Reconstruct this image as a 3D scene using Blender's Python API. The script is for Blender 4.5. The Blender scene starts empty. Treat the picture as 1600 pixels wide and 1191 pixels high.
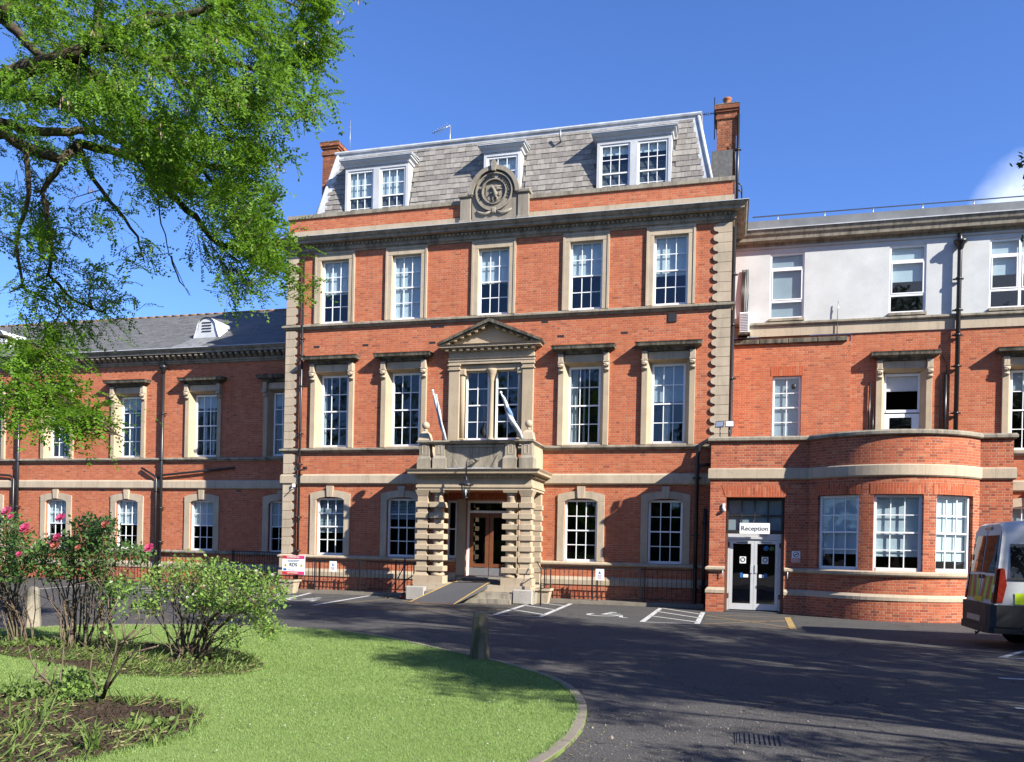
import bpy, math, random
import numpy as np
from mathutils import Vector, Matrix
random.seed(7); RNG = np.random.default_rng(11)
SC = bpy.context.scene
COL = SC.collection
R_ = math.radians
# ------------------------------------------------------------------ camera
cam = bpy.data.cameras.new("camera"); camo = bpy.data.objects.new("camera", cam); COL.objects.link(camo)
cam.sensor_width = 36.0; cam.lens = 28.8; cam.shift_y = 0.1609; cam.clip_end = 3000; cam.clip_start = 0.05
camo.matrix_world = (Matrix.Translation((0, -26.5, 1.75)) @ Matrix.Rotation(math.atan2(341, 1280), 4, 'Z')
                     @ Matrix.Rotation(R_(90), 4, 'X') @ Matrix.Rotation(0.0215, 4, 'Z'))
SC.camera = camo
# ------------------------------------------------------------------ sky, sun, exposure
SUN = Vector((1.97, -1.0, 1.41)).normalized()
SUN_EL = math.asin(SUN.z); SUN_AZ = math.atan2(SUN.x, SUN.y)
world = bpy.data.worlds.new("World"); SC.world = world; world.use_nodes = True
wn = world.node_tree; wn.nodes.clear()
def wnode(t, **k):
    n = wn.nodes.new(t)
    for a, b in k.items(): setattr(n, a, b)
    return n
w_out = wnode('ShaderNodeOutputWorld'); w_bg = wnode('ShaderNodeBackground'); w_bg.inputs['Strength'].default_value = 0.075
sky = wnode('ShaderNodeTexSky', sky_type='NISHITA'); sky.sun_disc = False
sky.sun_elevation = SUN_EL; sky.sun_rotation = SUN_AZ; sky.altitude = 100; sky.air_density = 1.0; sky.dust_density = 0.1; sky.ozone_density = 3.0
w_hs = wnode('ShaderNodeMixRGB', blend_type='MULTIPLY'); w_hs.inputs['Fac'].default_value = 1.0; w_hs.inputs['Color2'].default_value = (0.66, 0.88, 1.36, 1)
# a bank of thin cloud that begins at the right edge of the view and goes on beyond it
w_tc = wnode('ShaderNodeTexCoord'); w_n1 = wnode('ShaderNodeTexNoise'); w_n1.inputs['Scale'].default_value = 9.0; w_n1.inputs['Detail'].default_value = 6; w_n1.inputs['Roughness'].default_value = 0.55
w_sep = wnode('ShaderNodeSeparateXYZ'); w_az = wnode('ShaderNodeMath', operation='ARCTAN2'); w_el = wnode('ShaderNodeMath', operation='ARCSINE')
w_ra = wnode('ShaderNodeMapRange'); w_ra.inputs['From Min'].default_value = 0.225; w_ra.inputs['From Max'].default_value = 0.28; w_ra.clamp = True
w_re = wnode('ShaderNodeMapRange'); w_re.inputs['From Min'].default_value = 0.42; w_re.inputs['From Max'].default_value = 0.355; w_re.clamp = True
w_m1 = wnode('ShaderNodeMath', operation='MULTIPLY'); w_m2 = wnode('ShaderNodeMath', operation='ADD'); w_m2.inputs[1].default_value = -0.06
w_m3 = wnode('ShaderNodeMath', operation='MULTIPLY'); w_r1 = wnode('ShaderNodeMapRange'); w_r1.inputs['From Min'].default_value = 0.10; w_r1.inputs['From Max'].default_value = 0.34; w_r1.inputs['To Max'].default_value = 0.8; w_r1.clamp = True
w_mix = wnode('ShaderNodeMixRGB'); w_mix.inputs['Color2'].default_value = (6.2, 7.0, 8.6, 1)
L = wn.links.new
L(w_tc.outputs['Generated'], w_sep.inputs[0]); L(w_tc.outputs['Generated'], w_n1.inputs['Vector']); L(w_sep.outputs['X'], w_az.inputs[0]); L(w_sep.outputs['Y'], w_az.inputs[1]); L(w_sep.outputs['Z'], w_el.inputs[0])
L(w_az.outputs[0], w_ra.inputs['Value']); L(w_el.outputs[0], w_re.inputs['Value']); L(w_ra.outputs[0], w_m1.inputs[0]); L(w_re.outputs[0], w_m1.inputs[1])
L(w_n1.outputs['Fac'], w_m2.inputs[0]); L(w_m1.outputs[0], w_m3.inputs[0]); L(w_m2.outputs[0], w_m3.inputs[1]); L(w_m3.outputs[0], w_r1.inputs['Value'])
L(sky.outputs[0], w_hs.inputs['Color1']); L(w_hs.outputs[0], w_mix.inputs['Color1']); L(w_r1.outputs[0], w_mix.inputs['Fac'])
L(w_mix.outputs[0], w_bg.inputs['Color']); L(w_bg.outputs[0], w_out.inputs['Surface'])
sun = bpy.data.lights.new("sun", 'SUN'); sun.energy = 5.0; sun.angle = R_(0.55); sun.color = (1.0, 0.94, 0.84)
suno = bpy.data.objects.new("sun", sun); COL.objects.link(suno); suno.rotation_euler = SUN.to_track_quat('Z', 'Y').to_euler(); suno.location = (20, -30, 40)
SC.view_settings.view_transform = 'Standard'; SC.view_settings.look = 'None'; SC.view_settings.gamma = 1.0
SC.view_settings.use_curve_mapping = False; SC.view_settings.exposure = 1.265
SC.render.engine = 'CYCLES'; SC.cycles.use_denoising = True; SC.cycles.max_bounces = 7; SC.cycles.transparent_max_bounces = 16
SC.cycles.diffuse_bounces = 3; SC.cycles.glossy_bounces = 3; SC.cycles.transmission_bounces = 4; SC.cycles.caustics_reflective = False; SC.cycles.caustics_refractive = False
SC.cycles.sample_clamp_indirect = 8
ZG = -0.05          # level of the tarmac

# ------------------------------------------------------------------ mesh helpers
WORLD = {}
def wloc(o): return WORLD.get(o.name, Vector((0, 0, 0))) if o else Vector((0, 0, 0))
class MB:
    def __init__(s): s.v = []; s.f = []; s.uv = []; s.flat = []
    def face(s, pts, uv=None, flat=True):
        i = len(s.v); s.v.extend([tuple(p) for p in pts]); s.f.append(tuple(range(i, i + len(pts)))); s.uv.append(uv); s.flat.append(flat)
    def idx(s, vs, fs, flat=True, uvs=None):
        i = len(s.v); s.v.extend([tuple(p) for p in vs])
        for k, f in enumerate(fs): s.f.append(tuple(a + i for a in f)); s.uv.append(uvs[k] if uvs else None); s.flat.append(flat)
    def box(s, x0, x1, y0, y1, z0, z1):
        s.idx([(x0, y0, z0), (x1, y0, z0), (x1, y1, z0), (x0, y1, z0), (x0, y0, z1), (x1, y0, z1), (x1, y1, z1), (x0, y1, z1)],
              [(0, 3, 2, 1), (4, 5, 6, 7), (0, 1, 5, 4), (1, 2, 6, 5), (2, 3, 7, 6), (3, 0, 4, 7)])
        return s
    def bbox(s, x0, x1, y0, y1, z0, z1, b=0.01):
        """box with its front (-y) edges chamfered by b"""
        xs = [x0, x1]; A = [(x0 + b, y0, z0 + b), (x1 - b, y0, z0 + b), (x1 - b, y0, z1 - b), (x0 + b, y0, z1 - b)]
        B = [(x0, y0 + b, z0), (x1, y0 + b, z0), (x1, y0 + b, z1), (x0, y0 + b, z1)]; C = [(x0, y1, z0), (x1, y1, z0), (x1, y1, z1), (x0, y1, z1)]
        fs = [(0, 1, 2, 3)]
        for o in (0, 4):
            for k in range(4): fs.append((o + 4 + k, o + 4 + (k + 1) % 4, o + (k + 1) % 4, o + k))
        fs.append((11, 10, 9, 8)); s.idx(A + B + C, fs); return s
    def frustum(s, cx, cy, z0, z1, a0, b0, a1, b1):
        v = []
        for z, a, b in ((z0, a0, b0), (z1, a1, b1)): v += [(cx - a, cy - b, z), (cx + a, cy - b, z), (cx + a, cy + b, z), (cx - a, cy + b, z)]
        s.idx(v, [(0, 3, 2, 1), (4, 5, 6, 7), (0, 1, 5, 4), (1, 2, 6, 5), (2, 3, 7, 6), (3, 0, 4, 7)]); return s
    def prism_y(s, poly, y0, y1):
        """poly of (x,z), counter-clockwise seen from -y; y0 front"""
        n = len(poly); vs = [(x, y0, z) for x, z in poly] + [(x, y1, z) for x, z in poly]
        fs = [tuple(range(n)), tuple(range(2 * n - 1, n - 1, -1))] + [(k + n, (k + 1) % n + n, (k + 1) % n, k) for k in range(n)]
        s.idx(vs, fs); return s
    def prism_x(s, poly, x0, x1):
        """poly of (y,z)"""
        n = len(poly); vs = [(x0, y, z) for y, z in poly] + [(x1, y, z) for y, z in poly]
        fs = [tuple(range(n)), tuple(range(2 * n - 1, n - 1, -1))] + [(k + n, (k + 1) % n + n, (k + 1) % n, k) for k in range(n)]
        s.idx(vs, fs); return s
    def prism_z(s, poly, z0, z1):
        n = len(poly); vs = [(x, y, z0) for x, y in poly] + [(x, y, z1) for x, y in poly]
        fs = [tuple(range(n - 1, -1, -1)), tuple(range(n, 2 * n))] + [(k, (k + 1) % n, (k + 1) % n + n, k + n) for k in range(n)]
        s.idx(vs, fs); return s
    def tube(s, pts, r, n=8, caps=True):
        pts = [Vector(p) for p in pts]; m = len(pts)
        rs = r if isinstance(r, (list, tuple)) else [r] * m
        ref = None; vs = []
        for k, p in enumerate(pts):
            d = (pts[min(k + 1, m - 1)] - pts[max(k - 1, 0)])
            d = d.normalized() if d.length > 1e-9 else Vector((0, 0, 1))
            if ref is None: ref = Vector((0, 0, 1)) if abs(d.z) < 0.9 else Vector((1, 0, 0))
            a = ref - d * ref.dot(d)
            if a.length < 1e-6: a = d.orthogonal()
            a.normalize(); b = d.cross(a); ref = a
            for j in range(n):
                t = 2 * math.pi * j / n; vs.append(p + (a * math.cos(t) + b * math.sin(t)) * rs[k])
        fs = []
        for k in range(m - 1):
            for j in range(n): fs.append((k * n + j, k * n + (j + 1) % n, (k + 1) * n + (j + 1) % n, (k + 1) * n + j))
        if caps: fs += [tuple(range(n - 1, -1, -1)), tuple(range((m - 1) * n, m * n))]
        s.idx(vs, fs, flat=False); return s
    def lathe(s, prof, c=(0, 0, 0), n=16, flat=False):
        vs = []; fs = []; m = len(prof)
        for r, z in prof:
            for j in range(n): t = 2 * math.pi * j / n; vs.append((c[0] + r * math.cos(t), c[1] + r * math.sin(t), c[2] + z))
        for k in range(m - 1):
            for j in range(n): fs.append((k * n + j, k * n + (j + 1) % n, (k + 1) * n + (j + 1) % n, (k + 1) * n + j))
        fs += [tuple(range(n - 1, -1, -1)), tuple(range((m - 1) * n, m * n))]
        s.idx(vs, fs, flat=flat); return s
    def sphere(s, c, r, n=12):
        return s.lathe([(r * math.sin(math.pi * k / 8) + 1e-4, -r * math.cos(math.pi * k / 8)) for k in range(9)], c, n)
    def sweep(s, path, prof, caps=True, flat=True):
        """profile (out, z) swept along a plan polyline; outwards is to the right of travel"""
        P = [Vector((p[0], p[1])) for p in path]; m = len(P); n = len(prof); vs = []; cum = [0.0]
        for k in range(1, m): cum.append(cum[-1] + (P[k] - P[k - 1]).length)
        pl = [0.0]
        for k in range(1, n): pl.append(pl[-1] + math.hypot(prof[k][0] - prof[k - 1][0], prof[k][1] - prof[k - 1][1]))
        for k in range(m):
            nn = []
            if k > 0: d = (P[k] - P[k - 1]).normalized(); nn.append(Vector((d.y, -d.x)))
            if k < m - 1: d = (P[k + 1] - P[k]).normalized(); nn.append(Vector((d.y, -d.x)))
            a = sum(nn, Vector((0, 0))).normalized(); a = a / max(0.2, a.dot(nn[0]))
            for o, z in prof: vs.append((P[k].x + a.x * o, P[k].y + a.y * o, z))
        fs = []; uvs = []
        for k in range(m - 1):
            for j in range(n - 1):
                fs.append((k * n + j, (k + 1) * n + j, (k + 1) * n + j + 1, k * n + j + 1))
                uvs.append([(cum[k], prof[0][1] + pl[j]), (cum[k + 1], prof[0][1] + pl[j]), (cum[k + 1], prof[0][1] + pl[j + 1]), (cum[k], prof[0][1] + pl[j + 1])])
        s.idx(vs, fs, flat=flat, uvs=uvs)
        if caps: s.face([vs[j] for j in range(n - 1, -1, -1)]); s.face([vs[(m - 1) * n + j] for j in range(n)])
        return s
    def mesh(s, name, off=(0, 0, 0)):
        me = bpy.data.meshes.new(name); off = Vector(off)
        me.from_pydata([tuple(Vector(v) - off) for v in s.v], [], s.f)
        ul = me.uv_layers.new(name="UVMap"); me.polygons.foreach_set('use_smooth', [not a for a in s.flat]); me.update()
        data = []
        for p, uv in zip(me.polygons, s.uv):
            if uv: data += [c for u in uv for c in u]
            else:
                nx, ny, nz = (abs(a) for a in p.normal); vv = [s.v[i] for i in s.f[p.index]]
                if nz >= nx and nz >= ny: data += [c for v in vv for c in (v[0], v[1])]
                elif nx > ny: data += [c for v in vv for c in (v[1], v[2])]
                else: data += [c for v in vv for c in (v[0], v[2])]
        ul.data.foreach_set('uv', data)
        return me
def link(name, data, parent=None, loc=None):
    """loc is a world position"""
    o = bpy.data.objects.new(name, data); COL.objects.link(o)
    pw = wloc(parent); l = Vector(loc) if loc is not None else pw
    if parent: o.parent = parent
    o.location = l - pw; WORLD[o.name] = l
    return o
def build(mb, name, mat, parent=None, loc=None, local=False):
    """world-space geometry (or geometry local to loc) becomes one mesh object"""
    o = link(name, None, parent, loc) if False else None
    l = Vector(loc) if loc is not None else wloc(parent)
    me = mb.mesh(name, (0, 0, 0) if local else l); me.materials.append(mat)
    return link(name, me, parent, l)
def tag(o, label=None, cat=None, group=None, kind=None):
    for k, v in (('label', label), ('category', cat), ('group', group), ('kind', kind)):
        if v: o[k] = v
    return o
def thing(name, loc, label, cat, group=None):
    o = link(name, None, None, loc); return tag(o, label, cat, group)
def copy_tree(o, parent=None, delta=(0, 0, 0)):
    c = o.copy(); COL.objects.link(c); WORLD[c.name] = wloc(o) + Vector(delta)
    if parent: c.parent = parent
    else: c.location = o.location + Vector(delta)
    for ch in o.children: copy_tree(ch, c, delta)
    return c
def np_mesh(name, verts, faces, mat, smooth=False):
    """verts (N,3), faces (M,k) numpy"""
    me = bpy.data.meshes.new(name); nv = len(verts); nf, k = faces.shape
    me.vertices.add(nv); me.vertices.foreach_set('co', np.asarray(verts, dtype=np.float32).ravel())
    me.loops.add(nf * k); me.loops.foreach_set('vertex_index', faces.astype(np.int32).ravel())
    me.polygons.add(nf); me.polygons.foreach_set('loop_start', np.arange(0, nf * k, k, dtype=np.int32))
    me.polygons.foreach_set('use_smooth', np.full(nf, smooth)); me.update(calc_edges=True); me.materials.append(mat); return me
def wall_holes(mb, x0, x1, z0, z1, y, holes, reveal=0.25, fmap=None, maxw=99, sill=True):
    """front sheet at y with rectangular openings (a,b,c,d) and their reveals; fmap(u, out, z) bends it"""
    f = fmap or (lambda u, o, z: (u, y - o, z))
    xs = sorted(set([x0, x1] + [h[0] for h in holes] + [h[1] for h in holes])); zs = sorted(set([z0, z1] + [h[2] for h in holes] + [h[3] for h in holes]))
    xx = []
    for a, b in zip(xs, xs[1:]):
        n = max(1, math.ceil((b - a) / maxw)); xx += [a + (b - a) * k / n for k in range(n)]
    xx.append(xs[-1]); xs = xx
    for a, b in zip(xs, xs[1:]):
        for c, d in zip(zs, zs[1:]):
            if any(h[0] - 1e-6 <= a and b <= h[1] + 1e-6 and h[2] - 1e-6 <= c and d <= h[3] + 1e-6 for h in holes): continue
            mb.face([f(a, 0, c), f(b, 0, c), f(b, 0, d), f(a, 0, d)], [(a, c), (b, c), (b, d), (a, d)])
    for h in holes:
        a, b, c, d = h[:4]; r = -(h[4] if len(h) > 4 else reveal)
        mb.face([f(a, 0, c), f(a, 0, d), f(a, r, d), f(a, r, c)], [(a, c), (a, d), (a - r, d), (a - r, c)])
        mb.face([f(b, 0, d), f(b, 0, c), f(b, r, c), f(b, r, d)], [(b, d), (b, c), (b - r, c), (b - r, d)])
        mb.face([f(a, 0, d), f(b, 0, d), f(b, r, d), f(a, r, d)], [(a, d), (b, d), (b, d - r), (a, d - r)])
        if sill: mb.face([f(b, 0, c), f(a, 0, c), f(a, r, c), f(b, r, c)], [(b, c), (a, c), (a, c + r), (b, c + r)])
    return mb
def text_mesh(s, size, mat, depth=0.002, align='CENTER'):
    cu = bpy.data.curves.new('lettering', 'FONT'); cu.body = s; cu.size = size; cu.align_x = align; cu.align_y = 'CENTER'; cu.extrude = depth; cu.resolution_u = 3
    o = bpy.data.objects.new('lettering', cu); COL.objects.link(o)
    me = bpy.data.meshes.new_from_object(o.evaluated_get(bpy.context.evaluated_depsgraph_get())); bpy.data.objects.remove(o)
    me.materials.clear(); me.materials.append(mat); return me
def put_text(s, size, mat, parent, loc, rot=(90, 0, 0), name='lettering', sx=1.0):
    o = link(name, text_mesh(s, size, mat), parent, loc); o.rotation_euler = [R_(a) for a in rot]; o.scale = (sx, 1, 1); return o
# ------------------------------------------------------------------ materials
KALB = 0.77   # overall reflectance level of every surface
class NB:
    def __init__(s, name, rough=0.8, spec=0.3, metal=0.0):
        s.m = bpy.data.materials.new(name); s.m.use_nodes = True; s.t = s.m.node_tree; s.b = s.t.nodes['Principled BSDF']; s.out = s.t.nodes['Material Output']
        s.b.inputs['Roughness'].default_value = rough; s.b.inputs['Specular IOR Level'].default_value = spec; s.b.inputs['Metallic'].default_value = metal
    def n(s, t, **k):
        o = s.t.nodes.new(t)
        for a, b in k.items():
            if a in o.inputs: o.inputs[a].default_value = b
            else: setattr(o, a, b)
        return o
    def l(s, a, b): s.t.links.new(a, b)
    def tc(s, kind='Object'): return s.n('ShaderNodeTexCoord').outputs[kind]
    def geo(s, k): return s.n('ShaderNodeNewGeometry').outputs[k]
    def noise(s, vec, scale, detail=4, rough=0.6, out='Fac'):
        o = s.n('ShaderNodeTexNoise', Scale=scale, Detail=detail, Roughness=rough); s.l(vec, o.inputs['Vector']); return o.outputs[out]
    def ramp(s, fac, a, b):
        o = s.n('ShaderNodeMapRange'); o.clamp = True; o.inputs['From Min'].default_value = a; o.inputs['From Max'].default_value = b; s.l(fac, o.inputs['Value']); return o.outputs[0]
    def mix(s, fac, a, b, mode='MIX'):
        o = s.n('ShaderNodeMixRGB', blend_type=mode)
        for k, v in (('Fac', fac), ('Color1', a), ('Color2', b)):
            if isinstance(v, (tuple, list)): o.inputs[k].default_value = (*[a * KALB for a in v[:3]], 1)
            elif isinstance(v, (int, float)): o.inputs[k].default_value = v
            else: s.l(v, o.inputs[k])
        return o.outputs[0]
    def math(s, op, a, b=0.0):
        o = s.n('ShaderNodeMath', operation=op)
        for i, v in ((0, a), (1, b)):
            if isinstance(v, (int, float)): o.inputs[i].default_value = v
            else: s.l(v, o.inputs[i])
        return o.outputs[0]
    def col(s, c):
        if isinstance(c, (tuple, list)): s.b.inputs['Base Color'].default_value = (*[a * KALB for a in c[:3]], 1)
        else: s.l(c, s.b.inputs['Base Color'])
    def bump(s, h, strength=0.3, dist=0.01):
        o = s.n('ShaderNodeBump', Strength=strength, Distance=dist); s.l(h, o.inputs['Height']); s.l(o.outputs[0], s.b.inputs['Normal'])
def world_pos(N): return N.geo('Position')
def m_plain(name, c, rough=0.6, spec=0.4, metal=0.0, var=0.12, scale=6.0, bump=0.0):
    N = NB(name, rough, spec, metal); p = world_pos(N); f = N.noise(p, scale, 5, 0.65)
    N.col(N.mix(N.ramp(f, 0.3, 0.7), tuple(a * (1 - var) for a in c), tuple(min(1, a * (1 + var)) for a in c)))
    if bump: N.bump(N.noise(p, scale * 12, 3), bump, 0.004)
    return N.m
def m_brick(name, c1, c2, mortar, rot=0.0, soot=0.35, bond='flemish', burnt=0.12):
    """Flemish bond worked out from the UVs (metres): stretcher and header alternate in each course"""
    N = NB(name, 0.9, 0.15); uv = N.tc('UV'); sp = N.n('ShaderNodeSeparateXYZ'); N.l(uv, sp.inputs[0]); u, v = sp.outputs['X'], sp.outputs['Y']
    if rot: u, v = v, u
    wob = N.noise(uv, 3.0, 2, 0.5); v = N.math('ADD', v, N.math('MULTIPLY', wob, 0.008))
    rowf = N.math('DIVIDE', v, 0.075); row = N.math('FLOOR', rowf); rf = N.math('FRACT', rowf); per = 0.3375 if bond == 'flemish' else 0.225; split = 0.225 / per
    uu = N.math('ADD', N.math('DIVIDE', u, per), N.math('MULTIPLY', row, 0.5)); uu = N.math('ADD', uu, N.math('MULTIPLY', N.math('SINE', N.math('MULTIPLY', row, 12.9)), 0.03)); pi_ = N.math('FLOOR', uu); pf = N.math('FRACT', uu)
    hdr = N.math('GREATER_THAN', pf, split); e1 = N.math('MULTIPLY', N.math('MINIMUM', pf, N.math('SUBTRACT', 1.0, pf)), per); e2 = N.math('MULTIPLY', N.math('ABSOLUTE', N.math('SUBTRACT', pf, split)), per); eu = N.math('MINIMUM', e1, e2) if bond == 'flemish' else e1
    ev = N.math('MULTIPLY', N.math('MINIMUM', rf, N.math('SUBTRACT', 1.0, rf)), 0.075); p = world_pos(N); jit = N.math('MULTIPLY', N.math('SUBTRACT', N.noise(p, 60, 2, 0.6), 0.5), 0.006)
    d = N.math('ADD', N.math('MINIMUM', eu, ev), jit); joint = N.math('SUBTRACT', 1.0, N.ramp(d, 0.0035, 0.0075))
    wn_ = N.n('ShaderNodeTexWhiteNoise', noise_dimensions='3D'); cb = N.n('ShaderNodeCombineXYZ'); N.l(row, cb.inputs[0]); N.l(pi_, cb.inputs[1]); N.l(hdr, cb.inputs[2]); N.l(cb.outputs[0], wn_.inputs['Vector']); rnd = wn_.outputs['Value']
    wn2 = N.n('ShaderNodeTexWhiteNoise', noise_dimensions='4D'); wn2.inputs['W'].default_value = 3.3; N.l(cb.outputs[0], wn2.inputs['Vector'])
    big = N.noise(p, 0.45, 4, 0.6); mid = N.noise(p, 3.0, 5, 0.7); fine = N.noise(p, 45, 3, 0.65)
    c = N.mix(rnd, c1, c2); c = N.mix(N.math('MULTIPLY', N.math('GREATER_THAN', wn2.outputs['Value'], 1.0 - burnt), 0.5), c, (0.13, 0.05, 0.04)); c = N.mix(N.math('MULTIPLY', N.math('LESS_THAN', wn2.outputs['Value'], 0.08), 0.55), c, (0.62, 0.27, 0.14))
    c = N.mix(N.math('MULTIPLY', N.ramp(fine, 0.42, 0.75), 0.35), c, tuple(a * 0.62 for a in c2)); mo = N.mix(fine, tuple(a * 0.8 for a in mortar), tuple(min(1, a * 1.2) for a in mortar)); mo = N.mix(N.ramp(N.noise(p, 0.7, 5, 0.7), 0.47, 0.60), mo, tuple(min(1, a * 1.42) for a in mortar)); c = N.mix(joint, c, mo)
    c = N.mix(N.math('MULTIPLY', N.ramp(big, 0.42, 0.72), 0.28), c, tuple(a * 0.60 for a in c1)); c = N.mix(N.math('MULTIPLY', N.ramp(mid, 0.54, 0.76), soot), c, (0.13, 0.065, 0.045))
    pale = N.noise(p, 1.1, 6, 0.75); c = N.mix(N.math('MULTIPLY', N.ramp(pale, 0.60, 0.74), 0.28), c, (0.50, 0.34, 0.26))
    mp = N.n('ShaderNodeMapping'); mp.inputs['Scale'].default_value = (2.6, 2.6, 0.16); N.l(p, mp.inputs['Vector']); c = N.mix(N.math('MULTIPLY', N.ramp(N.noise(mp.outputs[0], 1.0, 6, 0.7), 0.52, 0.72), 0.24), c, (0.24, 0.105, 0.065)); N.col(c); N.bump(N.math('SUBTRACT', N.math('MULTIPLY', fine, 0.35), joint), 0.6, 0.008); return N.m
def m_stone(name, c, stain=0.25, staincol=(0.10, 0.092, 0.075), lo=0.50, hi=0.72, scale=2.2, joints=False):
    N = NB(name, 0.9, 0.15); p = world_pos(N); a = N.noise(p, 1.1, 4, 0.6); f = N.noise(p, 28, 4, 0.7); oi = N.n('ShaderNodeObjectInfo').outputs['Random']
    col = N.mix(N.ramp(a, 0.3, 0.7), tuple(x * 0.84 for x in c), tuple(min(1, x * 1.1) for x in c)); col = N.mix(N.math('MULTIPLY', oi, 0.36), col, tuple(x * 0.62 for x in c))
    col = N.mix(N.math('MULTIPLY', N.ramp(f, 0.45, 0.8), 0.35), col, tuple(x * 0.55 for x in c))
    mp = N.n('ShaderNodeMapping'); mp.inputs['Scale'].default_value = (1.6, 1.6, 0.22); N.l(p, mp.inputs['Vector']); s = N.noise(mp.outputs[0], scale, 7, 0.75)
    col = N.mix(N.math('MULTIPLY', N.ramp(s, lo, hi), stain), col, staincol)
    blotch = N.noise(p, 5.5, 6, 0.8); col = N.mix(N.math('MULTIPLY', N.ramp(blotch, 0.56, 0.70), stain * 0.7), col, staincol)
    if joints:
        sp = N.n('ShaderNodeSeparateXYZ'); N.l(N.tc('UV'), sp.inputs[0]); q = N.math('FRACT', N.math('DIVIDE', sp.outputs['X'], 1.13)); col = N.mix(N.math('MULTIPLY', N.math('LESS_THAN', q, 0.011), 0.55), col, tuple(x * 0.4 for x in c))
    N.col(col); N.bump(f, 0.35, 0.008); return N.m
MAT = {}
MAT['brick'] = m_brick('red_brick', (0.63, 0.192, 0.086), (0.47, 0.128, 0.062), (0.40, 0.285, 0.215), soot=0.14, burnt=0.025)
MAT['brick_low'] = m_brick('old_red_brick', (0.59, 0.168, 0.080), (0.42, 0.105, 0.055), (0.40, 0.30, 0.22), soot=0.30, burnt=0.12)
MAT['rubbed'] = m_brick('rubbed_brick', (0.55, 0.135, 0.058), (0.46, 0.105, 0.048), (0.46, 0.24, 0.16), rot=1.0, soot=0.1, bond='stack', burnt=0.03)
MAT['chimney'] = m_brick('sooty_brick', (0.36, 0.12, 0.055), (0.24, 0.075, 0.04), (0.30, 0.22, 0.15), soot=0.7, burnt=0.3)
MAT['stone'] = m_stone('bath_stone', (0.58, 0.48, 0.355), 0.34, joints=True)
MAT['stone_warm'] = m_stone('honey_stone', (0.56, 0.45, 0.315), 0.3, (0.16, 0.13, 0.09))
MAT['stone_grey'] = m_stone('weathered_stone', (0.42, 0.375, 0.295), 0.66, (0.075, 0.07, 0.06), 0.45, 0.64, joints=True)
MAT['stone_black'] = m_stone('lichened_stone', (0.22, 0.195, 0.15), 0.85, (0.035, 0.035, 0.03), 0.40, 0.58, 3.0)
MAT['granite'] = m_stone('granite', (0.50, 0.47, 0.42), 0.35, (0.2, 0.2, 0.2))
MAT['concrete'] = m_stone('kerb_concrete', (0.30, 0.265, 0.215), 0.5, (0.12, 0.11, 0.09))
MAT['bollard'] = m_stone('mossy_stone', (0.25, 0.215, 0.15), 0.75, (0.10, 0.10, 0.045), 0.42, 0.62, 7)
MAT['white'] = m_plain('white_paint', (0.95, 0.96, 0.97), 0.35, 0.5, var=0.03)
MAT['oldwhite'] = m_stone('flaking_white_paint', (0.66, 0.69, 0.73), 0.5, (0.28, 0.26, 0.23), 0.58, 0.70, 5)
MAT['render'] = m_stone('white_render', (0.74, 0.765, 0.765), 0.06, (0.45, 0.42, 0.37), 0.55, 0.75, 1.3)
MAT['lead'] = m_plain('lead_sheet', (0.50, 0.53, 0.57), 0.5, 0.4, var=0.25, scale=3)
MAT['felt'] = m_plain('grey_roof_felt', (0.20, 0.21, 0.22), 0.8, 0.3, var=0.2, scale=2)
MAT['iron'] = m_plain('black_painted_iron', (0.018, 0.019, 0.021), 0.35, 0.5)
MAT['blackframe'] = m_plain('dark_frame', (0.03, 0.028, 0.027), 0.4, 0.5)
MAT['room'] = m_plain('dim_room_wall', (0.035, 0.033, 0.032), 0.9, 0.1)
MAT['blind'] = m_plain('pale_blind_fabric', (0.95, 0.97, 1.0), 0.8, 0.2, var=0.05, scale=2)
MAT['blind_grey'] = m_plain('grey_blind_fabric', (0.62, 0.635, 0.66), 0.8, 0.2, var=0.06, scale=2)
MAT['curtain'] = m_plain('net_curtain', (0.62, 0.62, 0.62), 0.9, 0.1, var=0.1)
MAT['alu'] = m_plain('silver_aluminium', (0.78, 0.80, 0.82), 0.35, 0.5, 0.3, var=0.05)
MAT['wood'] = m_plain('varnished_wood', (0.20, 0.075, 0.035), 0.4, 0.4, var=0.25, scale=8)
MAT['brown'] = m_plain('brown_painted_steel', (0.16, 0.075, 0.045), 0.5, 0.4, var=0.25, scale=6)
MAT['signwhite'] = m_plain('sign_white', (0.98, 0.99, 1.0), 0.4, 0.4, var=0.02)
MAT['ink'] = m_plain('sign_ink', (0.02, 0.025, 0.03), 0.5, 0.3)
MAT['signred'] = m_plain('sign_red', (0.62, 0.05, 0.05), 0.4, 0.4, var=0.08)
MAT['signpink'] = m_plain('sign_pink', (0.70, 0.06, 0.22), 0.4, 0.4, var=0.05)
MAT['signblue'] = m_plain('sign_blue', (0.03, 0.16, 0.42), 0.4, 0.4)
MAT['signyellow'] = m_plain('sign_yellow', (0.75, 0.55, 0.03), 0.4, 0.4)
MAT['clay'] = m_plain('clay_pot', (0.42, 0.17, 0.08), 0.8, 0.2, var=0.2)
MAT['galv'] = m_plain('galvanised_steel', (0.40, 0.42, 0.44), 0.4, 0.5, 0.6, var=0.1)
MAT['flagblue'] = m_plain('blue_flag_cloth', (0.16, 0.26, 0.42), 0.8, 0.2, var=0.3, scale=9); MAT['lobby'] = m_plain('lit_lobby_wall', (0.25, 0.235, 0.22), 0.9, 0.1)  # lobby wall coloured paler than the rooms to stand for a lit lobby
MAT['flag'] = m_plain('furled_flag_cloth', (0.70, 0.74, 0.80), 0.8, 0.2, var=0.2, scale=9)
MAT['rampgrey'] = m_plain('ramp_grit_board', (0.085, 0.085, 0.09), 0.9, 0.2, var=0.15, scale=30)
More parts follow.
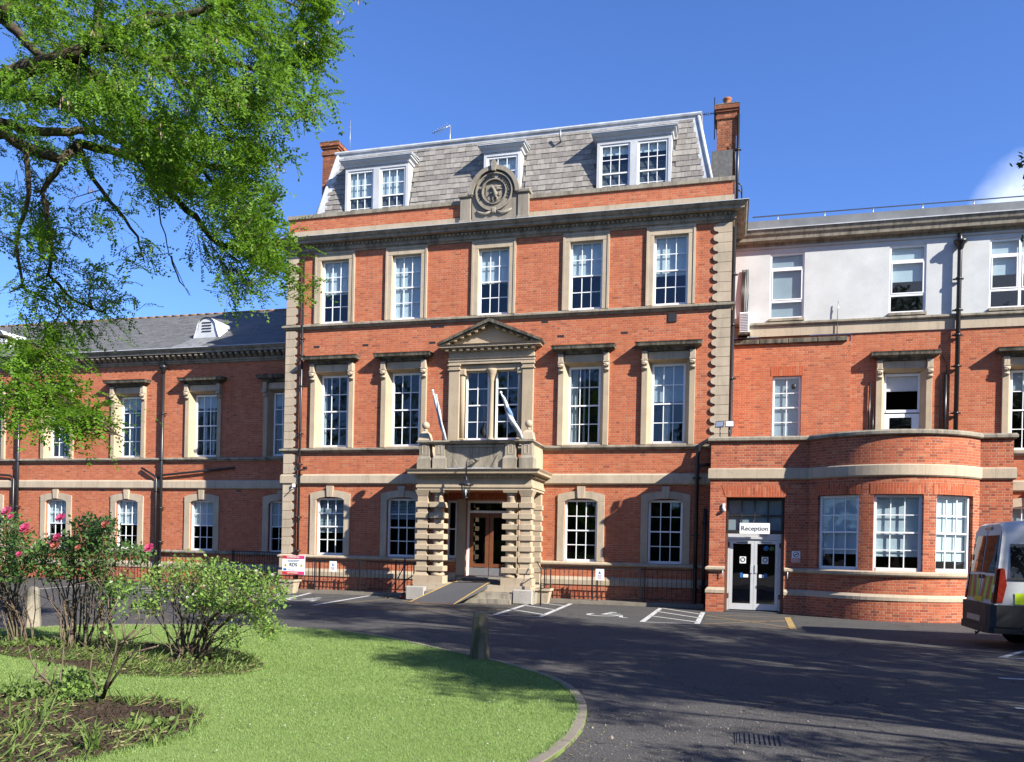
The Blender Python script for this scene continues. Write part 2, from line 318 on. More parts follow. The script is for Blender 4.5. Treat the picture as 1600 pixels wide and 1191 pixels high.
MAT['rampedge'] = m_plain('ramp_yellow_edge', (0.50, 0.33, 0.10), 0.7, 0.3, var=0.2, scale=20)
MAT['terracotta_step'] = m_plain('red_tile', (0.33, 0.10, 0.05), 0.8, 0.2, var=0.2)
MAT['emblem'] = m_stone('carved_stone', (0.36, 0.32, 0.26), 0.5, (0.10, 0.095, 0.085), 0.45, 0.68, 4)
MAT['apron'] = m_plain('dull_lead', (0.20, 0.205, 0.21), 0.7, 0.3, var=0.3, scale=4); MAT['ridge'] = m_stone('lichened_ridge_tile', (0.32, 0.19, 0.11), 0.6, (0.20, 0.19, 0.13), 0.42, 0.6, 5)
def m_glass(name, ior=1.75, tint=(0.82, 0.88, 0.90), wob=0.35, rough=0.0):
    N = NB(name); t = N.n('ShaderNodeBsdfTransparent'); t.inputs[0].default_value = (*tint, 1); g = N.n('ShaderNodeBsdfGlossy'); g.inputs['Roughness'].default_value = rough
    fr = N.n('ShaderNodeFresnel', IOR=ior); mx = N.n('ShaderNodeMixShader'); p = world_pos(N)
    bp = N.n('ShaderNodeBump', Strength=wob, Distance=0.02); N.l(N.noise(p, 2.3, 1, 0.4), bp.inputs['Height']); N.l(bp.outputs[0], g.inputs['Normal'])
    bf = N.geo('Backfacing'); N.l(N.math('MULTIPLY', fr.outputs[0], N.math('SUBTRACT', 1.0, bf)), mx.inputs[0]); N.l(t.outputs[0], mx.inputs[1]); N.l(g.outputs[0], mx.inputs[2]); N.l(mx.outputs[0], N.out.inputs['Surface']); return N.m
MAT['glass'] = m_glass('window_glass'); MAT['door_glass'] = m_glass('door_glass', 2.0, (0.75, 0.78, 0.78), 0.1)
MAT['car_glass'] = m_glass('tinted_glass', 1.6, (0.10, 0.11, 0.12), 0.08); MAT['lamp_glass'] = m_glass('lantern_glass', 1.5, (0.8, 0.82, 0.85), 0.1)
def m_slate(name, c1, c2, rowpat=False):
    N = NB(name, 0.65, 0.35); p = world_pos(N)
    oi = N.n('ShaderNodeObjectInfo').outputs['Random']; isl = N.geo('Random Per Island'); r = N.math('FRACT', N.math('ADD', oi, N.math('MULTIPLY', isl, 3.7)))
    col = N.mix(r, c1, c2); f = N.noise(p, 9, 5, 0.7)
    mp = N.n('ShaderNodeMapping'); mp.inputs['Scale'].default_value = (14, 14, 1.5); N.l(p, mp.inputs['Vector']); st = N.noise(mp.outputs[0], 1.0, 4, 0.6)
    col = N.mix(N.math('MULTIPLY', N.ramp(st, 0.42, 0.7), 0.4), col, tuple(a * 0.5 for a in c1)); col = N.mix(N.math('MULTIPLY', N.ramp(f, 0.5, 0.8), 0.35), col, (0.50, 0.47, 0.41))
    N.col(col); N.bump(f, 0.3, 0.006); return N.m
MAT['slate'] = m_slate('mansard_slate', (0.20, 0.185, 0.17), (0.37, 0.345, 0.31))
MAT['slate_dark'] = m_slate('wing_slate', (0.12, 0.122, 0.125), (0.20, 0.198, 0.195))
def m_asphalt():
    N = NB('asphalt', 0.9, 0.25); p = world_pos(N); big = N.noise(p, 0.35, 5, 0.6); f = N.noise(p, 42, 5, 0.85); g = N.noise(p, 13, 6, 0.85)
    c = N.mix(N.ramp(big, 0.35, 0.7), (0.060, 0.058, 0.058), (0.086, 0.083, 0.081)); c = N.mix(N.ramp(f, 0.50, 0.66), c, (0.185, 0.178, 0.17)); c = N.mix(N.ramp(f, 0.47, 0.36), c, (0.020, 0.020, 0.021)); c = N.mix(N.math('MULTIPLY', N.ramp(g, 0.52, 0.70), 0.5), c, (0.035, 0.035, 0.036))
    v = N.n('ShaderNodeTexVoronoi', Scale=30.0); N.l(p, v.inputs['Vector']); gr = N.ramp(N.noise(p, 0.8, 4, 0.7), 0.40, 0.62); c = N.mix(N.math('MULTIPLY', N.math('LESS_THAN', v.outputs['Distance'], 0.17), N.math('MULTIPLY', gr, 0.6)), c, (0.33, 0.29, 0.23))
    st = N.noise(p, 0.9, 6, 0.75); c = N.mix(N.math('MULTIPLY', N.ramp(st, 0.56, 0.70), 0.5), c, (0.028, 0.028, 0.030))
    w = N.n('ShaderNodeVectorMath', operation='ADD'); nz = N.n('ShaderNodeTexNoise', Scale=2.5, Detail=4.0); N.l(p, nz.inputs['Vector']); N.l(p, w.inputs[0]); sc = N.n('ShaderNodeVectorMath', operation='SCALE'); sc.inputs['Scale'].default_value = 0.5; N.l(nz.outputs['Color'], sc.inputs[0]); N.l(sc.outputs[0], w.inputs[1])
    ck = N.n('ShaderNodeTexVoronoi', Scale=0.33, feature='DISTANCE_TO_EDGE'); N.l(w.outputs[0], ck.inputs['Vector']); c = N.mix(N.math('MULTIPLY', N.math('LESS_THAN', ck.outputs['Distance'], 0.0035), 0.75), c, (0.014, 0.014, 0.014))
    N.col(c); N.bump(f, 0.7, 0.012); return N.m
MAT['asphalt'] = m_asphalt()
def m_worn(name, c):
    N = NB(name, 0.7, 0.3); p = world_pos(N); f = N.noise(p, 22, 5, 0.75)
    N.col(N.mix(N.ramp(f, 0.50, 0.64), c, (0.11, 0.105, 0.10))); return N.m
MAT['markwhite'] = m_worn('worn_white_line', (0.66, 0.66, 0.64)); MAT['markyellow'] = m_worn('worn_yellow_line', (0.46, 0.31, 0.11))
def m_ground(name, a, b, c, s1=0.7, s2=9, bump=0.5):
    N = NB(name, 0.95, 0.1); p = world_pos(N); n1 = N.noise(p, s1, 5, 0.65); n2 = N.noise(p, s2, 5, 0.7)
    col = N.mix(N.ramp(n1, 0.35, 0.65), a, b); N.col(N.mix(N.math('MULTIPLY', N.ramp(n2, 0.45, 0.75), 0.6), col, c)); N.bump(n2, bump, 0.03); return N.m
MAT['lawn'] = m_ground('lawn_turf', (0.17, 0.26, 0.065), (0.21, 0.30, 0.085), (0.24, 0.27, 0.11))
MAT['soil'] = m_ground('bed_soil', (0.050, 0.036, 0.027), (0.080, 0.058, 0.042), (0.028, 0.020, 0.015), 3, 25, 1.0)
MAT['far'] = m_ground('far_turf', (0.07, 0.12, 0.03), (0.09, 0.14, 0.035), (0.06, 0.10, 0.03))
def m_leaf(name, c1, c2, trans=0.35, rough=0.55, patch=None):
    N = NB(name, rough, 0.3); r = N.geo('Random Per Island'); col = N.mix(r, c1, c2)
    if patch:
        p = world_pos(N); col = N.mix(N.math('MULTIPLY', N.ramp(N.noise(p, 0.9, 5, 0.7), 0.45, 0.68), 0.6), col, patch[0]); col = N.mix(N.math('MULTIPLY', N.ramp(N.noise(p, 3.7, 5, 0.75), 0.50, 0.72), 0.55), col, patch[1])
    N.col(col); t = N.n('ShaderNodeBsdfTranslucent'); N.l(N.mix(0.5, col, tuple(min(1, a * 1.7) for a in c2)), t.inputs[0])
    mx = N.n('ShaderNodeMixShader'); mx.inputs[0].default_value = trans; N.l(N.b.outputs[0], mx.inputs[1]); N.l(t.outputs[0], mx.inputs[2]); N.l(mx.outputs[0], N.out.inputs['Surface']); return N.m
MAT['grass'] = m_leaf('grass_blade', (0.19, 0.295, 0.08), (0.25, 0.365, 0.11), 0.2, patch=((0.155, 0.25, 0.06), (0.27, 0.33, 0.12)))
MAT['locust'] = m_leaf('locust_leaf', (0.055, 0.155, 0.008), (0.19, 0.35, 0.025), 0.42)
MAT['leaf'] = m_leaf('tree_leaf', (0.035, 0.075, 0.012), (0.07, 0.13, 0.025), 0.3)
MAT['rose_leaf'] = m_leaf('rose_leaf', (0.11, 0.21, 0.035), (0.27, 0.42, 0.09), 0.3)
MAT['rose_dark'] = m_leaf('dark_rose_leaf', (0.05, 0.12, 0.03), (0.14, 0.25, 0.065), 0.25, 0.4)
MAT['weed'] = m_leaf('weed_leaf', (0.09, 0.17, 0.03), (0.22, 0.30, 0.08), 0.35)
MAT['straw'] = m_leaf('dry_stalks', (0.22, 0.18, 0.07), (0.38, 0.33, 0.16), 0.2)
MAT['pod'] = m_leaf('seed_pods', (0.26, 0.16, 0.11), (0.50, 0.38, 0.28), 0.25)
MAT['petal'] = m_leaf('pink_petal', (0.62, 0.045, 0.17), (0.75, 0.12, 0.28), 0.35)
MAT['petal_old'] = m_leaf('faded_petal', (0.45, 0.10, 0.08), (0.60, 0.22, 0.16), 0.3)
MAT['petal_white'] = m_leaf('pale_petal', (0.72, 0.62, 0.60), (0.80, 0.76, 0.72), 0.3)
def m_bark(name, a, b, moss):
    N = NB(name, 0.95, 0.1); p = world_pos(N); n = N.noise(p, 7, 6, 0.7); m = N.noise(p, 2.5, 5, 0.7)
    c = N.mix(N.ramp(n, 0.35, 0.7), a, b); N.col(N.mix(N.math('MULTIPLY', N.ramp(m, 0.45, 0.65), 0.6), c, moss)); N.bump(n, 0.8, 0.03); return N.m
MAT['bark'] = m_bark('mossy_bark', (0.035, 0.027, 0.020), (0.11, 0.09, 0.062), (0.17, 0.17, 0.055))
MAT['cane'] = m_bark('rose_cane', (0.11, 0.075, 0.055), (0.23, 0.18, 0.14), (0.13, 0.15, 0.06))
# ------------------------------------------------------------------ ground first
gm = MB(); S_ = 700.0
gm.face([(-S_, -S_, ZG), (S_, -S_, ZG), (S_, S_, ZG), (-S_, S_, ZG)])
tag(build(gm, 'ground', MAT['asphalt']), kind='structure')

# ------------------------------------------------------------------ windows
CACHE = {}
def cached(key, fn):
    if key not in CACHE: CACHE[key] = fn()
    return CACHE[key]
def sash_frame_mesh(w, h, cols, rows, split, fr, matname, bar):
    mb = MB(); a = w / 2
    mb.box(-a, -a + fr, 0, .09, 0, h); mb.box(a - fr, a, 0, .09, 0, h); mb.box(-a + fr, a - fr, 0, .09, h - fr, h); mb.box(-a + fr, a - fr, -.015, .09, 0, fr * 1.3)
    iw = w - 2 * fr; z0 = fr * 1.3; ih = h - fr - z0; zs = z0 + ih * split
    if split > 0: mb.box(-a + fr, a - fr, .015, .065, zs - .022, zs + .022)
    rl = max(1, round(rows * split)) if split > 0 else rows
    segs = [(z0, zs, rl, .045)] + ([(zs, z0 + ih, rows - rl, .02)] if split > 0 else [])
    panes = []
    for (c, d, n, y) in segs:
        if n < 1: continue
        for k in range(1, n): z = c + (d - c) * k / n; mb.box(-a + fr, a - fr, y, y + .022, z - bar / 2, z + bar / 2)
        for j in range(1, cols): x = -a + fr + iw * j / cols; mb.box(x - bar / 2, x + bar / 2, y - .003, y + .025, c, d)
        pw, ph = iw / cols - bar * .6, (d - c) / n - bar * .6
        for k in range(n):
            for j in range(cols): panes.append((-a + fr + iw * (j + .5) / cols, y + .012, c + (d - c) * (k + .5) / n, round(pw, 4), round(ph, 4)))
    me = mb.mesh('window'); me.materials.append(MAT[matname]); return me, panes
def pane_mesh(pw, ph, mat):
    me = MB().box(-pw / 2, pw / 2, -.002, .002, -ph / 2, ph / 2).mesh('pane'); me.materials.append(MAT[mat]); return me
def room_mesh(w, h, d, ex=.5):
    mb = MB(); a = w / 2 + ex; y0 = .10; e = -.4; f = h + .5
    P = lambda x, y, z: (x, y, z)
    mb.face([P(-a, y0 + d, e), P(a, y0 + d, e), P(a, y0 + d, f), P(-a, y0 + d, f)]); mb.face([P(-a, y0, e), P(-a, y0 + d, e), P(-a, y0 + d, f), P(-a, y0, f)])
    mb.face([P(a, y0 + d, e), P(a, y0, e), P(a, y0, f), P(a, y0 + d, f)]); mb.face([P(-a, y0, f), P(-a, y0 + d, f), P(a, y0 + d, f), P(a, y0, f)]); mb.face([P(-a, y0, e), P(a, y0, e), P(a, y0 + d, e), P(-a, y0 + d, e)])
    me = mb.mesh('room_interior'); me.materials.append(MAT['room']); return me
def curtain_mesh(x0, x1, h):
    mb = MB(); n = max(4, int((x1 - x0) / .03)); pts = [(x0 + (x1 - x0) * k / n, .16 + .025 * math.sin(k * 2.1)) for k in range(n + 1)]
    for (a, b), (c, d) in zip(pts, pts[1:]): mb.face([(a, b, 0.02), (c, d, 0.02), (c, d, h), (a, b, h)], flat=False)
    me = mb.mesh('curtain'); me.materials.append(MAT['curtain']); return me
def sash(parent, x, y, z, w, h, cols=3, rows=4, split=.5, blind=0.0, bmat='blind', curtains=(), fr=.068, mat='white', bar=.027, glass='glass', rotz=0.0, room=1.6, name='window', venetian=0.0, ex=.5):
    key = (w, h, cols, rows, split, fr, mat, bar); me, panes = cached(key, lambda: sash_frame_mesh(w, h, cols, rows, split, fr, mat, bar))
    wdw = link(name, me, parent, (x, y, z)); wdw.rotation_euler.z = rotz
    def sub(nm, data, p):
        o = bpy.data.objects.new(nm, data); COL.objects.link(o); o.parent = wdw; o.location = p; return o
    for (px, py, pz, pw, ph) in panes:
        o = sub('pane', cached(('pane', pw, ph, glass), lambda: pane_mesh(pw, ph, glass)), (px, py, pz)); o.rotation_euler = (random.uniform(-.008, .008), 0, random.uniform(-.01, .01))
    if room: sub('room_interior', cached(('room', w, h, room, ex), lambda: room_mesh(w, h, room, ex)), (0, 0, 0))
    if blind:
        def bm_():
            mb = MB(); b0 = h * (1 - blind); mb.box(-w / 2 + .02, w / 2 - .02, .115, .12, b0, h); mb.box(-w / 2 + .02, w / 2 - .02, .108, .128, b0 - .02, b0); m = mb.mesh('blind'); m.materials.append(MAT[bmat]); return m
        sub('blind', cached(('blind', w, h, blind, bmat), bm_), (0, 0, 0))
    if venetian:
        def vm_():
            mb = MB(); z = h * (1 - venetian)
            while z < h: mb.face([(-w / 2 + .03, .115, z), (w / 2 - .03, .115, z), (w / 2 - .03, .135, z + .035), (-w / 2 + .03, .135, z + .035)]); z += .05
            m = mb.mesh('blind'); m.materials.append(MAT[bmat]); return m
        sub('blind', cached(('ven', w, h, venetian, bmat), vm_), (0, 0, 0))
    for (c0, c1) in curtains: sub('curtain', cached(('cur', w, h, c0, c1), lambda: curtain_mesh(-w / 2 + w * c0, -w / 2 + w * c1, h)), (0, 0, 0))
    return wdw

# stone surrounds, local to the window's centre line, wall face at y=0, heights are world heights
def surround_plain(parent, x, y, z0, z1, wo, wi, th, pr=.055):
    mb = MB(); a, b = wo / 2, wi / 2
    for s0, s1 in ((-a, -b), (b, a)): mb.bbox(s0, s1, -pr, .14, z0, z1 - th, .008)
    mb.bbox(-a, a, -pr, .14, z1 - th + .003, z1, .008)
    mb.box(-a - .02, -a + .05, -pr - .02, 0, z0, z1 + .02); mb.box(a - .05, a + .02, -pr - .02, 0, z0, z1 + .02); mb.box(-a + .053, a - .053, -pr - .018, 0, z1 - .05, z1 + .02)
    return link('window_surround', cached(('sp', z0, z1, wo, wi, th), lambda: _mk(mb, 'window_surround', MAT['stone'])), parent, (x, y, 0))
def _mk(mb, nm, mat): m = mb.mesh(nm); m.materials.append(mat); return m
def surround_arch(parent, x, y, z0, zs, rise, wo, wi, pr=.05):
    """segmental arched architrave with keystone: zs is the springing of the outer arch"""
    def mk():
        mb = MB(); a, b = wo / 2, wi / 2; th = a - b
        for s0, s1 in ((-a, -b), (b, a)): mb.bbox(s0, s1, -pr, .12, z0, zs - th, .008)
        n = 10; A = []; B = []
        for k in range(n + 1):
            u = -1 + 2 * k / n; A.append((a * u, zs + rise * (1 - u * u))); B.append((b * u, zs - th * .82 + rise * .62 * (1 - u * u)))
        mb.prism_y([(-a, zs - th + .002)] + [(-b, zs - th + .002)] + B[1:-1] + [(b, zs - th + .002), (a, zs - th + .002)] + A[::-1], -pr, .12); return _mk(mb, 'window_surround', MAT['stone'])
    o = link('window_surround', cached(('sa', z0, zs, rise, wo, wi), mk), parent, (x, y, 0))
    def key():
        mb = MB(); zt = zs + rise + .15; zb = zs + rise - .24; f = [(-.10, zb), (.10, zb), (.13, zt), (-.13, zt)]; mb.prism_y(f, -pr - .05, .05); return _mk(mb, 'keystone', MAT['stone'])
    k = bpy.data.objects.new('keystone', cached(('key', zs, rise), key)); COL.objects.link(k); k.parent = o
    return o
def hood_profile(t): return [(0, 8.06), (.10, 8.06), (.12, 8.10), (.12, 8.13), (.20, 8.16), (.30, 8.19), (.31, 8.26), (.335, 8.31), (0, 8.345)]
def surround_hood(parent, x, y, z0=5.08):
    def jamb():
        mb = MB()
        for s in (-1, 1):
            c, d = sorted((s * .66, s * .84)); mb.bbox(c, d, -.09, .02, z0, 7.78, .008)
            p = [(s * .66, -.088, z0), (s * .53, .21, z0), (s * .53, .21, 7.70), (s * .66, -.088, 7.78)]; mb.face(p if s < 0 else p[::-1])
        mb.face([(-.66, -.088, 7.78), (-.53, .21, 7.70), (.53, .21, 7.70), (.66, -.088, 7.78)]); mb.box(-.66, .66, -.06, .2, z0 - .0, z0 + .035)
        return _mk(mb, 'window_surround', MAT['stone_warm'])
    o = link('window_surround', cached(('sh', z0), jamb), parent, (x, y, 0))
    def sub(nm, data, p=(0, 0, 0)):
        q = bpy.data.objects.new(nm, data); COL.objects.link(q); q.parent = o; q.location = p; return q
    def frieze():
        mb = MB(); mb.bbox(-.655, .655, -.075, .05, 7.783, 8.058, .02); return _mk(mb, 'frieze', MAT['stone'])
    sub('frieze', cached('frieze', frieze))
    def hood():
        mb = MB(); mb.sweep([(-.72, .0), (-.72, -.06), (.72, -.06), (.72, .0)], hood_profile(0)); mb.face([(-1.05, 0, 8.345), (-.72, -.06, 8.345), (.72, -.06, 8.345), (1.05, 0, 8.345)]); return _mk(mb, 'hood', MAT['stone_black'])
    sub('hood', cached('hood', hood))
    def cons():
        mb = MB(); mb.bbox(-.085, .085, -.20, 0, 7.80, 8.055, .01); mb.bbox(-.10, .10, -.22, 0, 7.76, 7.798, .008)
        mb.prism_x([(0, 7.757), (-.20, 7.757), (-.225, 7.70), (-.20, 7.63), (-.15, 7.60), (-.16, 7.55), (-.14, 7.49), (-.10, 7.46), (0, 7.45)][::-1], -.08, .08)
        for zz, rr in ((7.69, .05), (7.53, .035)): mb.tube([(-.095, -.19 if zz > 7.6 else -.14, zz), (.095, -.19 if zz > 7.6 else -.14, zz)], rr, 8)
        for k in range(3): mb.sphere((-.05 + .05 * k, -.215, 7.655 - .02 * (k % 2)), .03, 6)
        return _mk(mb, 'console', MAT['stone'])
    for s in (-1, 1): sub('console', cached('cons', cons), (s * .75, 0, 0))
    return o
def quoin_mesh(w, h, side):
    """stone block with a bullet nose on its inner end; side=+1: nose to the right"""
    n = w - .14; pts = [(0, .006), (n, .006), (n + .02, .04), (n + .045, .045)]; r = h / 2 - .045
    for k in range(9): t = -math.pi / 2 + math.pi * k / 8; pts.append((n + .045 + r * math.cos(t), h / 2 + r * math.sin(t)))
    pts += [(n + .045, h - .045), (n + .02, h - .04), (n, h - .006), (0, h - .006)]
    if side < 0: pts = [(-a, b) for a, b in pts][::-1]
    mb = MB(); mb.prism_y(pts, -.055, .01); m = mb.mesh('quoin'); m.materials.append(MAT['stone']); return m
def quoin_run(parent, x, y, z0, z1, n, side, w=.5):
    h = (z1 - z0) / n; me = cached(('q', round(h, 3), side, w), lambda: quoin_mesh(w, h, side))
    for k in range(n): link('quoin', me, parent, (x, y, z0 + k * h))
def downpipe(parent, pts, r=.05, clips=(), name='downpipe'):
    mb = MB(); mb.tube(pts, r, 10)
    for c in clips: mb.tube([(c[0], c[1], c[2] - .035), (c[0], c[1], c[2] + .035)], r * 1.35, 10); mb.box(c[0] - r * 2.2, c[0] + r * 2.2, c[1] + r * .3, c[1] + r + .03, c[2] - .02, c[2] + .02)
    return build(mb, name, MAT['iron'], parent)

# ================================================================== MAIN BUILDING
XL, XR, XC = -15.65, -0.15, -7.9
BAYS = [XC - 5.88, XC - 3.15, XC, XC + 3.15, XC + 5.88]
main = thing('main_building', (XC, 0, 0), 'four-storey red brick main block with stone portico and slate mansard roof', 'building')
mb = MB(); holes = []
for i in (0, 1, 3, 4): holes += [(BAYS[i] - .54, BAYS[i] + .54, 1.26, 3.34, .16), (BAYS[i] - .66, BAYS[i] + .66, 5.08, 7.80, .05)]
for i in range(5): holes.append((BAYS[i] - .55, BAYS[i] + .55, 9.52, 11.82, .16))
holes += [(XC - 1.1, XC + 1.1, 5.30, 7.72, .25), (XC - .78, XC + .78, .70, 3.26, .3), (XC - 1.48, XC - 1.12, 1.28, 3.26, .12), (XC + 1.12, XC + 1.48, 1.28, 3.26, .12)]
wall_holes(mb, XL, XR, -.06, 13.34, 0, holes)
mb.face([(XR, 0, -.06), (XR, 11, -.06), (XR, 11, 13.34), (XR, 0, 13.34)]); mb.face([(XL, 11, -.06), (XL, 0, -.06), (XL, 0, 13.34), (XL, 11, 13.34)]); mb.face([(XR, 11, -.06), (XL, 11, -.06), (XL, 11, 13.34), (XR, 11, 13.34)])
mb.face([(XL, 0.4, 13.0), (XR, 0.4, 13.0), (XR, 11, 13.0), (XL, 11, 13.0)])
build(mb, 'wall', MAT['brick'], main)
FR = [(XL, 9), (XL, 0), (XR, 0), (XR, 2.6)]
for FP in ([(XL, 9), (XL, 0), (XC - 1.115, 0)], [(XC + 1.115, 0), (XR, 0), (XR, 2.6)]): build(MB().sweep(FP, [(0, -.06), (.07, -.06), (.07, .53), (0, .53)]), 'plinth', MAT['brick_low'], main)
for FP in ([(XL, 9), (XL, 0), (XC - 1.115, 0)], [(XC + 1.115, 0), (XR, 0), (XR, 2.6)]): build(MB().sweep(FP, [(0, .532), (.10, .532), (.10, .68), (.03, .79), (0, .79)]), 'plinth_band', MAT['stone'], main)
for FP in ([(XL, 9), (XL, 0), (XC - 1.115, 0)], [(XC + 1.115, 0), (XR, 0), (XR, 2.6)]): build(MB().sweep(FP, [(0, 1.14), (.09, 1.15), (.13, 1.19), (.13, 1.24), (.03, 1.285), (0, 1.285)]), 'sill_band', MAT['stone'], main)
build(MB().sweep(FR, [(0, 3.79), (.06, 3.80), (.10, 3.84), (.10, 4.10), (.06, 4.15), (0, 4.16)]), 'storey_band', MAT['stone'], main)
build(MB().sweep(FR, [(0, 4.92), (.05, 4.93), (.09, 4.98), (.14, 5.0), (.14, 5.05), (.02, 5.085), (0, 5.085)]), 'string_course', MAT['stone_grey'], main)
build(MB().sweep(FR, [(0, 9.33), (.05, 9.34), (.08, 9.39), (.14, 9.42), (.14, 9.48), (.02, 9.53), (0, 9.53)]), 'string_course', MAT['stone_grey'], main)
build(MB().sweep(FR, [(0, 12.03), (.05, 12.04), (.07, 12.09), (.12, 12.11), (.12, 12.20), (.13, 12.32), (.36, 12.33), (.36, 12.40), (.42, 12.44), (.47, 12.51), (.49, 12.515)]), 'cornice', MAT['stone_grey'], main)
build(MB().sweep(FR, [(.49, 12.517), (.495, 12.517), (.495, 12.535), (.05, 12.62), (.05, 12.61)]), 'cornice_flashing', MAT['lead'], main)
build(MB().sweep(FR, [(0, 12.62), (.045, 12.622), (.045, 12.88), (0, 12.885)]), 'blocking_course', MAT['stone'], main)
build(MB().sweep(FR, [(-.35, 13.33), (.055, 13.332), (.055, 13.46), (-.05, 13.49), (-.36, 13.49), (-.36, 12.9)]), 'parapet_coping', MAT['stone_grey'], main)
# pointed dentils under the cornice, too small to pick out one by one
mb = MB(); n = 106; p = 15.5 / n
for k in range(n): c = XL + p * (k + .5); mb.prism_y([(c - p * .46, 12.30), (c, 12.205), (c + p * .46, 12.30)], -.20, -.11)
tag(build(mb, 'dentil_course', MAT['stone_grey'], main), kind='stuff')
# quoins
for z0, z1, n in ((1.29, 3.78, 8), (4.17, 4.91, 2), (5.10, 9.32, 14), (9.54, 12.02, 8)): quoin_run(main, XL - .012, 0, z0, z1, n, 1)
for z0, z1, n in ((5.10, 9.32, 14), (9.54, 12.02, 8)): quoin_run(main, XR + .012, 0, z0, z1, n, -1, .56)
build(MB().box(XL - .03, XL + .52, -.15, 0.0, .80, 1.138), 'quoin_base', MAT['stone'], main)
# windows, floor by floor
for i, bl, ve in ((0, 0, .6), (1, 0, .35), (3, 0, 0), (4, 0, 0)):
    surround_arch(main, BAYS[i], 0, 1.285, 3.47, .12, 1.55, 1.09); sash(main, BAYS[i], .09, 1.27, 1.08, 2.04, blind=bl, venetian=ve, bmat='blind_grey')
for i, bl, cu in ((0, 0, ((.0, .12), (.84, 1.0))), (1, 0, ()), (3, 0, ((.02, .27), (.44, .50))), (4, .46, ((.35, .55),))):
    surround_hood(main, BAYS[i], 0); sash(main, BAYS[i], .20, 5.12, 1.06, 2.58, blind=bl, bmat='blind_grey', curtains=cu)
for i, bl in enumerate((.52, .97, .50, .46, .55)):
    surround_plain(main, BAYS[i], 0, 9.53, 12.03, 1.50, 1.08, .26); sash(main, BAYS[i], .10, 9.53, 1.08, 2.27, blind=bl)
# pedimented middle window over the porch
def ped_pilaster(a, b):
    c = (a + b) / 2; h = (b - a) / 2; return MB().bbox(a, b, -.13, .05, 5.302, 7.66, .01).bbox(c - h - .035, c + h + .035, -.17, .05, 7.66, 7.71, .01).bbox(c - h - .01, c + h + .01, -.15, .05, 7.71, 7.81, .01).bbox(c - h - .045, c + h + .045, -.18, .05, 7.81, 7.865, .01).bbox(c - h - .05, c + h + .05, -.17, .05, 5.09, 5.30, .01)
ped = build(ped_pilaster(XC - 1.48, XC - 1.10), 'pedimented_surround', MAT['stone_warm'], main); build(ped_pilaster(XC + 1.10, XC + 1.48), 'pilaster', MAT['stone_warm'], ped)
build(MB().sweep([(XC - 1.46, 0), (XC - 1.46, -.1), (XC + 1.46, -.1), (XC + 1.46, 0)], [(0, 7.867), (.03, 7.867), (.03, 7.95), (.05, 7.955), (.05, 8.02), (.09, 8.05), (.03, 8.07), (.03, 8.28), (.08, 8.30), (.08, 8.38), (.29, 8.39), (.29, 8.44), (.34, 8.48), (0, 8.49)]), 'entablature', MAT['stone'], ped)
build(MB().prism_y([(XC - 1.52, 8.492), (XC + 1.52, 8.492), (XC, 9.19)], -.13, 0), 'tympanum', MAT['stone_warm'], ped)
for s in (-1, 1):
    m_ = MB(); ax, az, bx, bz = XC + s * 1.82, 8.47, XC, 9.20; t = .115; A = [(ax, az), (bx, bz), (bx, bz + t), (ax - s * 0.0, az + t * .72)]
    if s > 0: A = A[::-1]
    m_.prism_y(A, -.43, 0); B = [(ax - s * .16, az + .006), (bx, bz - .06), (bx, bz - .002), (ax - s * .02, az + .0)]
    if s > 0: B = B[::-1]
    m_.prism_y(B, -.36, 0); build(m_, 'raking_cornice', MAT['stone_black'], ped)
mb = MB()
for k in range(13): c = XC - 1.5 + 3.0 * k / 12; mb.box(c - .055, c + .055, -.33, -.15, 8.29, 8.38)
for s in (-1, 1):
    for k in range(6):
        u = (k + .6) / 6.6; c = XC + s * 1.62 * (1 - u); z = 8.49 + .63 * u; mb.box(c - .06, c + .06, -.33, -.13, z - .03, z + .075)
tag(build(mb, 'dentil_course', MAT['stone_warm'], ped), kind='stuff')
for x in (XC - 1.02, XC + 1.02):
    s = 1 if x < XC else -1; m_ = MB(); m_.tube([(x, .02, 5.32), (x, .02, 7.50)], .085, 12); m_.bbox(x - .12, x + .12, -.1, .1, 7.50, 7.72, .03); m_.bbox(x - .11, x + .11, -.1, .1, 5.30, 5.36, .02); build(m_, 'half_column', MAT['stone_warm'], ped)
m_ = MB(); m_.lathe([(.13, 0), (.13, .04), (.10, .08), (.085, .12), (.075, 2.0), (.085, 2.02), (.085, 2.05), (.13, 2.22), (.19, 2.34), (.19, 2.4)], (XC, .04, 5.30), 14); build(m_, 'colonnette', MAT['stone_warm'], ped)
build(MB().box(XC - 1.1, XC + 1.1, -.02, .26, 7.66, 7.865), 'lintel', MAT['stone_warm'], ped)
for s, bl in ((-1, 0), (1, 0)): sash(main, XC + s * .53, .16, 5.30, .84, 2.40, cols=2, rows=4)
# airbricks and the black grille
for (x, z) in ((-14.45, 8.72), (-12.55, 8.70), (-10.05, 8.68), (-5.55, 8.70), (-3.45, 8.72), (-10.0, 9.22), (-9.75, 9.22), (-6.1, 9.2)): build(MB().box(x - .11, x + .11, -.006, .02, z - .035, z + .035), 'air_brick', MAT['blackframe'], main)
vg = MB(); vg.box(-2.06, -1.80, -.03, .0, 8.99, 9.26); build(vg, 'vent_grille', MAT['blackframe'], main)
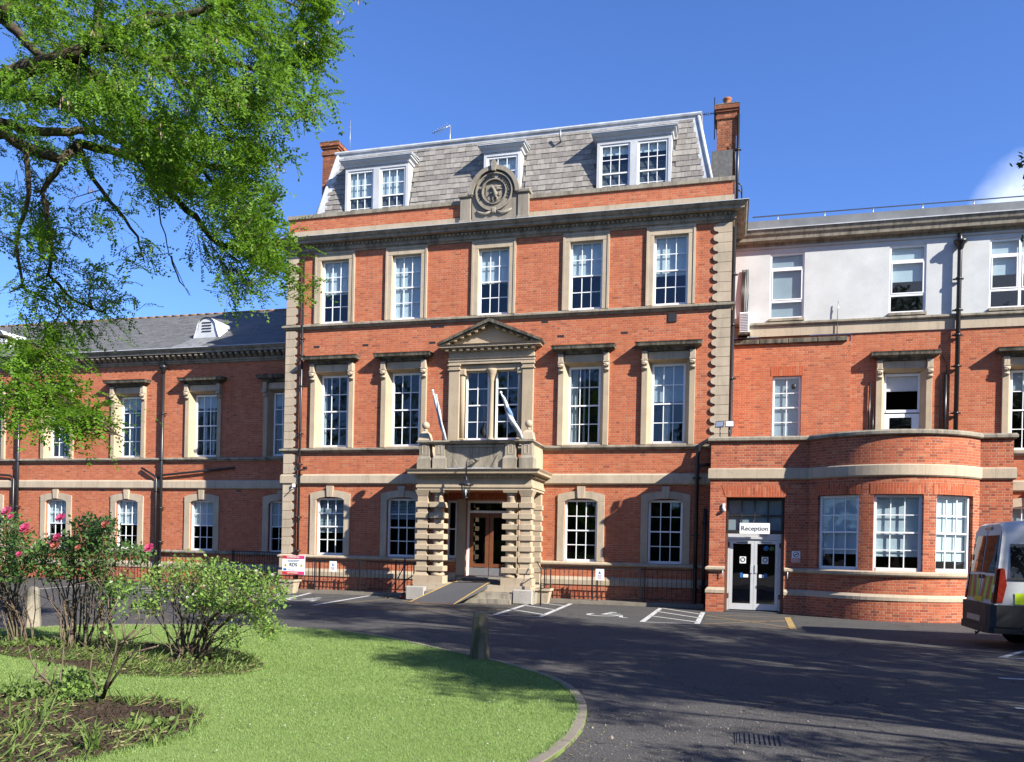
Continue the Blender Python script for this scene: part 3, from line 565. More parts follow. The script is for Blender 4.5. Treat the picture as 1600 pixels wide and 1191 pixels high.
# downpipes
downpipe(main, [(-14.97, -.12, 12.05), (-14.97, -.12, -.05)], .045, [(-14.97, -.12, z) for z in (10.9, 9.0, 8.4, 7.3, 5.6, 4.5, 2.6, 1.4)])
downpipe(main, [(XR + .07, .35, 12.0), (XR + .07, .35, 5.5), (XR + .02, -.05, 5.2), (-.75, -.16, 5.18), (-.98, -.18, 5.05), (-1.05, -.2, 4.7), (-1.05, -.2, -.05)], .062, [(XR + .07, .35, z) for z in (10.5, 8.9, 7.2)] + [(-1.05, -.2, z) for z in (4.0, 2.2, .5)])
downpipe(main, [(-.62, -.2, 4.42), (-.95, -.2, 4.40), (-1.03, -.2, 4.3)], .05); downpipe(main, [(-.78, -.2, 3.05), (-.80, -.2, -.05)], .055, [(-.79, -.2, 2.6), (-.79, -.2, .6)])
# mansard roof
roof_b = [(-15.05, .66, 13.3), (-.75, .66, 13.3), (-.75, 9.5, 13.3), (-15.05, 9.5, 13.3)]; roof_t = [(-14.48, 1.41, 16.18), (-1.32, 1.41, 16.18), (-1.32, 8.8, 16.18), (-14.48, 8.8, 16.18)]
mb = MB()
for k in range(4): a, b = k, (k + 1) % 4; mb.face([roof_b[a], roof_b[b], roof_t[b], roof_t[a]])
mb.face(roof_t); roof = build(mb, 'roof', MAT['slate_dark'], main)
m_ = MB(); m_.sweep([(-14.48, 8.8), (-14.48, 1.41), (-1.32, 1.41), (-1.32, 8.8)], [(0, 16.10), (.05, 16.10), (.05, 16.20), (.10, 16.21), (.12, 16.26), (.10, 16.31), (.03, 16.335), (-.2, 16.33)]); build(m_, 'ridge_flashing', MAT['lead'], roof)
for a, b in ((0, 0), (1, 1)):
    s = 1 if a == 0 else -1; A, B = Vector(roof_b[a]), Vector(roof_t[b]); m_ = MB(); m_.tube([A + Vector((0, -.03, 0)), B + Vector((0, -.03, 0))], .065, 8)
    o = Vector((s * .26, -.02, 0)); m_.face([A + Vector((0, -.03, 0)), A + o, B + o, B + Vector((0, -.03, 0))][::s]); build(m_, 'hip_flashing', MAT['lead'], roof)
DORM = [(-12.60, 1.23, 2), (XC, .66, 1), (-3.36, 1.23, 2)]
# slates: individual pieces laid in courses, the rest of the slope joined
def roof_pt(x, t): return Vector((x, .66 + .75 * t, 13.3 + 2.88 * t))
slope = Vector((0, .75, 2.88)).normalized(); nrm = Vector((0, -2.88, .75)).normalized()
slots = []; rows = 14
for r in range(rows):
    t = (r + .1) / rows; c = roof_pt(0, t); xl = -15.05 + .57 * t + .2; xr = -.75 - .57 * t - .2; x = xl + (.12 if r % 2 else 0) - random.uniform(0, .1)
    while x < xr - .1:
        w = random.choice((.22, .25, .25, .28, .30)); x1 = min(x + w, xr); xm = (x + x1) / 2
        if not any(abs(xm - d[0]) < d[1] + .03 and 13.2 < c.z < 15.35 for d in DORM): slots.append((x, x1, t))
        x = x1
slots.sort(key=lambda s: -(s[2] > .16) * 100 - s[0])
def slate_mesh(w):
    mb = MB(); h = .245; e = random.uniform(-.004, .004); mb.idx([(-w / 2 + .003, 0, e), (w / 2 - .003, 0, -e), (w / 2 - .003, .02, -e), (-w / 2 + .003, .02, e), (-w / 2 + .003, 0, h), (w / 2 - .003, 0, h), (w / 2 - .003, .012, h), (-w / 2 + .003, .012, h)],
        [(0, 3, 2, 1), (4, 5, 6, 7), (0, 1, 5, 4), (1, 2, 6, 5), (2, 3, 7, 6), (3, 0, 4, 7)]); m = mb.mesh('slate'); m.materials.append(MAT['slate']); return m
tilt = math.atan2(.75, 2.88); rest = MB()
for k, (a, b, t) in enumerate(slots):
    w = round(b - a, 2); c = roof_pt((a + b) / 2, t) + nrm * random.uniform(.032, .040)
    if k < 300:
        o = link('slate', cached(('slate', w, k % 3), lambda: slate_mesh(w)), roof, c); o.rotation_euler = (-tilt - .075, random.uniform(-.012, .012), 0)
    else:
        u = slope * .245 - nrm * .026; p0 = c + Vector((-(b - a) / 2 + .003, 0, random.uniform(-.004, .004))); p1 = c + Vector(((b - a) / 2 - .003, 0, random.uniform(-.004, .004))); q = -nrm * .03
        rest.face([p0, p1, p1 + u, p0 + u]); rest.face([p0 + q, p1 + q, p1, p0])
tag(build(rest, 'slates', MAT['slate'], roof), kind='stuff')
# dormers
for (dx, hw, nl) in DORM:
    yf = .72; zt = 15.36; m_ = MB()
    for s in (-1, 1):
        x0 = dx + s * hw; x1 = dx + s * (hw - .10); a, b = sorted((x0, x1)); m_.box(a, b, yf, yf + .1, 13.4, zt)
        m_.prism_x([(yf + .1, 13.5), (1.25, 15.4), (yf + .1, 15.4)][::-1 if s else 1], a, b)
    m_.box(dx - hw + .1, dx + hw - .1, yf, yf + .1, 15.24, zt)
    if nl == 2: m_.box(dx - .12, dx + .12, yf - .01, yf + .1, 13.4, 15.24)
    d = build(m_, 'dormer', MAT['oldwhite'], main)
    build(MB().sweep([(dx - hw, 1.6), (dx - hw, yf), (dx + hw, yf), (dx + hw, 1.6)], [(0, 15.362), (.04, 15.37), (.06, 15.44), (.14, 15.50), (.15, 15.55), (.19, 15.57), (.19, 15.60)]), 'dormer_cornice', MAT['oldwhite'], d)
    build(MB().prism_x([(yf - .2, 15.603), (1.6, 15.70), (1.6, 15.74), (yf - .2, 15.63)][::-1], dx - hw - .2, dx + hw + .2), 'dormer_roof', MAT['lead'], d)
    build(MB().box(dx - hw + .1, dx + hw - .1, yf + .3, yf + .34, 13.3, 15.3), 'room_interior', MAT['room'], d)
    for s in ((-1, 1) if nl == 2 else (0,)):
        w_ = (hw - .1 - .12) if nl == 2 else 2 * hw - .2; cx = dx + s * (.12 + w_ / 2)
        fr, panes = sash_frame_mesh(w_, 1.84, 3, 4, .46, .07, 'white', .024); link('sash_frame', fr, d, (cx, yf + .03, 13.4))
        for (px, py, pz, pw, ph) in panes: link('pane', cached(('pane', pw, ph, 'glass'), lambda: pane_mesh(pw, ph, 'glass')), d, (cx + px, yf + .03 + py, 13.4 + pz))
        bh = .95 if dx < -10 or nl == 1 else .32
        build(MB().box(cx - w_ / 2 + .03, cx + w_ / 2 - .03, yf + .16, yf + .165, 15.24 - bh, 15.22), 'blind', MAT['blind'], d)
        if nl == 2: build(MB().tube([(cx + .1, yf + .14, 13.98), (cx + .28, yf + .1, 13.78)], .018, 6), 'window_stay', MAT['white'], d)
# small vent pipe on slope
m_ = MB(); c = roof_pt(-5.95, .86); m_.tube([c + Vector((0, -.02, 0)), c + Vector((0, -.20, .02)), c + Vector((0, -.22, .34))], .035, 8); build(m_, 'roof_vent_pipe', MAT['galv'], main)
# chimneys
def chimney(x0, x1, y0, y1, zt, pot):
    m_ = MB(); m_.box(x0, x1, y0, y1, 12.9, zt - .55); m_.box(x0 - .04, x1 + .04, y0 - .04, y1 + .04, zt - .55, zt - .42); m_.box(x0, x1, y0, y1, zt - .42, zt - .30); m_.box(x0 - .05, x1 + .05, y0 - .05, y1 + .05, zt - .30, zt - .22); m_.box(x0 - .09, x1 + .09, y0 - .09, y1 + .09, zt - .22, zt - .08)
    c = build(m_, 'chimney', MAT['chimney'], main); build(MB().frustum((x0 + x1) / 2, (y0 + y1) / 2, zt - .08, zt, (x1 - x0) / 2 + .10, (y1 - y0) / 2 + .10, (x1 - x0) / 2 + .02, (y1 - y0) / 2 + .02), 'chimney_cap', MAT['stone_black'], c)
    if pot: build(MB().lathe([(.15, 0), (.15, .05), (.12, .08), (.115, .25), (.15, .29), (.16, .33), (.13, .36), (.10, .36), (.09, .1)], ((x0 + x1) / 2, y0 + .4, zt), 14), 'chimney_pot', MAT['clay'], c)
chimney(-15.65, -15.02, 2.35, 3.55, 17.32, False); chimney(-.74, -.10, 2.4, 3.6, 17.06, True)
downpipe(main, [(XR + .12, 2.35, 16.6), (XR + .12, 2.35, 12.9)], .05, [(XR + .12, 2.35, 15.4)])
m_ = MB(); m_.tube([(-.30, 2.36, 15.6), (-.12, 2.33, 15.3), (-.10, 2.33, 14.3)], .014, 6); build(m_, 'cable', MAT['iron'], main)
build(MB().box(XR - .75, XR - .05, 2.2, 3.4, 13.3, 15.35), 'stack_base', MAT['slate_dark'], main)
m_ = MB(); m_.tube([(.12, .4, 12.6), (.12, .4, 13.2), (.10, .35, 13.32), (.0, .3, 13.36)], .022, 8); m_.tube([(.12, .9, 12.6), (.12, .9, 13.2), (.10, .85, 13.32), (.0, .8, 13.36)], .022, 8); m_.tube([(.12, .4, 13.05), (.12, .9, 13.05)], .016, 6); build(m_, 'ladder_hoop', MAT['iron'], main)
# ---------------- carved crest on the parapet
crest = build(MB().bbox(XC - .80, XC + .80, -.12, .25, 12.66, 13.55, .02), 'crest', MAT['emblem'], main)
m_ = MB(); pts = [(XC + .80 * math.cos(t), 13.552 + .86 * math.sin(t)) for t in [math.pi * k / 24 for k in range(25)]]; m_.prism_y(pts, -.10, .22); build(m_, 'tablet', MAT['emblem'], crest)
m_ = MB()
for k in range(24):
    t0, t1 = math.pi * k / 24, math.pi * (k + 1) / 24; q = lambda t, r: (XC + r * math.cos(t), 13.553 + r * 1.06 * math.sin(t)); m_.prism_y([q(t0, .74), q(t0, .88), q(t1, .88), q(t1, .74)], -.24, .2)
build(m_, 'arch_moulding', MAT['emblem'], crest)
for s in (-1, 1):
    m_ = MB(); x0, x1 = sorted((XC + s * .82, XC + s * 1.20)); m_.bbox(x0, x1, -.16, .25, 12.66, 13.50, .015); m_.bbox(x0 - .05, x1 + .05, -.22, .28, 13.503, 13.62, .02); m_.bbox(x0 - .03, x1 + .03, -.19, .2, 12.64, 12.74, .015); build(m_, 'pedestal', MAT['emblem'], crest)
def ring(r0, r1, y0, y1, cz, n=40):
    m = MB()
    for k in range(n):
        t0, t1 = 2 * math.pi * k / n, 2 * math.pi * (k + 1) / n; q = lambda t, r: (XC + r * math.cos(t), cz + r * math.sin(t)); m.prism_y([q(t0, r0), q(t0, r1), q(t1, r1), q(t1, r0)], y0, y1)
    return m
CZ = 13.62
build(ring(.60, .645, -.20, -.09, CZ), 'garter', MAT['emblem'], crest); build(ring(.40, .425, -.20, -.09, CZ), 'garter', MAT['emblem'], crest); build(ring(.425, .60, -.155, -.09, CZ), 'garter', MAT['emblem'], crest)
txt = "ANNO DOMINI MDCCCLXXI"
for k, ch in enumerate(txt):
    if ch == ' ': continue
    t = R_(205 - 230 * k / (len(txt) - 1)); o = link('carved_letter', text_mesh(ch, .135, MAT['ink'], .012), crest, (XC + .512 * math.cos(t), -.168, CZ + .512 * math.sin(t)))
    o.rotation_euler = Matrix.Rotation(math.pi / 2 - t, 3, 'Y').to_4x4().to_euler() ; o.matrix_basis = Matrix.Translation(o.location) @ Matrix.Rotation(math.pi / 2 - t, 4, 'Y') @ Matrix.Rotation(R_(90), 4, 'X')
m_ = MB(); m_.prism_y([(XC - .30, CZ + .22), (XC - .31, CZ - .08), (XC - .22, CZ - .24), (XC, CZ - .36), (XC + .22, CZ - .24), (XC + .31, CZ - .08), (XC + .30, CZ + .22), (XC + .1, CZ + .27), (XC, CZ + .23), (XC - .1, CZ + .27)], -.13, -.09); build(m_, 'shield', MAT['emblem'], crest)
m_ = MB()  # winged beast in relief
def blob(pts, r, y=-.15):
    m_.tube([(XC + a, y, CZ + b) for a, b in pts], r, 8)
blob([(-.16, .10), (-.08, .16), (0, .05), (.04, -.08), (.03, -.2)], [.03, .05, .075, .08, .05]); blob([(0, .06), (.10, .17), (.24, .18)], [.05, .05, .015]); blob([(.02, .0), (.14, .1), (.26, .08)], [.05, .05, .015]); blob([(0, -.02), (-.12, -.04), (-.2, -.12)], [.04, .03, .018])
blob([(.05, -.14), (.10, -.22), (.06, -.3)], [.045, .035, .02]); blob([(.0, -.16), (-.06, -.24), (-.04, -.31)], [.04, .03, .02]); blob([(.07, -.1), (.18, -.12), (.2, -.02)], [.03, .02, .012]); build(m_, 'relief_beast', MAT['emblem'], crest)
m_ = MB(); m_.bbox(XC - .07, XC + .07, -.22, -.1, CZ - .72, CZ - .55, .02)
for s in (-1, 1): m_.tube([(XC + s * .1, -.16, CZ - .66), (XC + s * .3, -.15, CZ - .73), (XC + s * .5, -.15, CZ - .68), (XC + s * .62, -.14, CZ - .6)], [.04, .05, .05, .02], 8)
build(m_, 'buckle_scroll', MAT['emblem'], crest)
m_ = MB(); m_.prism_y([(XC - .06, 14.28), (XC + .06, 14.28), (XC + .10, 14.52), (XC + .05, 14.62), (XC, 14.66), (XC - .05, 14.62), (XC - .10, 14.52)], -.30, -.05); build(m_, 'key_scroll', MAT['emblem'], crest)

# ---------------- portico
YP = -1.78
por = build(MB().sweep([(XC - 1.87, 0), (XC - 1.87, YP + .05), (XC + 1.87, YP + .05), (XC + 1.87, 0)], [(-.4, 3.49), (.03, 3.492), (.03, 3.56), (.06, 3.57), (.06, 3.64), (.02, 3.66), (.02, 3.86), (.06, 3.87), (.06, 3.965), (.17, 3.97), (.27, 4.0), (.28, 4.06), (.33, 4.12), (.34, 4.14), (-.4, 4.17)]), 'portico', MAT['stone_warm'], main)
mb = MB()
for k in range(54): c = XC - 1.92 + 3.84 * (k + .5) / 54; mb.box(c - .021, c + .021, YP - .10, YP, 3.885, 3.955)
for k in range(22):
    c = YP + .05 + (1.7) * (k + .5) / 22
    for s in (-1, 1): x0, x1 = sorted((XC + s * 1.88, XC + s * 1.99)); mb.box(x0, x1, c - .021, c + .021, 3.885, 3.955)
tag(build(mb, 'dentil_course', MAT['stone_warm'], por), kind='stuff')
build(MB().box(XC - 1.45, XC + 1.45, YP + .45, -.01, 3.50, 3.53), 'porch_ceiling', MAT['rubbed'], por)
build(MB().box(XC - 1.9, XC + 1.9, YP + .05, -.01, 4.172, 4.20), 'balcony_floor', MAT['lead'], por)
BLK = [(.88, 1.06), (1.23, 1.40), (1.57, 1.745), (1.91, 2.085), (2.25, 2.425), (2.585, 2.76), (2.93, 3.11)]
def blocks(cx, cy, a, b, nm='column_block'):
    def mk():
        m = MB(); z1 = .175; e = .012; v = []
        for z, i in ((0, e), (e, 0), (z1 - e, 0), (z1, e)): v += [(-a + i, -b + i, z), (a - i, -b + i, z), (a - i, b - i, z), (-a + i, b - i, z)]
        fs = [(3, 2, 1, 0), (12, 13, 14, 15)] + [(o + k, o + (k + 1) % 4, o + 4 + (k + 1) % 4, o + 4 + k) for o in (0, 4, 8) for k in range(4)]
        m.idx(v, fs); mm = m.mesh(nm); mm.materials.append(MAT['stone_warm']); return mm
    for z0, z1 in BLK: link(nm, cached(('blk', a, b), mk), por, (cx, cy, z0))
for s in (-1, 1):
    cx = XC + s * 1.215; cy = YP + .24
    m_ = MB(); m_.lathe([(.225, .74), (.225, .80), (.19, .84), (.17, .88), (.165, 2.9), (.15, 3.25), (.165, 3.27), (.165, 3.29), (.15, 3.30), (.15, 3.36), (.20, 3.41)], (cx, cy, 0), 20); m_.frustum(cx, cy, 3.41, 3.488, .22, .22, .24, .24); m_.box(cx - .25, cx + .25, cy - .25, cy + .25, .50, .74); build(m_, 'column', MAT['stone_warm'], por); blocks(cx, cy, .245, .23)
    px = XC + s * 1.72; m_ = MB(); m_.box(px - .165, px + .165, cy - .17, cy + .17, .74, 3.30); m_.frustum(px, cy, 3.30, 3.488, .17, .18, .24, .24); m_.frustum(px, cy, .74, .86, .24, .24, .17, .18); m_.box(px - .25, px + .25, cy - .25, cy + .25, .50, .74); build(m_, 'pier', MAT['stone_warm'], por); blocks(px, cy, .21, .22)
    m_ = MB(); m_.box(px - .13, px + .13, -.22, -.005, .3, 3.488); build(m_, 'respond', MAT['stone_warm'], por); blocks(px, -.12, .17, .12)
# balustrade: solid panel between little pedestals
build(MB().box(XC - 1.35, XC + 1.35, YP + .14, YP + .34, 4.20, 4.97), 'parapet_panel', MAT['stone_grey'], por)
m_ = MB(); m_.box(XC - .96, XC + .96, YP + .10, YP + .138, 4.86, 4.93); m_.prism_y([(XC - 1.15, 4.86), (XC - .75, 4.62), (XC - .55, 4.22), (XC - 1.15, 4.22)][::-1], YP + .11, YP + .137); m_.prism_y([(XC + 1.15, 4.86), (XC + .75, 4.62), (XC + .55, 4.22), (XC + 1.15, 4.22)], YP + .11, YP + .137); build(m_, 'parapet_moulding', MAT['stone_grey'], por)
build(MB().sweep([(XC - 1.84, 0), (XC - 1.84, YP + .07), (XC + 1.84, YP + .07), (XC + 1.84, 0)], [(-.28, 4.972), (.03, 4.972), (.05, 5.0), (.09, 5.02), (.09, 5.06), (.0, 5.08), (-.28, 5.08)]), 'parapet_coping', MAT['stone_grey'], por)
def pedestal(px):
    m_ = MB(); m_.frustum(px, YP + .22, 4.17, 4.50, .225, .20, .225, .20); m_.frustum(px, YP + .22, 4.50, 4.58, .225, .20, .165, .16)
    m_.box(px - .165, px + .165, YP + .06, YP + .38, 4.58, 4.97); build(m_, 'pedestal', MAT['stone_grey'], por)
    build(MB().box(px - .075, px - .05, YP + .05, YP + .062, 4.63, 4.92).box(px + .05, px + .075, YP + .05, YP + .062, 4.63, 4.92).box(px - .049, px + .049, YP + .05, YP + .062, 4.90, 4.92).box(px - .049, px + .049, YP + .05, YP + .062, 4.63, 4.65), 'sunk_panel', MAT['stone'], por)
for px in (XC - 1.70, XC - 1.17, XC + 1.17, XC + 1.70): pedestal(px)
for s in (-1, 1):
    x0, x1 = sorted((XC + s * 1.60, XC + s * 1.84)); build(MB().box(x0, x1, YP + .4, -.005, 4.20, 4.97), 'side_parapet', MAT['stone_warm'], por)
    build(MB().frustum(XC + s * 1.72, YP + .22, 5.082, 5.30, .19, .19, .15, .15).frustum(XC + s * 1.72, YP + .22, 5.30, 5.40, .15, .15, .06, .06).lathe([(.06, 5.40), (.07, 5.43), (.05, 5.46), (.03, 5.475)], (XC + s * 1.72, YP + .22, 0), 12).sphere((XC + s * 1.72, YP + .22, 5.585), .125, 16), 'ball_finial', MAT['stone'], por)
# steps and platform
build(MB().box(XC - 2.05, XC + 2.05, YP - .14, -.01, ZG - .02, .30), 'platform', MAT['stone_grey'], por); build(MB().box(XC - 1.95, XC + 1.95, YP - .05, -.01, .302, .50), 'platform', MAT['stone'], por)
for k, (y0, z1) in enumerate(((YP - .52, .10), (YP - .33, .27))): build(MB().box(XC - 1.42, XC + 1.42, y0, YP - .16, ZG, z1), 'step', MAT['stone_grey'], por)
for s in (-1, 1): x0, x1 = sorted((XC + s * 1.45, XC + s * 2.08)); build(MB().bbox(x0, x1, YP - .34, YP - .142, ZG, .40, .03), 'plinth_block', MAT['granite'], por)
build(MB().box(XC - .95, XC + .95, -.5, .3, .502, .68), 'threshold', MAT['stone_grey'], por)
# entrance door
dr = build(MB().box(XC - .78, XC - .70, .10, .20, .70, 3.26).box(XC + .70, XC + .78, .10, .20, .70, 3.26).box(XC - .70, XC + .70, .10, .20, 3.18, 3.26).box(XC - .70, XC + .70, .10, .20, 2.84, 2.92), 'entrance_door', MAT['white'], main)
for s in (-1, 1):
    x0, x1 = (XC - .70, XC - .01) if s < 0 else (XC + .01, XC + .70); m_ = MB(); m_.box(x0, x0 + .13, .13, .18, .72, 2.83); m_.box(x1 - .13, x1, .13, .18, .72, 2.83); m_.box(x0 + .13, x1 - .13, .13, .18, 2.68, 2.83); m_.box(x0 + .13, x1 - .13, .13, .18, 1.0, 1.12); build(m_, 'door_leaf', MAT['wood'], dr)
    build(MB().box(x0 + .003, x1 - .003, .12, .129, .72, .98), 'kick_plate', MAT['galv'], dr); build(MB().box(x0 + .13, x1 - .13, .15, .156, 1.12, 2.68), 'pane', MAT['door_glass'], dr)
build(MB().box(XC - .70, XC + .70, .15, .156, 2.92, 3.18), 'pane', MAT['door_glass'], dr)
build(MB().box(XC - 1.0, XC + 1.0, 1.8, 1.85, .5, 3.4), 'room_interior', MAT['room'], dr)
for s in (-1, 1):
    build(MB().box(*sorted((XC + s * .785, XC + s * 1.10)), -.09, .1, .70, 3.30), 'door_jamb', MAT['stone_warm'], main); sash(main, XC + s * 1.30, .05, 1.29, .35, 1.96, cols=1, rows=2, split=.5)
    build(MB().box(XC + s * 1.30 - .2, XC + s * 1.30 + .2, -.07, .05, 1.20, 1.287), 'sidelight_sill', MAT['stone'], main)
build(MB().box(XC - 1.55, XC + 1.55, -.05, 0, 3.31, 3.488), 'porch_lintel', MAT['rubbed'], main)

# ================================================================== LEFT WING
QY = 2.6
lw = thing('left_wing', (-26, QY, 0), 'two-storey brick wing with grey slate roof behind the leafy boughs', 'building')
LB = [-17.28 - 3.62 * k for k in range(7)]
holes = []
for x in LB: holes += [(x - .54, x + .54, 1.26, 3.34, .16), (x - .66, x + .66, 5.08, 7.80, .05)]
mb = MB(); wall_holes(mb, -44, XL, -.06, 9.2, QY, holes); build(mb, 'wall', MAT['brick'], lw)
LP = [(-44, QY), (XL - .001, QY)]
for nm, prof, mt in (('plinth', [(0, -.06), (.07, -.06), (.07, .53), (0, .53)], 'brick_low'), ('plinth_band', [(0, .532), (.10, .532), (.10, .68), (.03, .79), (0, .79)], 'stone'),
    ('sill_band', [(0, 1.14), (.09, 1.15), (.13, 1.19), (.13, 1.24), (.03, 1.285), (0, 1.285)], 'stone_grey'), ('storey_band', [(0, 3.79), (.06, 3.80), (.10, 3.84), (.10, 4.10), (.06, 4.15), (0, 4.16)], 'stone'),
    ('string_course', [(0, 4.92), (.05, 4.93), (.09, 4.98), (.14, 5.0), (.14, 5.05), (.02, 5.085), (0, 5.085)], 'stone_grey'),
    ('cornice', [(0, 8.93), (.05, 8.94), (.08, 9.0), (.12, 9.02), (.12, 9.09), (.08, 9.10), (.08, 9.28), (.40, 9.285), (.40, 9.36), (.46, 9.41), (.50, 9.47), (.50, 9.48)], 'stone_grey'), ('gutter', [(.502, 9.475), (.525, 9.475), (.525, 9.505), (.3, 9.52)], 'lead')):
    build(MB().sweep(LP, prof), nm, MAT[mt], lw)
mb = MB(); n = 105
for k in range(n): c = XL - .15 - .265 * k; mb.prism_x([(QY - .36, 9.27), (QY - .36, 9.20), (QY - .20, 9.10), (QY - .07, 9.10), (QY - .07, 9.27)][::-1], c - .06, c + .06)
tag(build(mb, 'modillion_course', MAT['stone_grey'], lw), kind='stuff')
for k, x in enumerate(LB):
    surround_arch(lw, x, QY, 1.285, 3.49, .12, 1.62, 1.09); surround_hood(lw, x, QY)
    sash(lw, x, QY + .09, 1.27, 1.08, 2.06, blind=.50); sash(lw, x, QY + .20, 5.12, 1.06, 2.56, blind=.2, bmat='blind_grey', curtains=((.28, .40), (.66, .74)) if k != 2 else ((.3, .42),))
# slate roof with courses as real steps
mb = MB(); rows = 34; y0, z0, y1, z1 = QY - .45, 9.50, QY + 4.1, 12.22
for r in range(rows):
    a, b = r / rows, (r + 1) / rows; A = (y0 + (y1 - y0) * a, z0 + (z1 - z0) * a); B = (y0 + (y1 - y0) * b, z0 + (z1 - z0) * b)
    x = XL - random.uniform(.1, .3)
    while x > -44:
        w = .30; mb.face([(x - w + .004, A[0], A[1] + .016), (x, A[0], A[1] + .016 + random.uniform(-.004, .004)), (x, B[0], B[1]), (x - w + .004, B[0], B[1])]); mb.face([(x - w, A[0], A[1] - .01), (x, A[0], A[1] - .01), (x, A[0], A[1] + .016), (x - w, A[0], A[1] + .016)]); x -= w
wr = build(MB().face([(-44, y0, z0 - .02), (XL, y0, z0 - .02), (XL, y1, z1 - .03), (-44, y1, z1 - .03)]) or (lambda: None)() , 'roof', MAT['slate_dark'], lw) if False else None
m2 = MB(); m2.face([(-44, y0, z0 - .02), (XL, y0, z0 - .02), (XL, y1, z1 - .03), (-44, y1, z1 - .03)]); m2.face([(XL, 2 * y1 - y0, z0), (-44, 2 * y1 - y0, z0), (-44, y1, z1 - .03), (XL, y1, z1 - .03)]); wr = build(m2, 'roof', MAT['slate_dark'], lw)
tag(build(mb, 'slates', MAT['slate_dark'], wr), kind='stuff')
rt = MB().tube([(-.225, 0, 0), (.225, 0, 0)], .065, 8).mesh('ridge_tile'); rt.materials.append(MAT['ridge'])
for k in range(62): o = link('ridge_tile', rt, wr, (XL - .25 - .455 * k, y1, z1 + .01)); o.rotation_euler.z = random.uniform(-.02, .02)
# louvred roof vent
def rz(y): return z0 + (z1 - z0) * (y - y0) / (y1 - y0)
for vx in (-21.3, -32.2):
    vy = QY + .62; zb = rz(vy); m_ = MB(); pts = [(vx - .62, zb)] + [(vx - .42 * math.cos(t), zb + .42 + .42 * math.sin(t)) for t in [math.pi * k / 12 for k in range(13)]] + [(vx + .62, zb)]; m_.prism_y(pts[::-1], vy, vy + .08)
    ve = build(m_, 'roof_vent', MAT['oldwhite'], lw)
    m_ = MB(); arc = [(vx - .46 * math.cos(t), zb + .42 + .46 * math.sin(t)) for t in [math.pi * k / 12 for k in range(13)]]; arc = [(vx - .60, zb + .02)] + arc + [(vx + .60, zb + .02)]
    for (a, b), (c, d) in zip(arc, arc[1:]):
        yb = lambda z: y0 + (y1 - y0) * (z - z0) / (z1 - z0) ; m_.face([(a, vy - .06, b), (c, vy - .06, d), (c, max(vy + .1, yb(d)), d), (a, max(vy + .1, yb(b)), b)], flat=False)
    build(m_, 'vent_hood', MAT['oldwhite'], ve)
    for k in range(4): build(MB().box(vx - .22, vx + .22, vy - .03, vy - .005, zb + .28 + .12 * k, zb + .31 + .12 * k), 'louvre', MAT['blackframe'], ve)
    m_ = MB(); m_.face([(vx - .9, y0 + .02, rz(y0) + .03), (vx + .45, y0 + .02, rz(y0) + .03), (vx + .62, vy, zb + .03), (vx - .62, vy, zb + .03)]); build(m_, 'vent_apron', MAT['apron'], ve)
# pipes
for px in (-22.77, -30.1):
    downpipe(lw, [(px, QY - .14, 9.0), (px, QY - .14, -.05)], .062, [(px, QY - .14, z) for z in (6.9, 5.0, 3.0, 1.6)]); m_ = MB(); m_.lathe([(.07, 8.55), (.10, 8.62), (.13, 8.75), (.17, 8.78), (.17, 8.86), (.08, 8.9)], (px, QY - .16, 0), 12); build(m_, 'hopper_head', MAT['iron'], lw)
downpipe(lw, [(-23.76, QY - .1, 4.66), (-23.12, QY - .12, 4.33), (-23.03, QY - .12, 4.2), (-23.03, QY - .12, -.05)], .048, [(-23.03, QY - .12, 3.7)]); downpipe(lw, [(-19.38, QY - .1, 4.66), (-22.7, QY - .12, 4.36), (-23.0, QY - .12, 4.26)], .045)
downpipe(lw, [(-33.5, QY - .1, 4.55), (-30.5, QY - .12, 4.35), (-30.33, QY - .12, 4.2), (-30.33, QY - .12, -.05)], .05)
for x in (-25.8, -19.2): build(MB().box(x - .12, x + .12, QY - .006, QY + .02, 3.70, 3.76), 'air_brick', MAT['blackframe'], lw)

# ================================================================== RIGHT WING
rw = thing('right_wing', (8, QY, 0), 'brick wing with white rendered top storey and flat roof beside the main block', 'building')
RX0, RX1 = XR + .001, 24.0
holes = [(1.12, 2.22, 9.62, 11.84, .12), (4.86, 5.96, 9.62, 11.84, .12), (7.80, 9.55, 9.62, 11.84, .12), (13.2, 14.3, 9.62, 11.84, .12)]
mb = MB(); wall_holes(mb, RX0, RX1, 9.52, 12.2, QY, holes); build(mb, 'rendered_wall', MAT['render'], rw)
RWIN = [5.35, 9.05, 12.7, 16.3]
holes = [(x - .66, x + .66, 5.08, 7.80, .05) for x in RWIN] + [(x - .54, x + .54, 1.26, 3.34, .16) for x in RWIN[1:]]
mb = MB(); wall_holes(mb, 3.72, RX1, -.06, 9.03, QY, holes); build(mb, 'wall', MAT['brick'], rw)
mb = MB(); wall_holes(mb, RX0, 3.72, -.06, 8.74, QY - .14, [(1.27, 2.19, 5.0, 7.66, .14)]); mb.face([(3.72, QY - .14, -.06), (3.72, QY, -.06), (3.72, QY, 8.74), (3.72, QY - .14, 8.74)]); build(mb, 'infill_wall', MAT['brick'], rw)
mb = MB(); wall_holes(mb, RX0, 3.72, 8.74, 9.03, QY + .02, []); build(mb, 'wall', MAT['brick'], rw)
for k in range(4): x0 = RX0 + .02 + .93 * k; build(MB().bbox(x0, x0 + .922, QY - .24, QY + .02, 8.742, 8.90, .02), 'coping_stone', MAT['stone_black'], rw)
RP = [(RX0, QY), (RX1, QY), (RX1, QY + 8)]
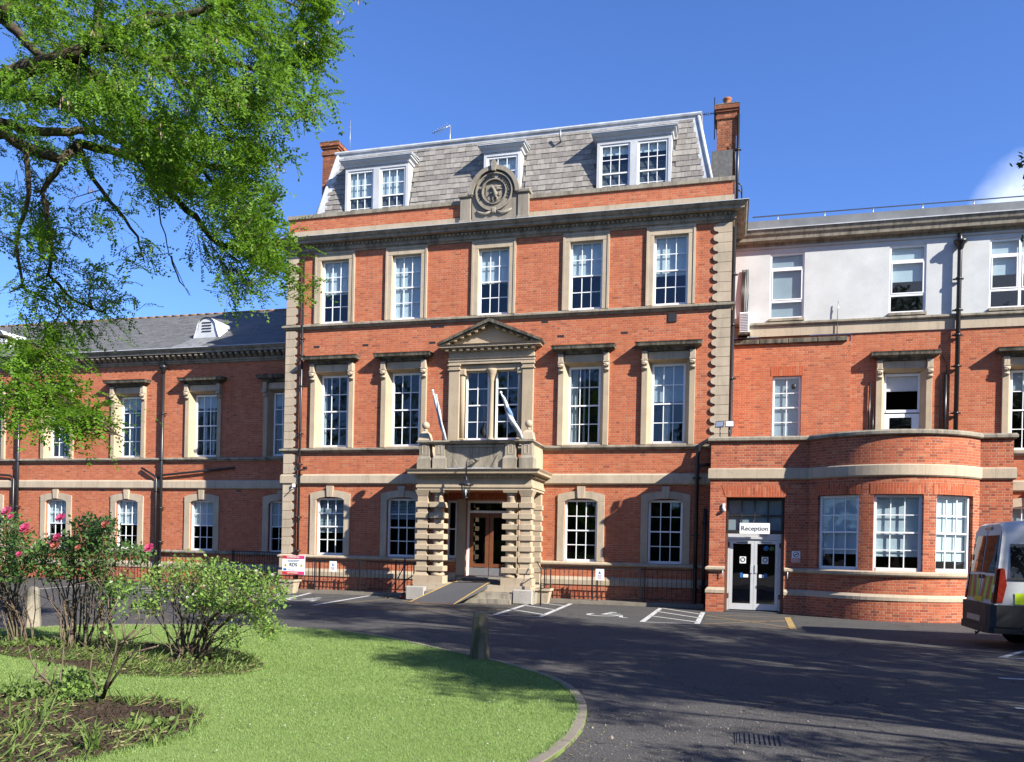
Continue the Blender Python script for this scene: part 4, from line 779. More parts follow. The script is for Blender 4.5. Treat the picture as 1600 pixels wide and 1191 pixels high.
for nm, prof, mt in (('stone_band', [(0, 9.032), (.05, 9.032), (.05, 9.368), (0, 9.368)], 'stone'), ('string_course', [(0, 9.37), (.09, 9.38), (.14, 9.42), (.14, 9.48), (.02, 9.52), (0, 9.52)], 'stone_grey'),
    ('cornice', [(0, 12.10), (.02, 12.10), (.03, 12.2), (.28, 12.22), (.30, 12.33), (.36, 12.40), (.41, 12.55), (.42, 12.56)], 'stone_grey'), ('gutter', [(.422, 12.545), (.44, 12.545), (.44, 12.575), (.25, 12.60)], 'lead'), ('roof_edge', [(.24, 12.58), (.25, 12.90), (.0, 12.92), (-6, 12.92)], 'felt'),
    ('storey_band', [(0, 3.79), (.06, 3.80), (.10, 3.84), (.10, 4.10), (.06, 4.15), (0, 4.16)], 'stone'), ('string_course', [(0, 4.92), (.05, 4.93), (.09, 4.98), (.14, 5.0), (.14, 5.05), (.02, 5.085), (0, 5.085)], 'stone_grey'), ('sill_band', [(0, 1.14), (.13, 1.19), (.13, 1.24), (.03, 1.285), (0, 1.285)], 'stone')):
    P = RP if nm in ('stone_band', 'cornice', 'gutter', 'roof_edge') or prof[0][1] > 9 else [(6.9, QY), (RX1, QY), (RX1, QY + 8)]
    build(MB().sweep(P, prof), nm, MAT[mt], rw)
build(MB().box(RX0 + .02, RX1, QY - .028, QY, 12.0, 12.02), 'render_bead', MAT['stone'], rw)
def casement(x0, x1, z0, z1, cols, bl):
    a = (x1 - x0) / 2; h = z1 - z0; m_ = MB(); fr = .06; cx = (x0 + x1) / 2; y = QY + .04
    t1, t2 = z0 + h * .27, z0 + h * .77; m_.box(x0, x0 + fr, y, y + .08, z0, z1); m_.box(x1 - fr, x1, y, y + .08, z0, z1); m_.box(x0 + fr, x1 - fr, y, y + .08, z1 - fr, z1); m_.box(x0 + fr, x1 - fr, y - .02, y + .08, z0, z0 + fr)
    for t in (t1, t2): m_.box(x0 + fr, x1 - fr, y + .002, y + .08, t - .04, t + .04)
    cw = (x1 - x0) / cols
    for k in range(1, cols): m_.box(x0 + cw * k - .04, x0 + cw * k + .04, y - .004, y + .08, z0, z1)
    for k in range(cols):
        c0, c1 = x0 + cw * k + .06, x0 + cw * (k + 1) - .06
        for s in (c0, c1 - .035): m_.box(s, s + .035, y - .012, y + .07, t1 + .04, t2 - .04)
        for s in (t1 + .04, t2 - .075): m_.box(c0 + .035, c1 - .035, y - .012, y + .07, s, s + .035)
    w = build(m_, 'window', MAT['white'], rw)
    for k in range(cols):
        c0, c1 = x0 + cw * k + .04, x0 + cw * (k + 1) - .04
        for p, q in ((z0 + fr, t1 - .04), (t1 + .05, t2 - .05), (t2 + .04, z1 - fr)): build(MB().box(c0, c1, y + .03, y + .036, p, q), 'pane', MAT['glass'], w)
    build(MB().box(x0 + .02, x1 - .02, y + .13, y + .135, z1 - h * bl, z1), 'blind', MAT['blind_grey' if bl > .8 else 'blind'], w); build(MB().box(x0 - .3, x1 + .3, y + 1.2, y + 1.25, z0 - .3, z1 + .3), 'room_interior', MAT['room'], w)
    build(MB().box(x0 - .02, x1 + .02, QY - .09, QY + .04, z0 - .09, z0 - .003), 'window_sill', MAT['stone_grey'], w)
casement(1.12, 2.22, 9.63, 11.84, 1, .95); casement(4.86, 5.96, 9.63, 11.84, 1, .52); casement(7.80, 9.55, 9.63, 11.84, 2, .5); casement(13.2, 14.3, 9.63, 11.84, 1, .5)
sash(rw, 1.73, QY - .05, 5.05, .90, 2.6, cols=2, rows=5, split=.6, bmat='blind_grey', blind=.98)
o = build(MB().lathe([(.085, -.02), (.085, 0), (.06, .02)], (0, 0, 0), 14), 'extractor_fan', MAT['blackframe'], rw, (1.95, QY - .045, 7.32), True); o.rotation_euler.x = R_(90)
build(MB().box(1.20, 2.26, QY - .148, QY - .14, 7.66, 7.98), 'brick_arch', MAT['rubbed'], rw)
for k, x in enumerate(RWIN):
    surround_hood(rw, x, QY)
    if k: sash(rw, x, QY + .20, 5.12, 1.06, 2.56, blind=.25, bmat='blind_grey'); surround_arch(rw, x, QY, 1.285, 3.49, .12, 1.62, 1.09); sash(rw, x, QY + .09, 1.27, 1.08, 2.06, blind=.5, bmat='blind_grey')
sash(rw, RWIN[0], QY + .20, 6.40, 1.10, 1.28, cols=3, rows=2, split=0, blind=.42, bmat='blind_grey')
m_ = MB(); x0, x1, y = 4.82, 5.88, QY + .2; m_.box(x0, x0 + .16, y, y + .06, 5.08, 6.36); m_.box(x1 - .22, x1, y, y + .06, 5.08, 6.36); m_.box(x0 + .16, x1 - .22, y, y + .06, 6.24, 6.36); m_.box(x0 + .16, x1 - .22, y, y + .06, 5.08, 5.45); d = build(m_, 'roof_door', MAT['white'], rw); build(MB().box(x0 + .16, x1 - .22, y + .02, y + .03, 5.45, 6.24), 'pane', MAT['glass'], d); build(MB().box(x0, x1, y + .8, y + .85, 5.0, 6.4), 'room_interior', MAT['room'], d)
# roof safety rail
m_ = MB(); m_.tube([(.5, QY + .1, 13.18), (RX1, QY + .1, 13.18)], .022, 6)
rail = build(m_, 'roof_rail', MAT['galv'], rw)
for k in range(15): build(MB().tube([(1.33 + 1.5 * k, QY + .1, 12.92), (1.33 + 1.5 * k, QY + .1, 13.17)], .02, 6), 'rail_post', MAT['galv'], rail)
# ornate rainwater pipe
downpipe(rw, [(6.90, QY - .05, 12.05), (6.90, QY - .14, 11.98), (6.90, QY - .16, 11.85), (6.88, QY - .16, 5.1)], .07, [(6.88, QY - .16, z) for z in (10.6, 9.6, 8.8, 7.8, 6.3)]); m_ = MB(); m_.lathe([(.07, 11.52), (.10, 11.58), (.13, 11.68), (.20, 11.74), (.21, 11.80), (.10, 11.82)], (6.90, QY - .2, 0), 14); build(m_, 'hopper_head', MAT['iron'], rw)
for pts, r in (([(6.58, QY - .08, 7.55), (6.58, QY - .08, 5.1)], .05), ([(6.70, QY - .06, 7.5), (6.52, QY - .06, 7.65), (6.44, QY - .06, 7.5), (6.44, QY - .06, 5.1)], .018), ([(4.33, QY - .06, 7.35), (4.32, QY - .06, 5.1)], .03), ([(4.44, QY - .06, 6.55), (4.44, QY - .06, 5.1)], .02), ([(6.47, QY - .03, 8.2), (6.62, QY - .03, 7.9), (6.64, QY - .03, 5.2)], .012)): build(MB().tube(pts, r, 6), 'service_pipe', MAT['iron'], rw)
m_ = MB(); m_.tube([(2.98 + .3, QY - .1, 9.0), (3.28, QY - .1, 9.8), (3.30, QY - .1, 10.1)], .014, 6); m_.tube([(3.28, QY - .1, 9.75), (3.33, QY - .1, 9.95)], .01, 6); build(m_, 'conduit', MAT['galv'], rw)
# ================================================================== RECEPTION BLOCK WITH ROUND BAY
RY = -1.70; BX, BY, BR = 4.33, -.06, 2.74; A0 = math.degrees(math.acos((BY - RY) / BR))
rec = thing('reception_block', (3, RY, 0), 'single-storey brick reception block with round bay and three white sash windows', 'building')
RL, RRT = -.60, 7.33
def bay_pt(u, out, z): t = R_(u); return (BX + (BR + out) * math.sin(t), BY - (BR + out) * math.cos(t), z)
yb = BY - BR * math.cos(R_(A0)); xl, xr = BX - BR * math.sin(R_(A0)), BX + BR * math.sin(R_(A0))
K = BR * math.pi / 180
mb = MB(); wall_holes(mb, RL, xl, -.08, 4.94, RY, [(-.14, 1.50, -.08, 3.31, .42)], sill=False)
bh = [(-46, -21, 1.29, 3.35, .22), (-13.3, 12.7, 1.29, 3.35, .22), (19.8, 46, 1.29, 3.35, .22)]
tmp = MB(); wall_holes(tmp, -A0, A0, -.08, 4.94, 0, bh, fmap=bay_pt, maxw=3.0)
for i, u in enumerate(tmp.uv): tmp.uv[i] = [(a * K + BX, b) for a, b in u]
mb.idx(tmp.v, tmp.f, uvs=tmp.uv)
wall_holes(mb, xr, RRT, -.08, 4.94, RY, [])
mb.face([(RL, QY, -.08), (RL, RY, -.08), (RL, RY, 4.94), (RL, QY, 4.94)]); mb.face([(RRT, RY, -.08), (RRT, QY, -.08), (RRT, QY, 4.94), (RRT, RY, 4.94)])
if abs(yb - RY) > .01:
    for x in (xl, xr): mb.face([(x, yb, -.08), (x, RY, -.08), (x, RY, 4.94), (x, yb, 4.94)])
build(mb, 'wall', MAT['brick_low'], rec)
arcp = [bay_pt(-A0 + 2 * A0 * k / 28, 0, 0)[:2] for k in range(29)]
full = [(RL, QY), (RL, RY), (xl, RY)] + [p for p in arcp if True] + [(xr, RY), (RRT, RY), (RRT, QY)]
full = [full[0], full[1]] + [(xl - .001, RY)] + arcp[1:-1] + [(xr + .001, RY), (RRT, RY), (RRT, QY)]
right_low = [(1.50, RY), (xl - .001, RY)] + arcp[1:-1] + [(xr + .001, RY), (RRT, RY), (RRT, QY)]
left_low = [(RL, QY), (RL, RY), (-.14, RY)]
build(MB().sweep(full, [(-.30, 4.93), (.06, 4.932), (.09, 4.96), (.09, 5.03), (.05, 5.075), (-.30, 5.08)]), 'parapet_coping', MAT['stone_grey'], rec)
build(MB().sweep(full, [(0, 3.82), (.04, 3.825), (.07, 3.86), (.07, 4.12), (.05, 4.15), (0, 4.155)]), 'storey_band', MAT['stone'], rec)
for P in (right_low, left_low):
    build(MB().sweep(P, [(0, 1.14), (.07, 1.15), (.10, 1.19), (.10, 1.25), (.02, 1.288), (0, 1.288)]), 'sill_band', MAT['stone'], rec)
    build(MB().sweep(P, [(0, .50), (.09, .502), (.09, .59), (.03, .66), (0, .665)]), 'plinth_band', MAT['stone'], rec)
    build(MB().sweep(P, [(0, -.08), (.07, -.08), (.07, .50), (0, .50)]), 'plinth', MAT['brick_low'], rec)
m_ = MB(); m_.prism_z([(RL + .3, QY - .2), (RL + .3, RY + .3), (xl, RY + .3)] + [bay_pt(-A0 + 2 * A0 * k / 14, -.3, 0)[:2] for k in range(15)] + [(xr, RY + .3), (RRT - .2, RY + .3), (RRT - .2, QY - .2)], 4.6, 4.72); build(m_, 'flat_roof', MAT['felt'], rec)
for c, hw, bl in ((-33.5, 12.5, .78), (-.3, 13.0, .80), (32.9, 13.1, .85)):
    x, y, _ = bay_pt(c, (BR - .09) * math.cos(R_(hw)) - BR, 0); w = 2 * (BR - .09) * math.sin(R_(hw)) - .01
    sash(rec, x, y, 1.29, round(w, 3), 2.05, blind=bl, bmat='blind', rotz=R_(c), room=.9, ex=-.03)
for a, b in ((-48, -19), (-15.3, 14.7), (17.8, 48)):   # gauged brick heads
    m_ = MB(); n = 8
    for k in range(n):
        u0, u1 = a + (b - a) * k / n, a + (b - a) * (k + 1) / n; m_.face([bay_pt(u0, .006, 3.352), bay_pt(u1, .006, 3.352), bay_pt(u1, .006, 3.66), bay_pt(u0, .006, 3.66)], [(u0 * K, 3.352), (u1 * K, 3.352), (u1 * K, 3.66), (u0 * K, 3.66)])
    build(m_, 'brick_arch', MAT['rubbed'], rec)
build(MB().prism_y([(-.16, 3.314), (1.52, 3.314), (1.64, 3.66), (-.28, 3.66)], RY - .008, RY + .002), 'brick_arch', MAT['rubbed'], rec)
# reception doorway: dark fanlight above silver doors between brown posts
y = RY + .28; m_ = MB(); x0, x1 = -.12, 1.48
m_.box(x0, x0 + .06, y, y + .08, 2.26, 3.30); m_.box(x1 - .06, x1, y, y + .08, 2.26, 3.30); m_.box(x0 + .06, x1 - .06, y, y + .08, 3.23, 3.30); m_.box(x0 + .06, x1 - .06, y, y + .08, 2.26, 2.36)
for k in (1, 2, 3): xx = x0 + .06 + (x1 - x0 - .12) * k / 4; m_.box(xx - .02, xx + .02, y + .01, y + .06, 2.36, 3.23)
m_.box(x0 + .06, x1 - .06, y + .008, y + .062, 2.775, 2.815); fan = build(m_, 'fanlight', MAT['blackframe'], rec)
for k in range(4):
    for z in (2.36, 2.80): a = x0 + .06 + (x1 - x0 - .12) * k / 4; build(MB().box(a + .01, a + .36, y + .03, y + .036, z, z + .43), 'pane', MAT['glass'], fan)
build(MB().box(x0 + .02, x1 - .02, y + .085, y + .09, 2.3, 3.29), 'blind', MAT['blind_grey'], fan)
for x in (x0 - .012, x1 - .048): build(MB().box(x, x + .06, y - .24, y - .005, ZG, 2.25), 'door_post', MAT['brown'], rec)
m_ = MB(); m_.box(x0 + .052, x0 + .11, y, y + .08, .0, 2.25); m_.box(x1 - .115, x1 - .052, y, y + .08, .0, 2.25); m_.box(x0 + .11, x1 - .115, y, y + .08, 2.08, 2.25); m_.box(.42, .94, y - .03, y, 2.10, 2.16); rd = build(m_, 'reception_door', MAT['alu'], rec)
for a, b in ((x0 + .115, .678), (.684, x1 - .12)):
    m_ = MB(); m_.box(a, a + .085, y + .01, y + .06, .02, 2.07); m_.box(b - .085, b, y + .01, y + .06, .02, 2.07); m_.box(a + .085, b - .085, y + .01, y + .06, 1.96, 2.07); m_.box(a + .085, b - .085, y + .01, y + .06, .02, .20); lf = build(m_, 'door_leaf', MAT['alu'], rec)
    build(MB().box(a + .085, b - .085, y + .03, y + .036, .20, 1.96), 'pane', MAT['door_glass'], lf); hx = b - .06 if a < .3 else a + .06
    build(MB().box(hx - .035, hx + .035, y - .012, y + .008, 1.10, 1.34), 'push_plate', MAT['alu'], lf); cx = (a + b) / 2 + (.03 if a < .3 else -.03)
    build(MB().box(cx - .07, cx + .01, y + .024, y + .029, .96, 1.10) if a < .3 else MB().box(cx - .01, cx + .07, y + .024, y + .029, .96, 1.10), 'notice', MAT['signblue'], lf)
    build(MB().box(cx + .022, cx + .16, y + .022, y + .029, .97, 1.06) if a < .3 else MB().box(cx - .16, cx - .022, y + .022, y + .029, .97, 1.06), 'notice', MAT['signwhite'], lf)
    build(MB().box(cx - .09, cx + .09, y + .024, y + .029, 1.38, 1.58), 'notice', MAT['signwhite'], lf); o = build(ring(.045, .07, -.004, 0, 0, 20), 'notice_ring', MAT['ink'], lf, (cx - XC, y + .022, 1.49), True); o.location.x -= 0
    build(MB().box(a + .19, b - .19, y + .004, y + .012, 1.985, 2.005), 'closer_slot', MAT['blackframe'], lf)
for z in (.35, 1.85): build(MB().box(x0 + .055, x0 + .10, y - .025, y, z, z + .14), 'hinge', MAT['brown'], rd); build(MB().box(x1 - .10, x1 - .055, y - .025, y, z, z + .14), 'hinge', MAT['brown'], rd)
m_ = MB(); m_.lathe([(.001, -.004), (.075, -.004), (.075, 0), (.001, 0)], (0, 0, 0), 20); o = build(m_, 'window_transfer', MAT['signblue'], rd, (1.02, y + .024, 1.83), True); o.rotation_euler.x = R_(90)
build(MB().prism_y([(1.09, 1.80), (1.16, 1.76), (1.25, 1.80), (1.22, 1.88), (1.14, 1.90)], y + .022, y + .027), 'window_transfer', MAT['weed'], rd)
build(MB().box(x0, x1, y + 2.0, y + 2.05, 0, 3.4), 'room_interior', MAT['lobby'], rd); build(MB().box(x0, x1, RY - .02, y + 2.0, ZG + .002, -.01), 'door_threshold', MAT['rampgrey'], rec)
m_ = MB(); m_.tube([(1.60, RY - .02, .98), (1.60, RY - .07, .98), (1.60, RY - .07, 1.18), (1.60, RY - .02, 1.18)], .012, 8); build(m_, 'door_holdback', MAT['alu'], rec)
m_ = MB(); m_.tube([(-.20, RY - .02, .98), (-.20, RY - .07, .98), (-.20, RY - .07, 1.18), (-.20, RY - .02, 1.18)], .012, 8); build(m_, 'door_holdback', MAT['alu'], rec)

# ================================================================== THINGS FIXED TO THE BUILDINGS
def board(name, x0, x1, z0, z1, y, mat, label, cat, th=.02, group=None):
    o = build(MB().bbox(x0, x1, y, y + th, z0, z1, .004), name, mat, None, ((x0 + x1) / 2, y, z0)); return tag(o, label, cat, group)
sg = board('reception_sign', .25, 1.09, 2.245, 2.56, RY - .03, MAT['signwhite'], 'white sign board reading Reception over the silver glass doors', 'sign')
put_text('Reception', .185, MAT['ink'], sg, (.67, RY - .034, 2.40), sx=1.0)
sg = board('no_smoking_sign', 1.71, 1.94, 1.45, 1.77, RY - .015, MAT['signwhite'], 'small white and red no-smoking sign on brick beside reception door', 'sign', .012)
build(MB().box(1.725, 1.925, RY - .019, RY - .0155, 1.465, 1.575), 'red_panel', MAT['signred'], sg)
o = build(ring(.062, .078, -.004, 0, 0, 24), 'prohibition_ring', MAT['ink'], sg, (1.825 - XC, RY - .016, 1.675), True)
o = build(MB().box(-.065, .065, -.004, 0, -.008, .008), 'prohibition_bar', MAT['ink'], sg, (1.825, RY - .0165, 1.675), True); o.rotation_euler.y = R_(-40)
build(MB().box(1.79, 1.86, RY - .0185, RY - .0155, 1.665, 1.685), 'cigarette_mark', MAT['ink'], sg)
for z in (1.545, 1.515, 1.485): build(MB().box(1.745, 1.905, RY - .0215, RY - .0195, z, z + .012), 'printed_line', MAT['signwhite'], sg)
al = board('alarm_box', 3.92, 4.06, 5.30, 5.46, QY - .06, MAT['signwhite'], 'tiny white alarm box on brick wall left of the roof door', 'alarm box', .06)
build(MB().box(3.96, 4.02, QY - .065, QY - .0605, 5.35, 5.41), 'red_mark', MAT['signred'], al)
# door camera
dc = thing('door_camera', (-.22, RY, 2.98), 'small white camera on brick at the upper left of the reception door', 'camera')
build(MB().box(-.24, -.17, RY - .05, RY, 2.98, 3.12), 'bracket', MAT['signwhite'], dc); build(MB().sphere((-.20, RY - .06, 2.93), .055, 12), 'dome', MAT['alu'], dc)
# floodlights on the coping
def floodlight(x, y, z, yaw, label):
    f = thing('floodlight', (x, y, z), label, 'floodlight', 'floodlights on the reception coping')
    build(MB().tube([(x, y, z), (x, y, z + .28)], .016, 6), 'stand', MAT['iron'], f)
    o = build(MB().frustum(0, 0, -.05, .05, .13, .10, .09, .07), 'housing', MAT['iron'], f, (x, y - .06, z + .36), True); o.rotation_euler = (R_(-105), 0, R_(yaw)); o2 = build(MB().box(-.11, .11, -.08, .08, -.056, -.051), 'lens', MAT['alu'], o, None); o2.location = (0, 0, 0); o2.data.transform(Matrix.Translation(wloc(o)))
    return f
floodlight(-.36, RY + .1, 5.08, -25, 'floodlight on reception coping turned to the left, lower of the pair'); floodlight(-.10, RY + .2, 5.10, 8, 'floodlight on reception coping facing forward, higher of the pair')
# left wall light
sl = thing('wall_light', (-15.2, -.06, 3.7), 'small white security light on the corner stone with angled arm', 'wall light')
build(MB().box(-15.24, -15.14, -.14, -.06, 3.69, 3.81), 'head', MAT['signwhite'], sl); build(MB().tube([(-15.19, -.1, 3.69), (-15.30, -.2, 3.55)], .02, 8), 'arm', MAT['galv'], sl)
m_ = MB(); m_.tube([(-14.97, -.2, 4.28), (-14.85, -.25, 4.28), (-14.68, -.22, 4.34)], .02, 8); m_.box(-14.74, -14.62, -.3, -.18, 4.3, 4.40); tag(build(m_, 'pipe_camera', MAT['iron'], None, (-14.9, -.2, 4.28)), 'black camera on a short arm fixed to the left downpipe', 'camera')
# air conditioner
ac = thing('air_conditioner', (.3, QY - .4, 9.0), 'white slatted air-conditioning unit in the corner below the cornice', 'air conditioner')
build(MB().bbox(.14, .46, QY - .42, QY - .06, 9.12, 9.80, .02), 'casing', MAT['white'], ac)
for k in range(11): build(MB().box(.17, .43, QY - .435, QY - .421, 9.18 + .055 * k, 9.20 + .055 * k), 'slat', MAT['galv'], ac)
build(MB().box(.10, .50, QY - .42, QY, 9.05, 9.115), 'bracket', MAT['stone_black'], ac)
for k in range(5): build(MB().tube([(.20 + .045 * k, QY - .06, 9.80), (.19 + .05 * k + random.uniform(-.02, .02), QY - .09, 10.4), (.21 + .045 * k, QY - .05, 11.35)], .016, 6), 'cable', MAT['iron'], ac)
m_ = MB(); m_.tube([(.1, QY - .2, 8.98), (.5, QY - .2, 8.98)], .06, 8); build(m_, 'drain_pipe', MAT['iron'], ac)
# aerials
def aerial(name, segs, label, mat='galv'):
    m_ = MB()
    for pts, r in segs: m_.tube(pts, r, 6)
    return tag(build(m_, name, MAT[mat], None, segs[0][0][0]), label, 'aerial')
aerial('roof_aerial', [([(-10.29, 2, 16.25), (-10.29, 2, 17.2)], .022), ([(-10.29, 2, 17.18), (-10.95, 1.9, 16.92)], .018)] + [([(-10.35 - .09 * k, 1.8, 17.155 - .036 * k), (-10.35 - .09 * k, 2.15, 17.155 - .036 * k)], .008) for k in range(7)], 'bent television aerial on a mast above the middle of the mansard')
aerial('whip_aerial', [([(-15.05, 3.45, 17.2), (-15.05, 3.45, 18.65)], .012), ([(-15.05, 3.45, 18.4), (-15.12, 3.45, 18.3)], .008)], 'thin white whip aerial beside the left chimney')
aerial('chimney_aerial', [([(-.82, 2.5, 15.9), (-.84, 2.5, 17.35)], .016), ([(-.84, 2.45, 16.78), (-1.34, 2.3, 16.70)], .014)] + [([(-.88 - .07 * k, 2.44 - .02 * k - .12, 16.775 - .012 * k), (-.88 - .07 * k, 2.44 - .02 * k + .12, 16.775 - .012 * k)], .008) for k in range(7)], 'television aerial with short prongs on the right chimney', 'iron')
# lantern on its bracket
LX = -7.98; lan = thing('wall_lantern', (LX + .12, YP + .1, 4.38), 'black four-sided lantern hanging from a curved bracket on the porch balcony', 'lantern')
m_ = MB(); m_.tube([(LX + .16, YP + .12, 4.42), (LX + .16, YP - .05, 4.42), (LX + .12, YP - .25, 4.46), (LX + .03, YP - .42, 4.42), (LX, YP - .48, 4.3), (LX, YP - .48, 3.80)], .024, 8); m_.tube([(LX + .14, YP - .1, 4.30), (LX + .1, YP - .22, 4.36), (LX + .04, YP - .36, 4.30)], .014, 6); m_.lathe([(.05, 0), (.07, .02), (.07, .05), (.03, .06)], (LX + .16, YP + .02, 4.39), 10); build(m_, 'bracket', MAT['iron'], lan)
LYY = YP - .48; m_ = MB(); m_.lathe([(.235, 3.60), (.24, 3.625), (.16, 3.68), (.10, 3.73), (.06, 3.77), (.035, 3.82), (.05, 3.84), (.02, 3.88)], (LX, LYY, 0), 14); build(m_, 'roof', MAT['iron'], lan)
m_ = MB()
for k in range(6): t = math.pi * k / 3; m_.tube([(LX + .165 * math.cos(t), LYY + .165 * math.sin(t), 3.60), (LX + .075 * math.cos(t), LYY + .075 * math.sin(t), 3.22)], .009, 5)
m_.lathe([(.085, 3.20), (.09, 3.225), (.05, 3.23)], (LX, LYY, 0), 12); m_.lathe([(.01, 3.15), (.03, 3.19), (.05, 3.20)], (LX, LYY, 0), 10); build(m_, 'cage', MAT['iron'], lan)
build(MB().lathe([(.070, 3.23), (.155, 3.598)], (LX, LYY, 0), 6, True), 'glass', MAT['lamp_glass'], lan); build(MB().lathe([(.02, 3.24), (.03, 3.34), (.045, 3.40), (.03, 3.47)], (LX, LYY, 0), 10), 'bulb', MAT['signwhite'], lan)
# furled flags
def flag(b, t, wide, label):
    b, t = Vector(b), Vector(t); f = thing('furled_flag', b, label, 'flag', 'flags over the porch')
    m_ = MB(); m_.tube([b, t], .022, 8); m_.sphere(t, .045, 10); build(m_, 'pole', MAT['signwhite'], f)
    m_ = MB(); m2 = MB(); n = 26; d = (t - b)
    for lay in range(3):
        pts = []; rs = []
        for k in range(n + 1):
            u = .02 + .93 * k / n; sag = wide * math.sin(math.pi * min(1, (1 - u) * 1.15 + .05)) * (.4 + .6 * lay / 2); p = b + d * u + Vector((.05 * math.sin(9 * u + lay * 2) * wide * 3 + .03 * lay, -.04 * lay * math.sin(5 * u), -sag)); pts.append(p); rs.append(max(.012, (.035 + .05 * wide * 3 * math.sin(math.pi * u)) * (1 - .25 * math.sin(14 * u + lay))))
        (m2 if lay == 1 else m_).tube(pts, rs, 7)
    build(m_, 'cloth', MAT['flag'], f); build(m2, 'cloth', MAT['flagblue'], f); return f
flag((-8.95, YP + .2, 5.06), (-9.05, -2.52, 6.52), .05, 'furled flag on slanting pole at the left end of the balcony'); flag((-6.35, YP + .1, 5.05), (-6.78, -2.75, 6.36), .22, 'sagging blue and white furled flag on the pole over the lantern side')
# ================================================================== RAILINGS, SIGNS, PLANTERS, RAMP
def railing(name, x0, x1, y, z0, z1, label, step=.148, posts=()):
    r = thing(name, ((x0 + x1) / 2, y, z0), label, 'railing', 'iron railings along the building')
    build(MB().box(x0, x1, y - .008, y + .008, z1 - .06, z1 - .025), 'top_rail', MAT['iron'], r); build(MB().box(x0, x1, y - .008, y + .008, z0 + .10, z0 + .13), 'bottom_rail', MAT['iron'], r)
    bar = MB().box(-.008, .008, -.008, .008, z0 + .13, z1 - .06).mesh('bar'); bar.materials.append(MAT['iron']); n = int((x1 - x0) / step)
    for k in range(n): link('bar', bar, r, (x0 + step * (k + .5), y, 0)).location.z = -z0
    pm = MB().box(-.018, .018, -.018, .018, z0 - .05, z1 + .03).mesh('post'); pm.materials.append(MAT['iron'])
    for x in posts: link('post', pm, r, (x, y, 0)).location.z = -z0
    return r
YR = -.62
tag(build(MB().box(-5.85, -.75, YR - .12, -.09, ZG, .06), 'railing_kerb', MAT['concrete'], None, (-3, YR, ZG)), kind='structure'); tag(build(MB().box(-15.9, -10.05, YR - .12, -.09, ZG, .06), 'railing_kerb', MAT['concrete'], None, (-13, YR, ZG)), kind='structure')
railing('railing', -5.80, -1.0, YR, .06, 1.14, 'black iron railing between the porch and the reception block', posts=(-5.78, -5.58, -4.22, -4.06, -2.70, -2.56, -1.05)); railing('railing', -15.2, -10.25, YR, .06, 1.14, 'black iron railing under the ground-floor windows left of the porch', posts=(-14.0, -13.83, -12.45, -12.28, -10.95, -10.3))
railing('railing', -26.5, -20.2, QY - 1.3, .0, 1.08, 'black iron railing in front of the left wing behind the roses', posts=(-26.4, -24.4, -22.4, -20.3)); railing('railing', -18.9, -16.2, QY - .9, .0, 1.35, 'tall dark railing in the shade where wing meets main block', .11, (-18.8, -16.3))
m_ = MB(); m_.tube([(-10.95, -1.6, ZG), (-10.60, -1.25, .62), (-10.45, -1.1, 1.02), (-10.35, -1.0, 1.05)], .02, 8); m_.tube([(-10.75, -1.75, ZG), (-10.3, -1.3, .55), (-9.95, -1.15, .80)], .02, 8); m_.tube([(-10.40, -1.2, ZG), (-10.40, -1.2, 1.25)], .028, 8); tag(build(m_, 'handrail', MAT['iron'], None, (-10.5, -1.4, ZG)), 'black tubular handrail sloping down beside the porch steps', 'handrail')
m_ = MB(); m_.tube([(-10.2, -1.9, ZG), (-10.2, -1.9, .1), (-9.85, -.7, .75), (-9.85, -.7, .3)], .018, 8); tag(build(m_, 'handrail', MAT['iron'], None, (-10.1, -1.6, ZG)), 'thin black rail slanting up to the left pier of the porch', 'handrail')
tag(build(MB().box(-10.38, -9.99, -1.6, -.75, ZG, .05), 'tile_step', MAT['terracotta_step'], None, (-10.1, -1, ZG)), 'red tiled step at the foot of the porch, left side', 'step')
m_ = MB(); m_.tube([(-5.55, -2.15, ZG), (-5.55, -2.15, 1.10)], .022, 8); m_.tube([(-5.75, -1.9, 1.28), (-5.55, -2.15, 1.05), (-5.5, -.7, 1.05)], .018, 8); m_.tube([(-5.55, -2.15, .55), (-5.5, -.7, .55)], .014, 8); tag(build(m_, 'handrail', MAT['iron'], None, (-5.55, -1.9, ZG)), 'black handrail post beside the right pier of the porch', 'handrail')
ws = board('warning_sign', -15.22, -14.34, .57, 1.25, YR - .10, MAT['signwhite'], 'red and white warning board on the railing below the corner stones', 'sign', .02); yy = YR - .104
for nm, x0, x1, z0, z1, mt in (('header_band', -15.21, -14.57, 1.13, 1.245, 'signred'), ('header_band', -14.568, -14.35, 1.13, 1.245, 'signpink'), ('footer_band', -15.21, -14.57, .575, .69, 'signred'), ('footer_band', -14.568, -14.35, .575, .69, 'signpink'), ('logo_mark', -15.17, -15.05, .72, .79, 'signblue'), ('printed_line', -15.0, -14.7, .73, .745, 'signblue'), ('printed_line', -15.02, -14.55, 1.07, 1.085, 'ink'), ('printed_line', -15.0, -14.6, 1.03, 1.045, 'signblue')): build(MB().box(x0, x1, yy, yy + .004, z0, z1), nm, MAT[mt], ws)
put_text('WARNING', .10, MAT['signwhite'], ws, (-14.80, yy - .003, 1.19)); put_text('RDS', .17, MAT['ink'], ws, (-14.78, yy - .003, .92)); put_text('AUTHORISED', .07, MAT['signwhite'], ws, (-14.80, yy - .003, .635))
for x in (-15.09, -14.47): build(MB().prism_y([(x - .06, .86), (x + .06, .86), (x, .97)], yy, yy + .003), 'hazard_triangle', MAT['signyellow'], ws); build(MB().box(x - .008, x + .008, yy - .003, yy, .885, .935), 'hazard_mark', MAT['ink'], ws)
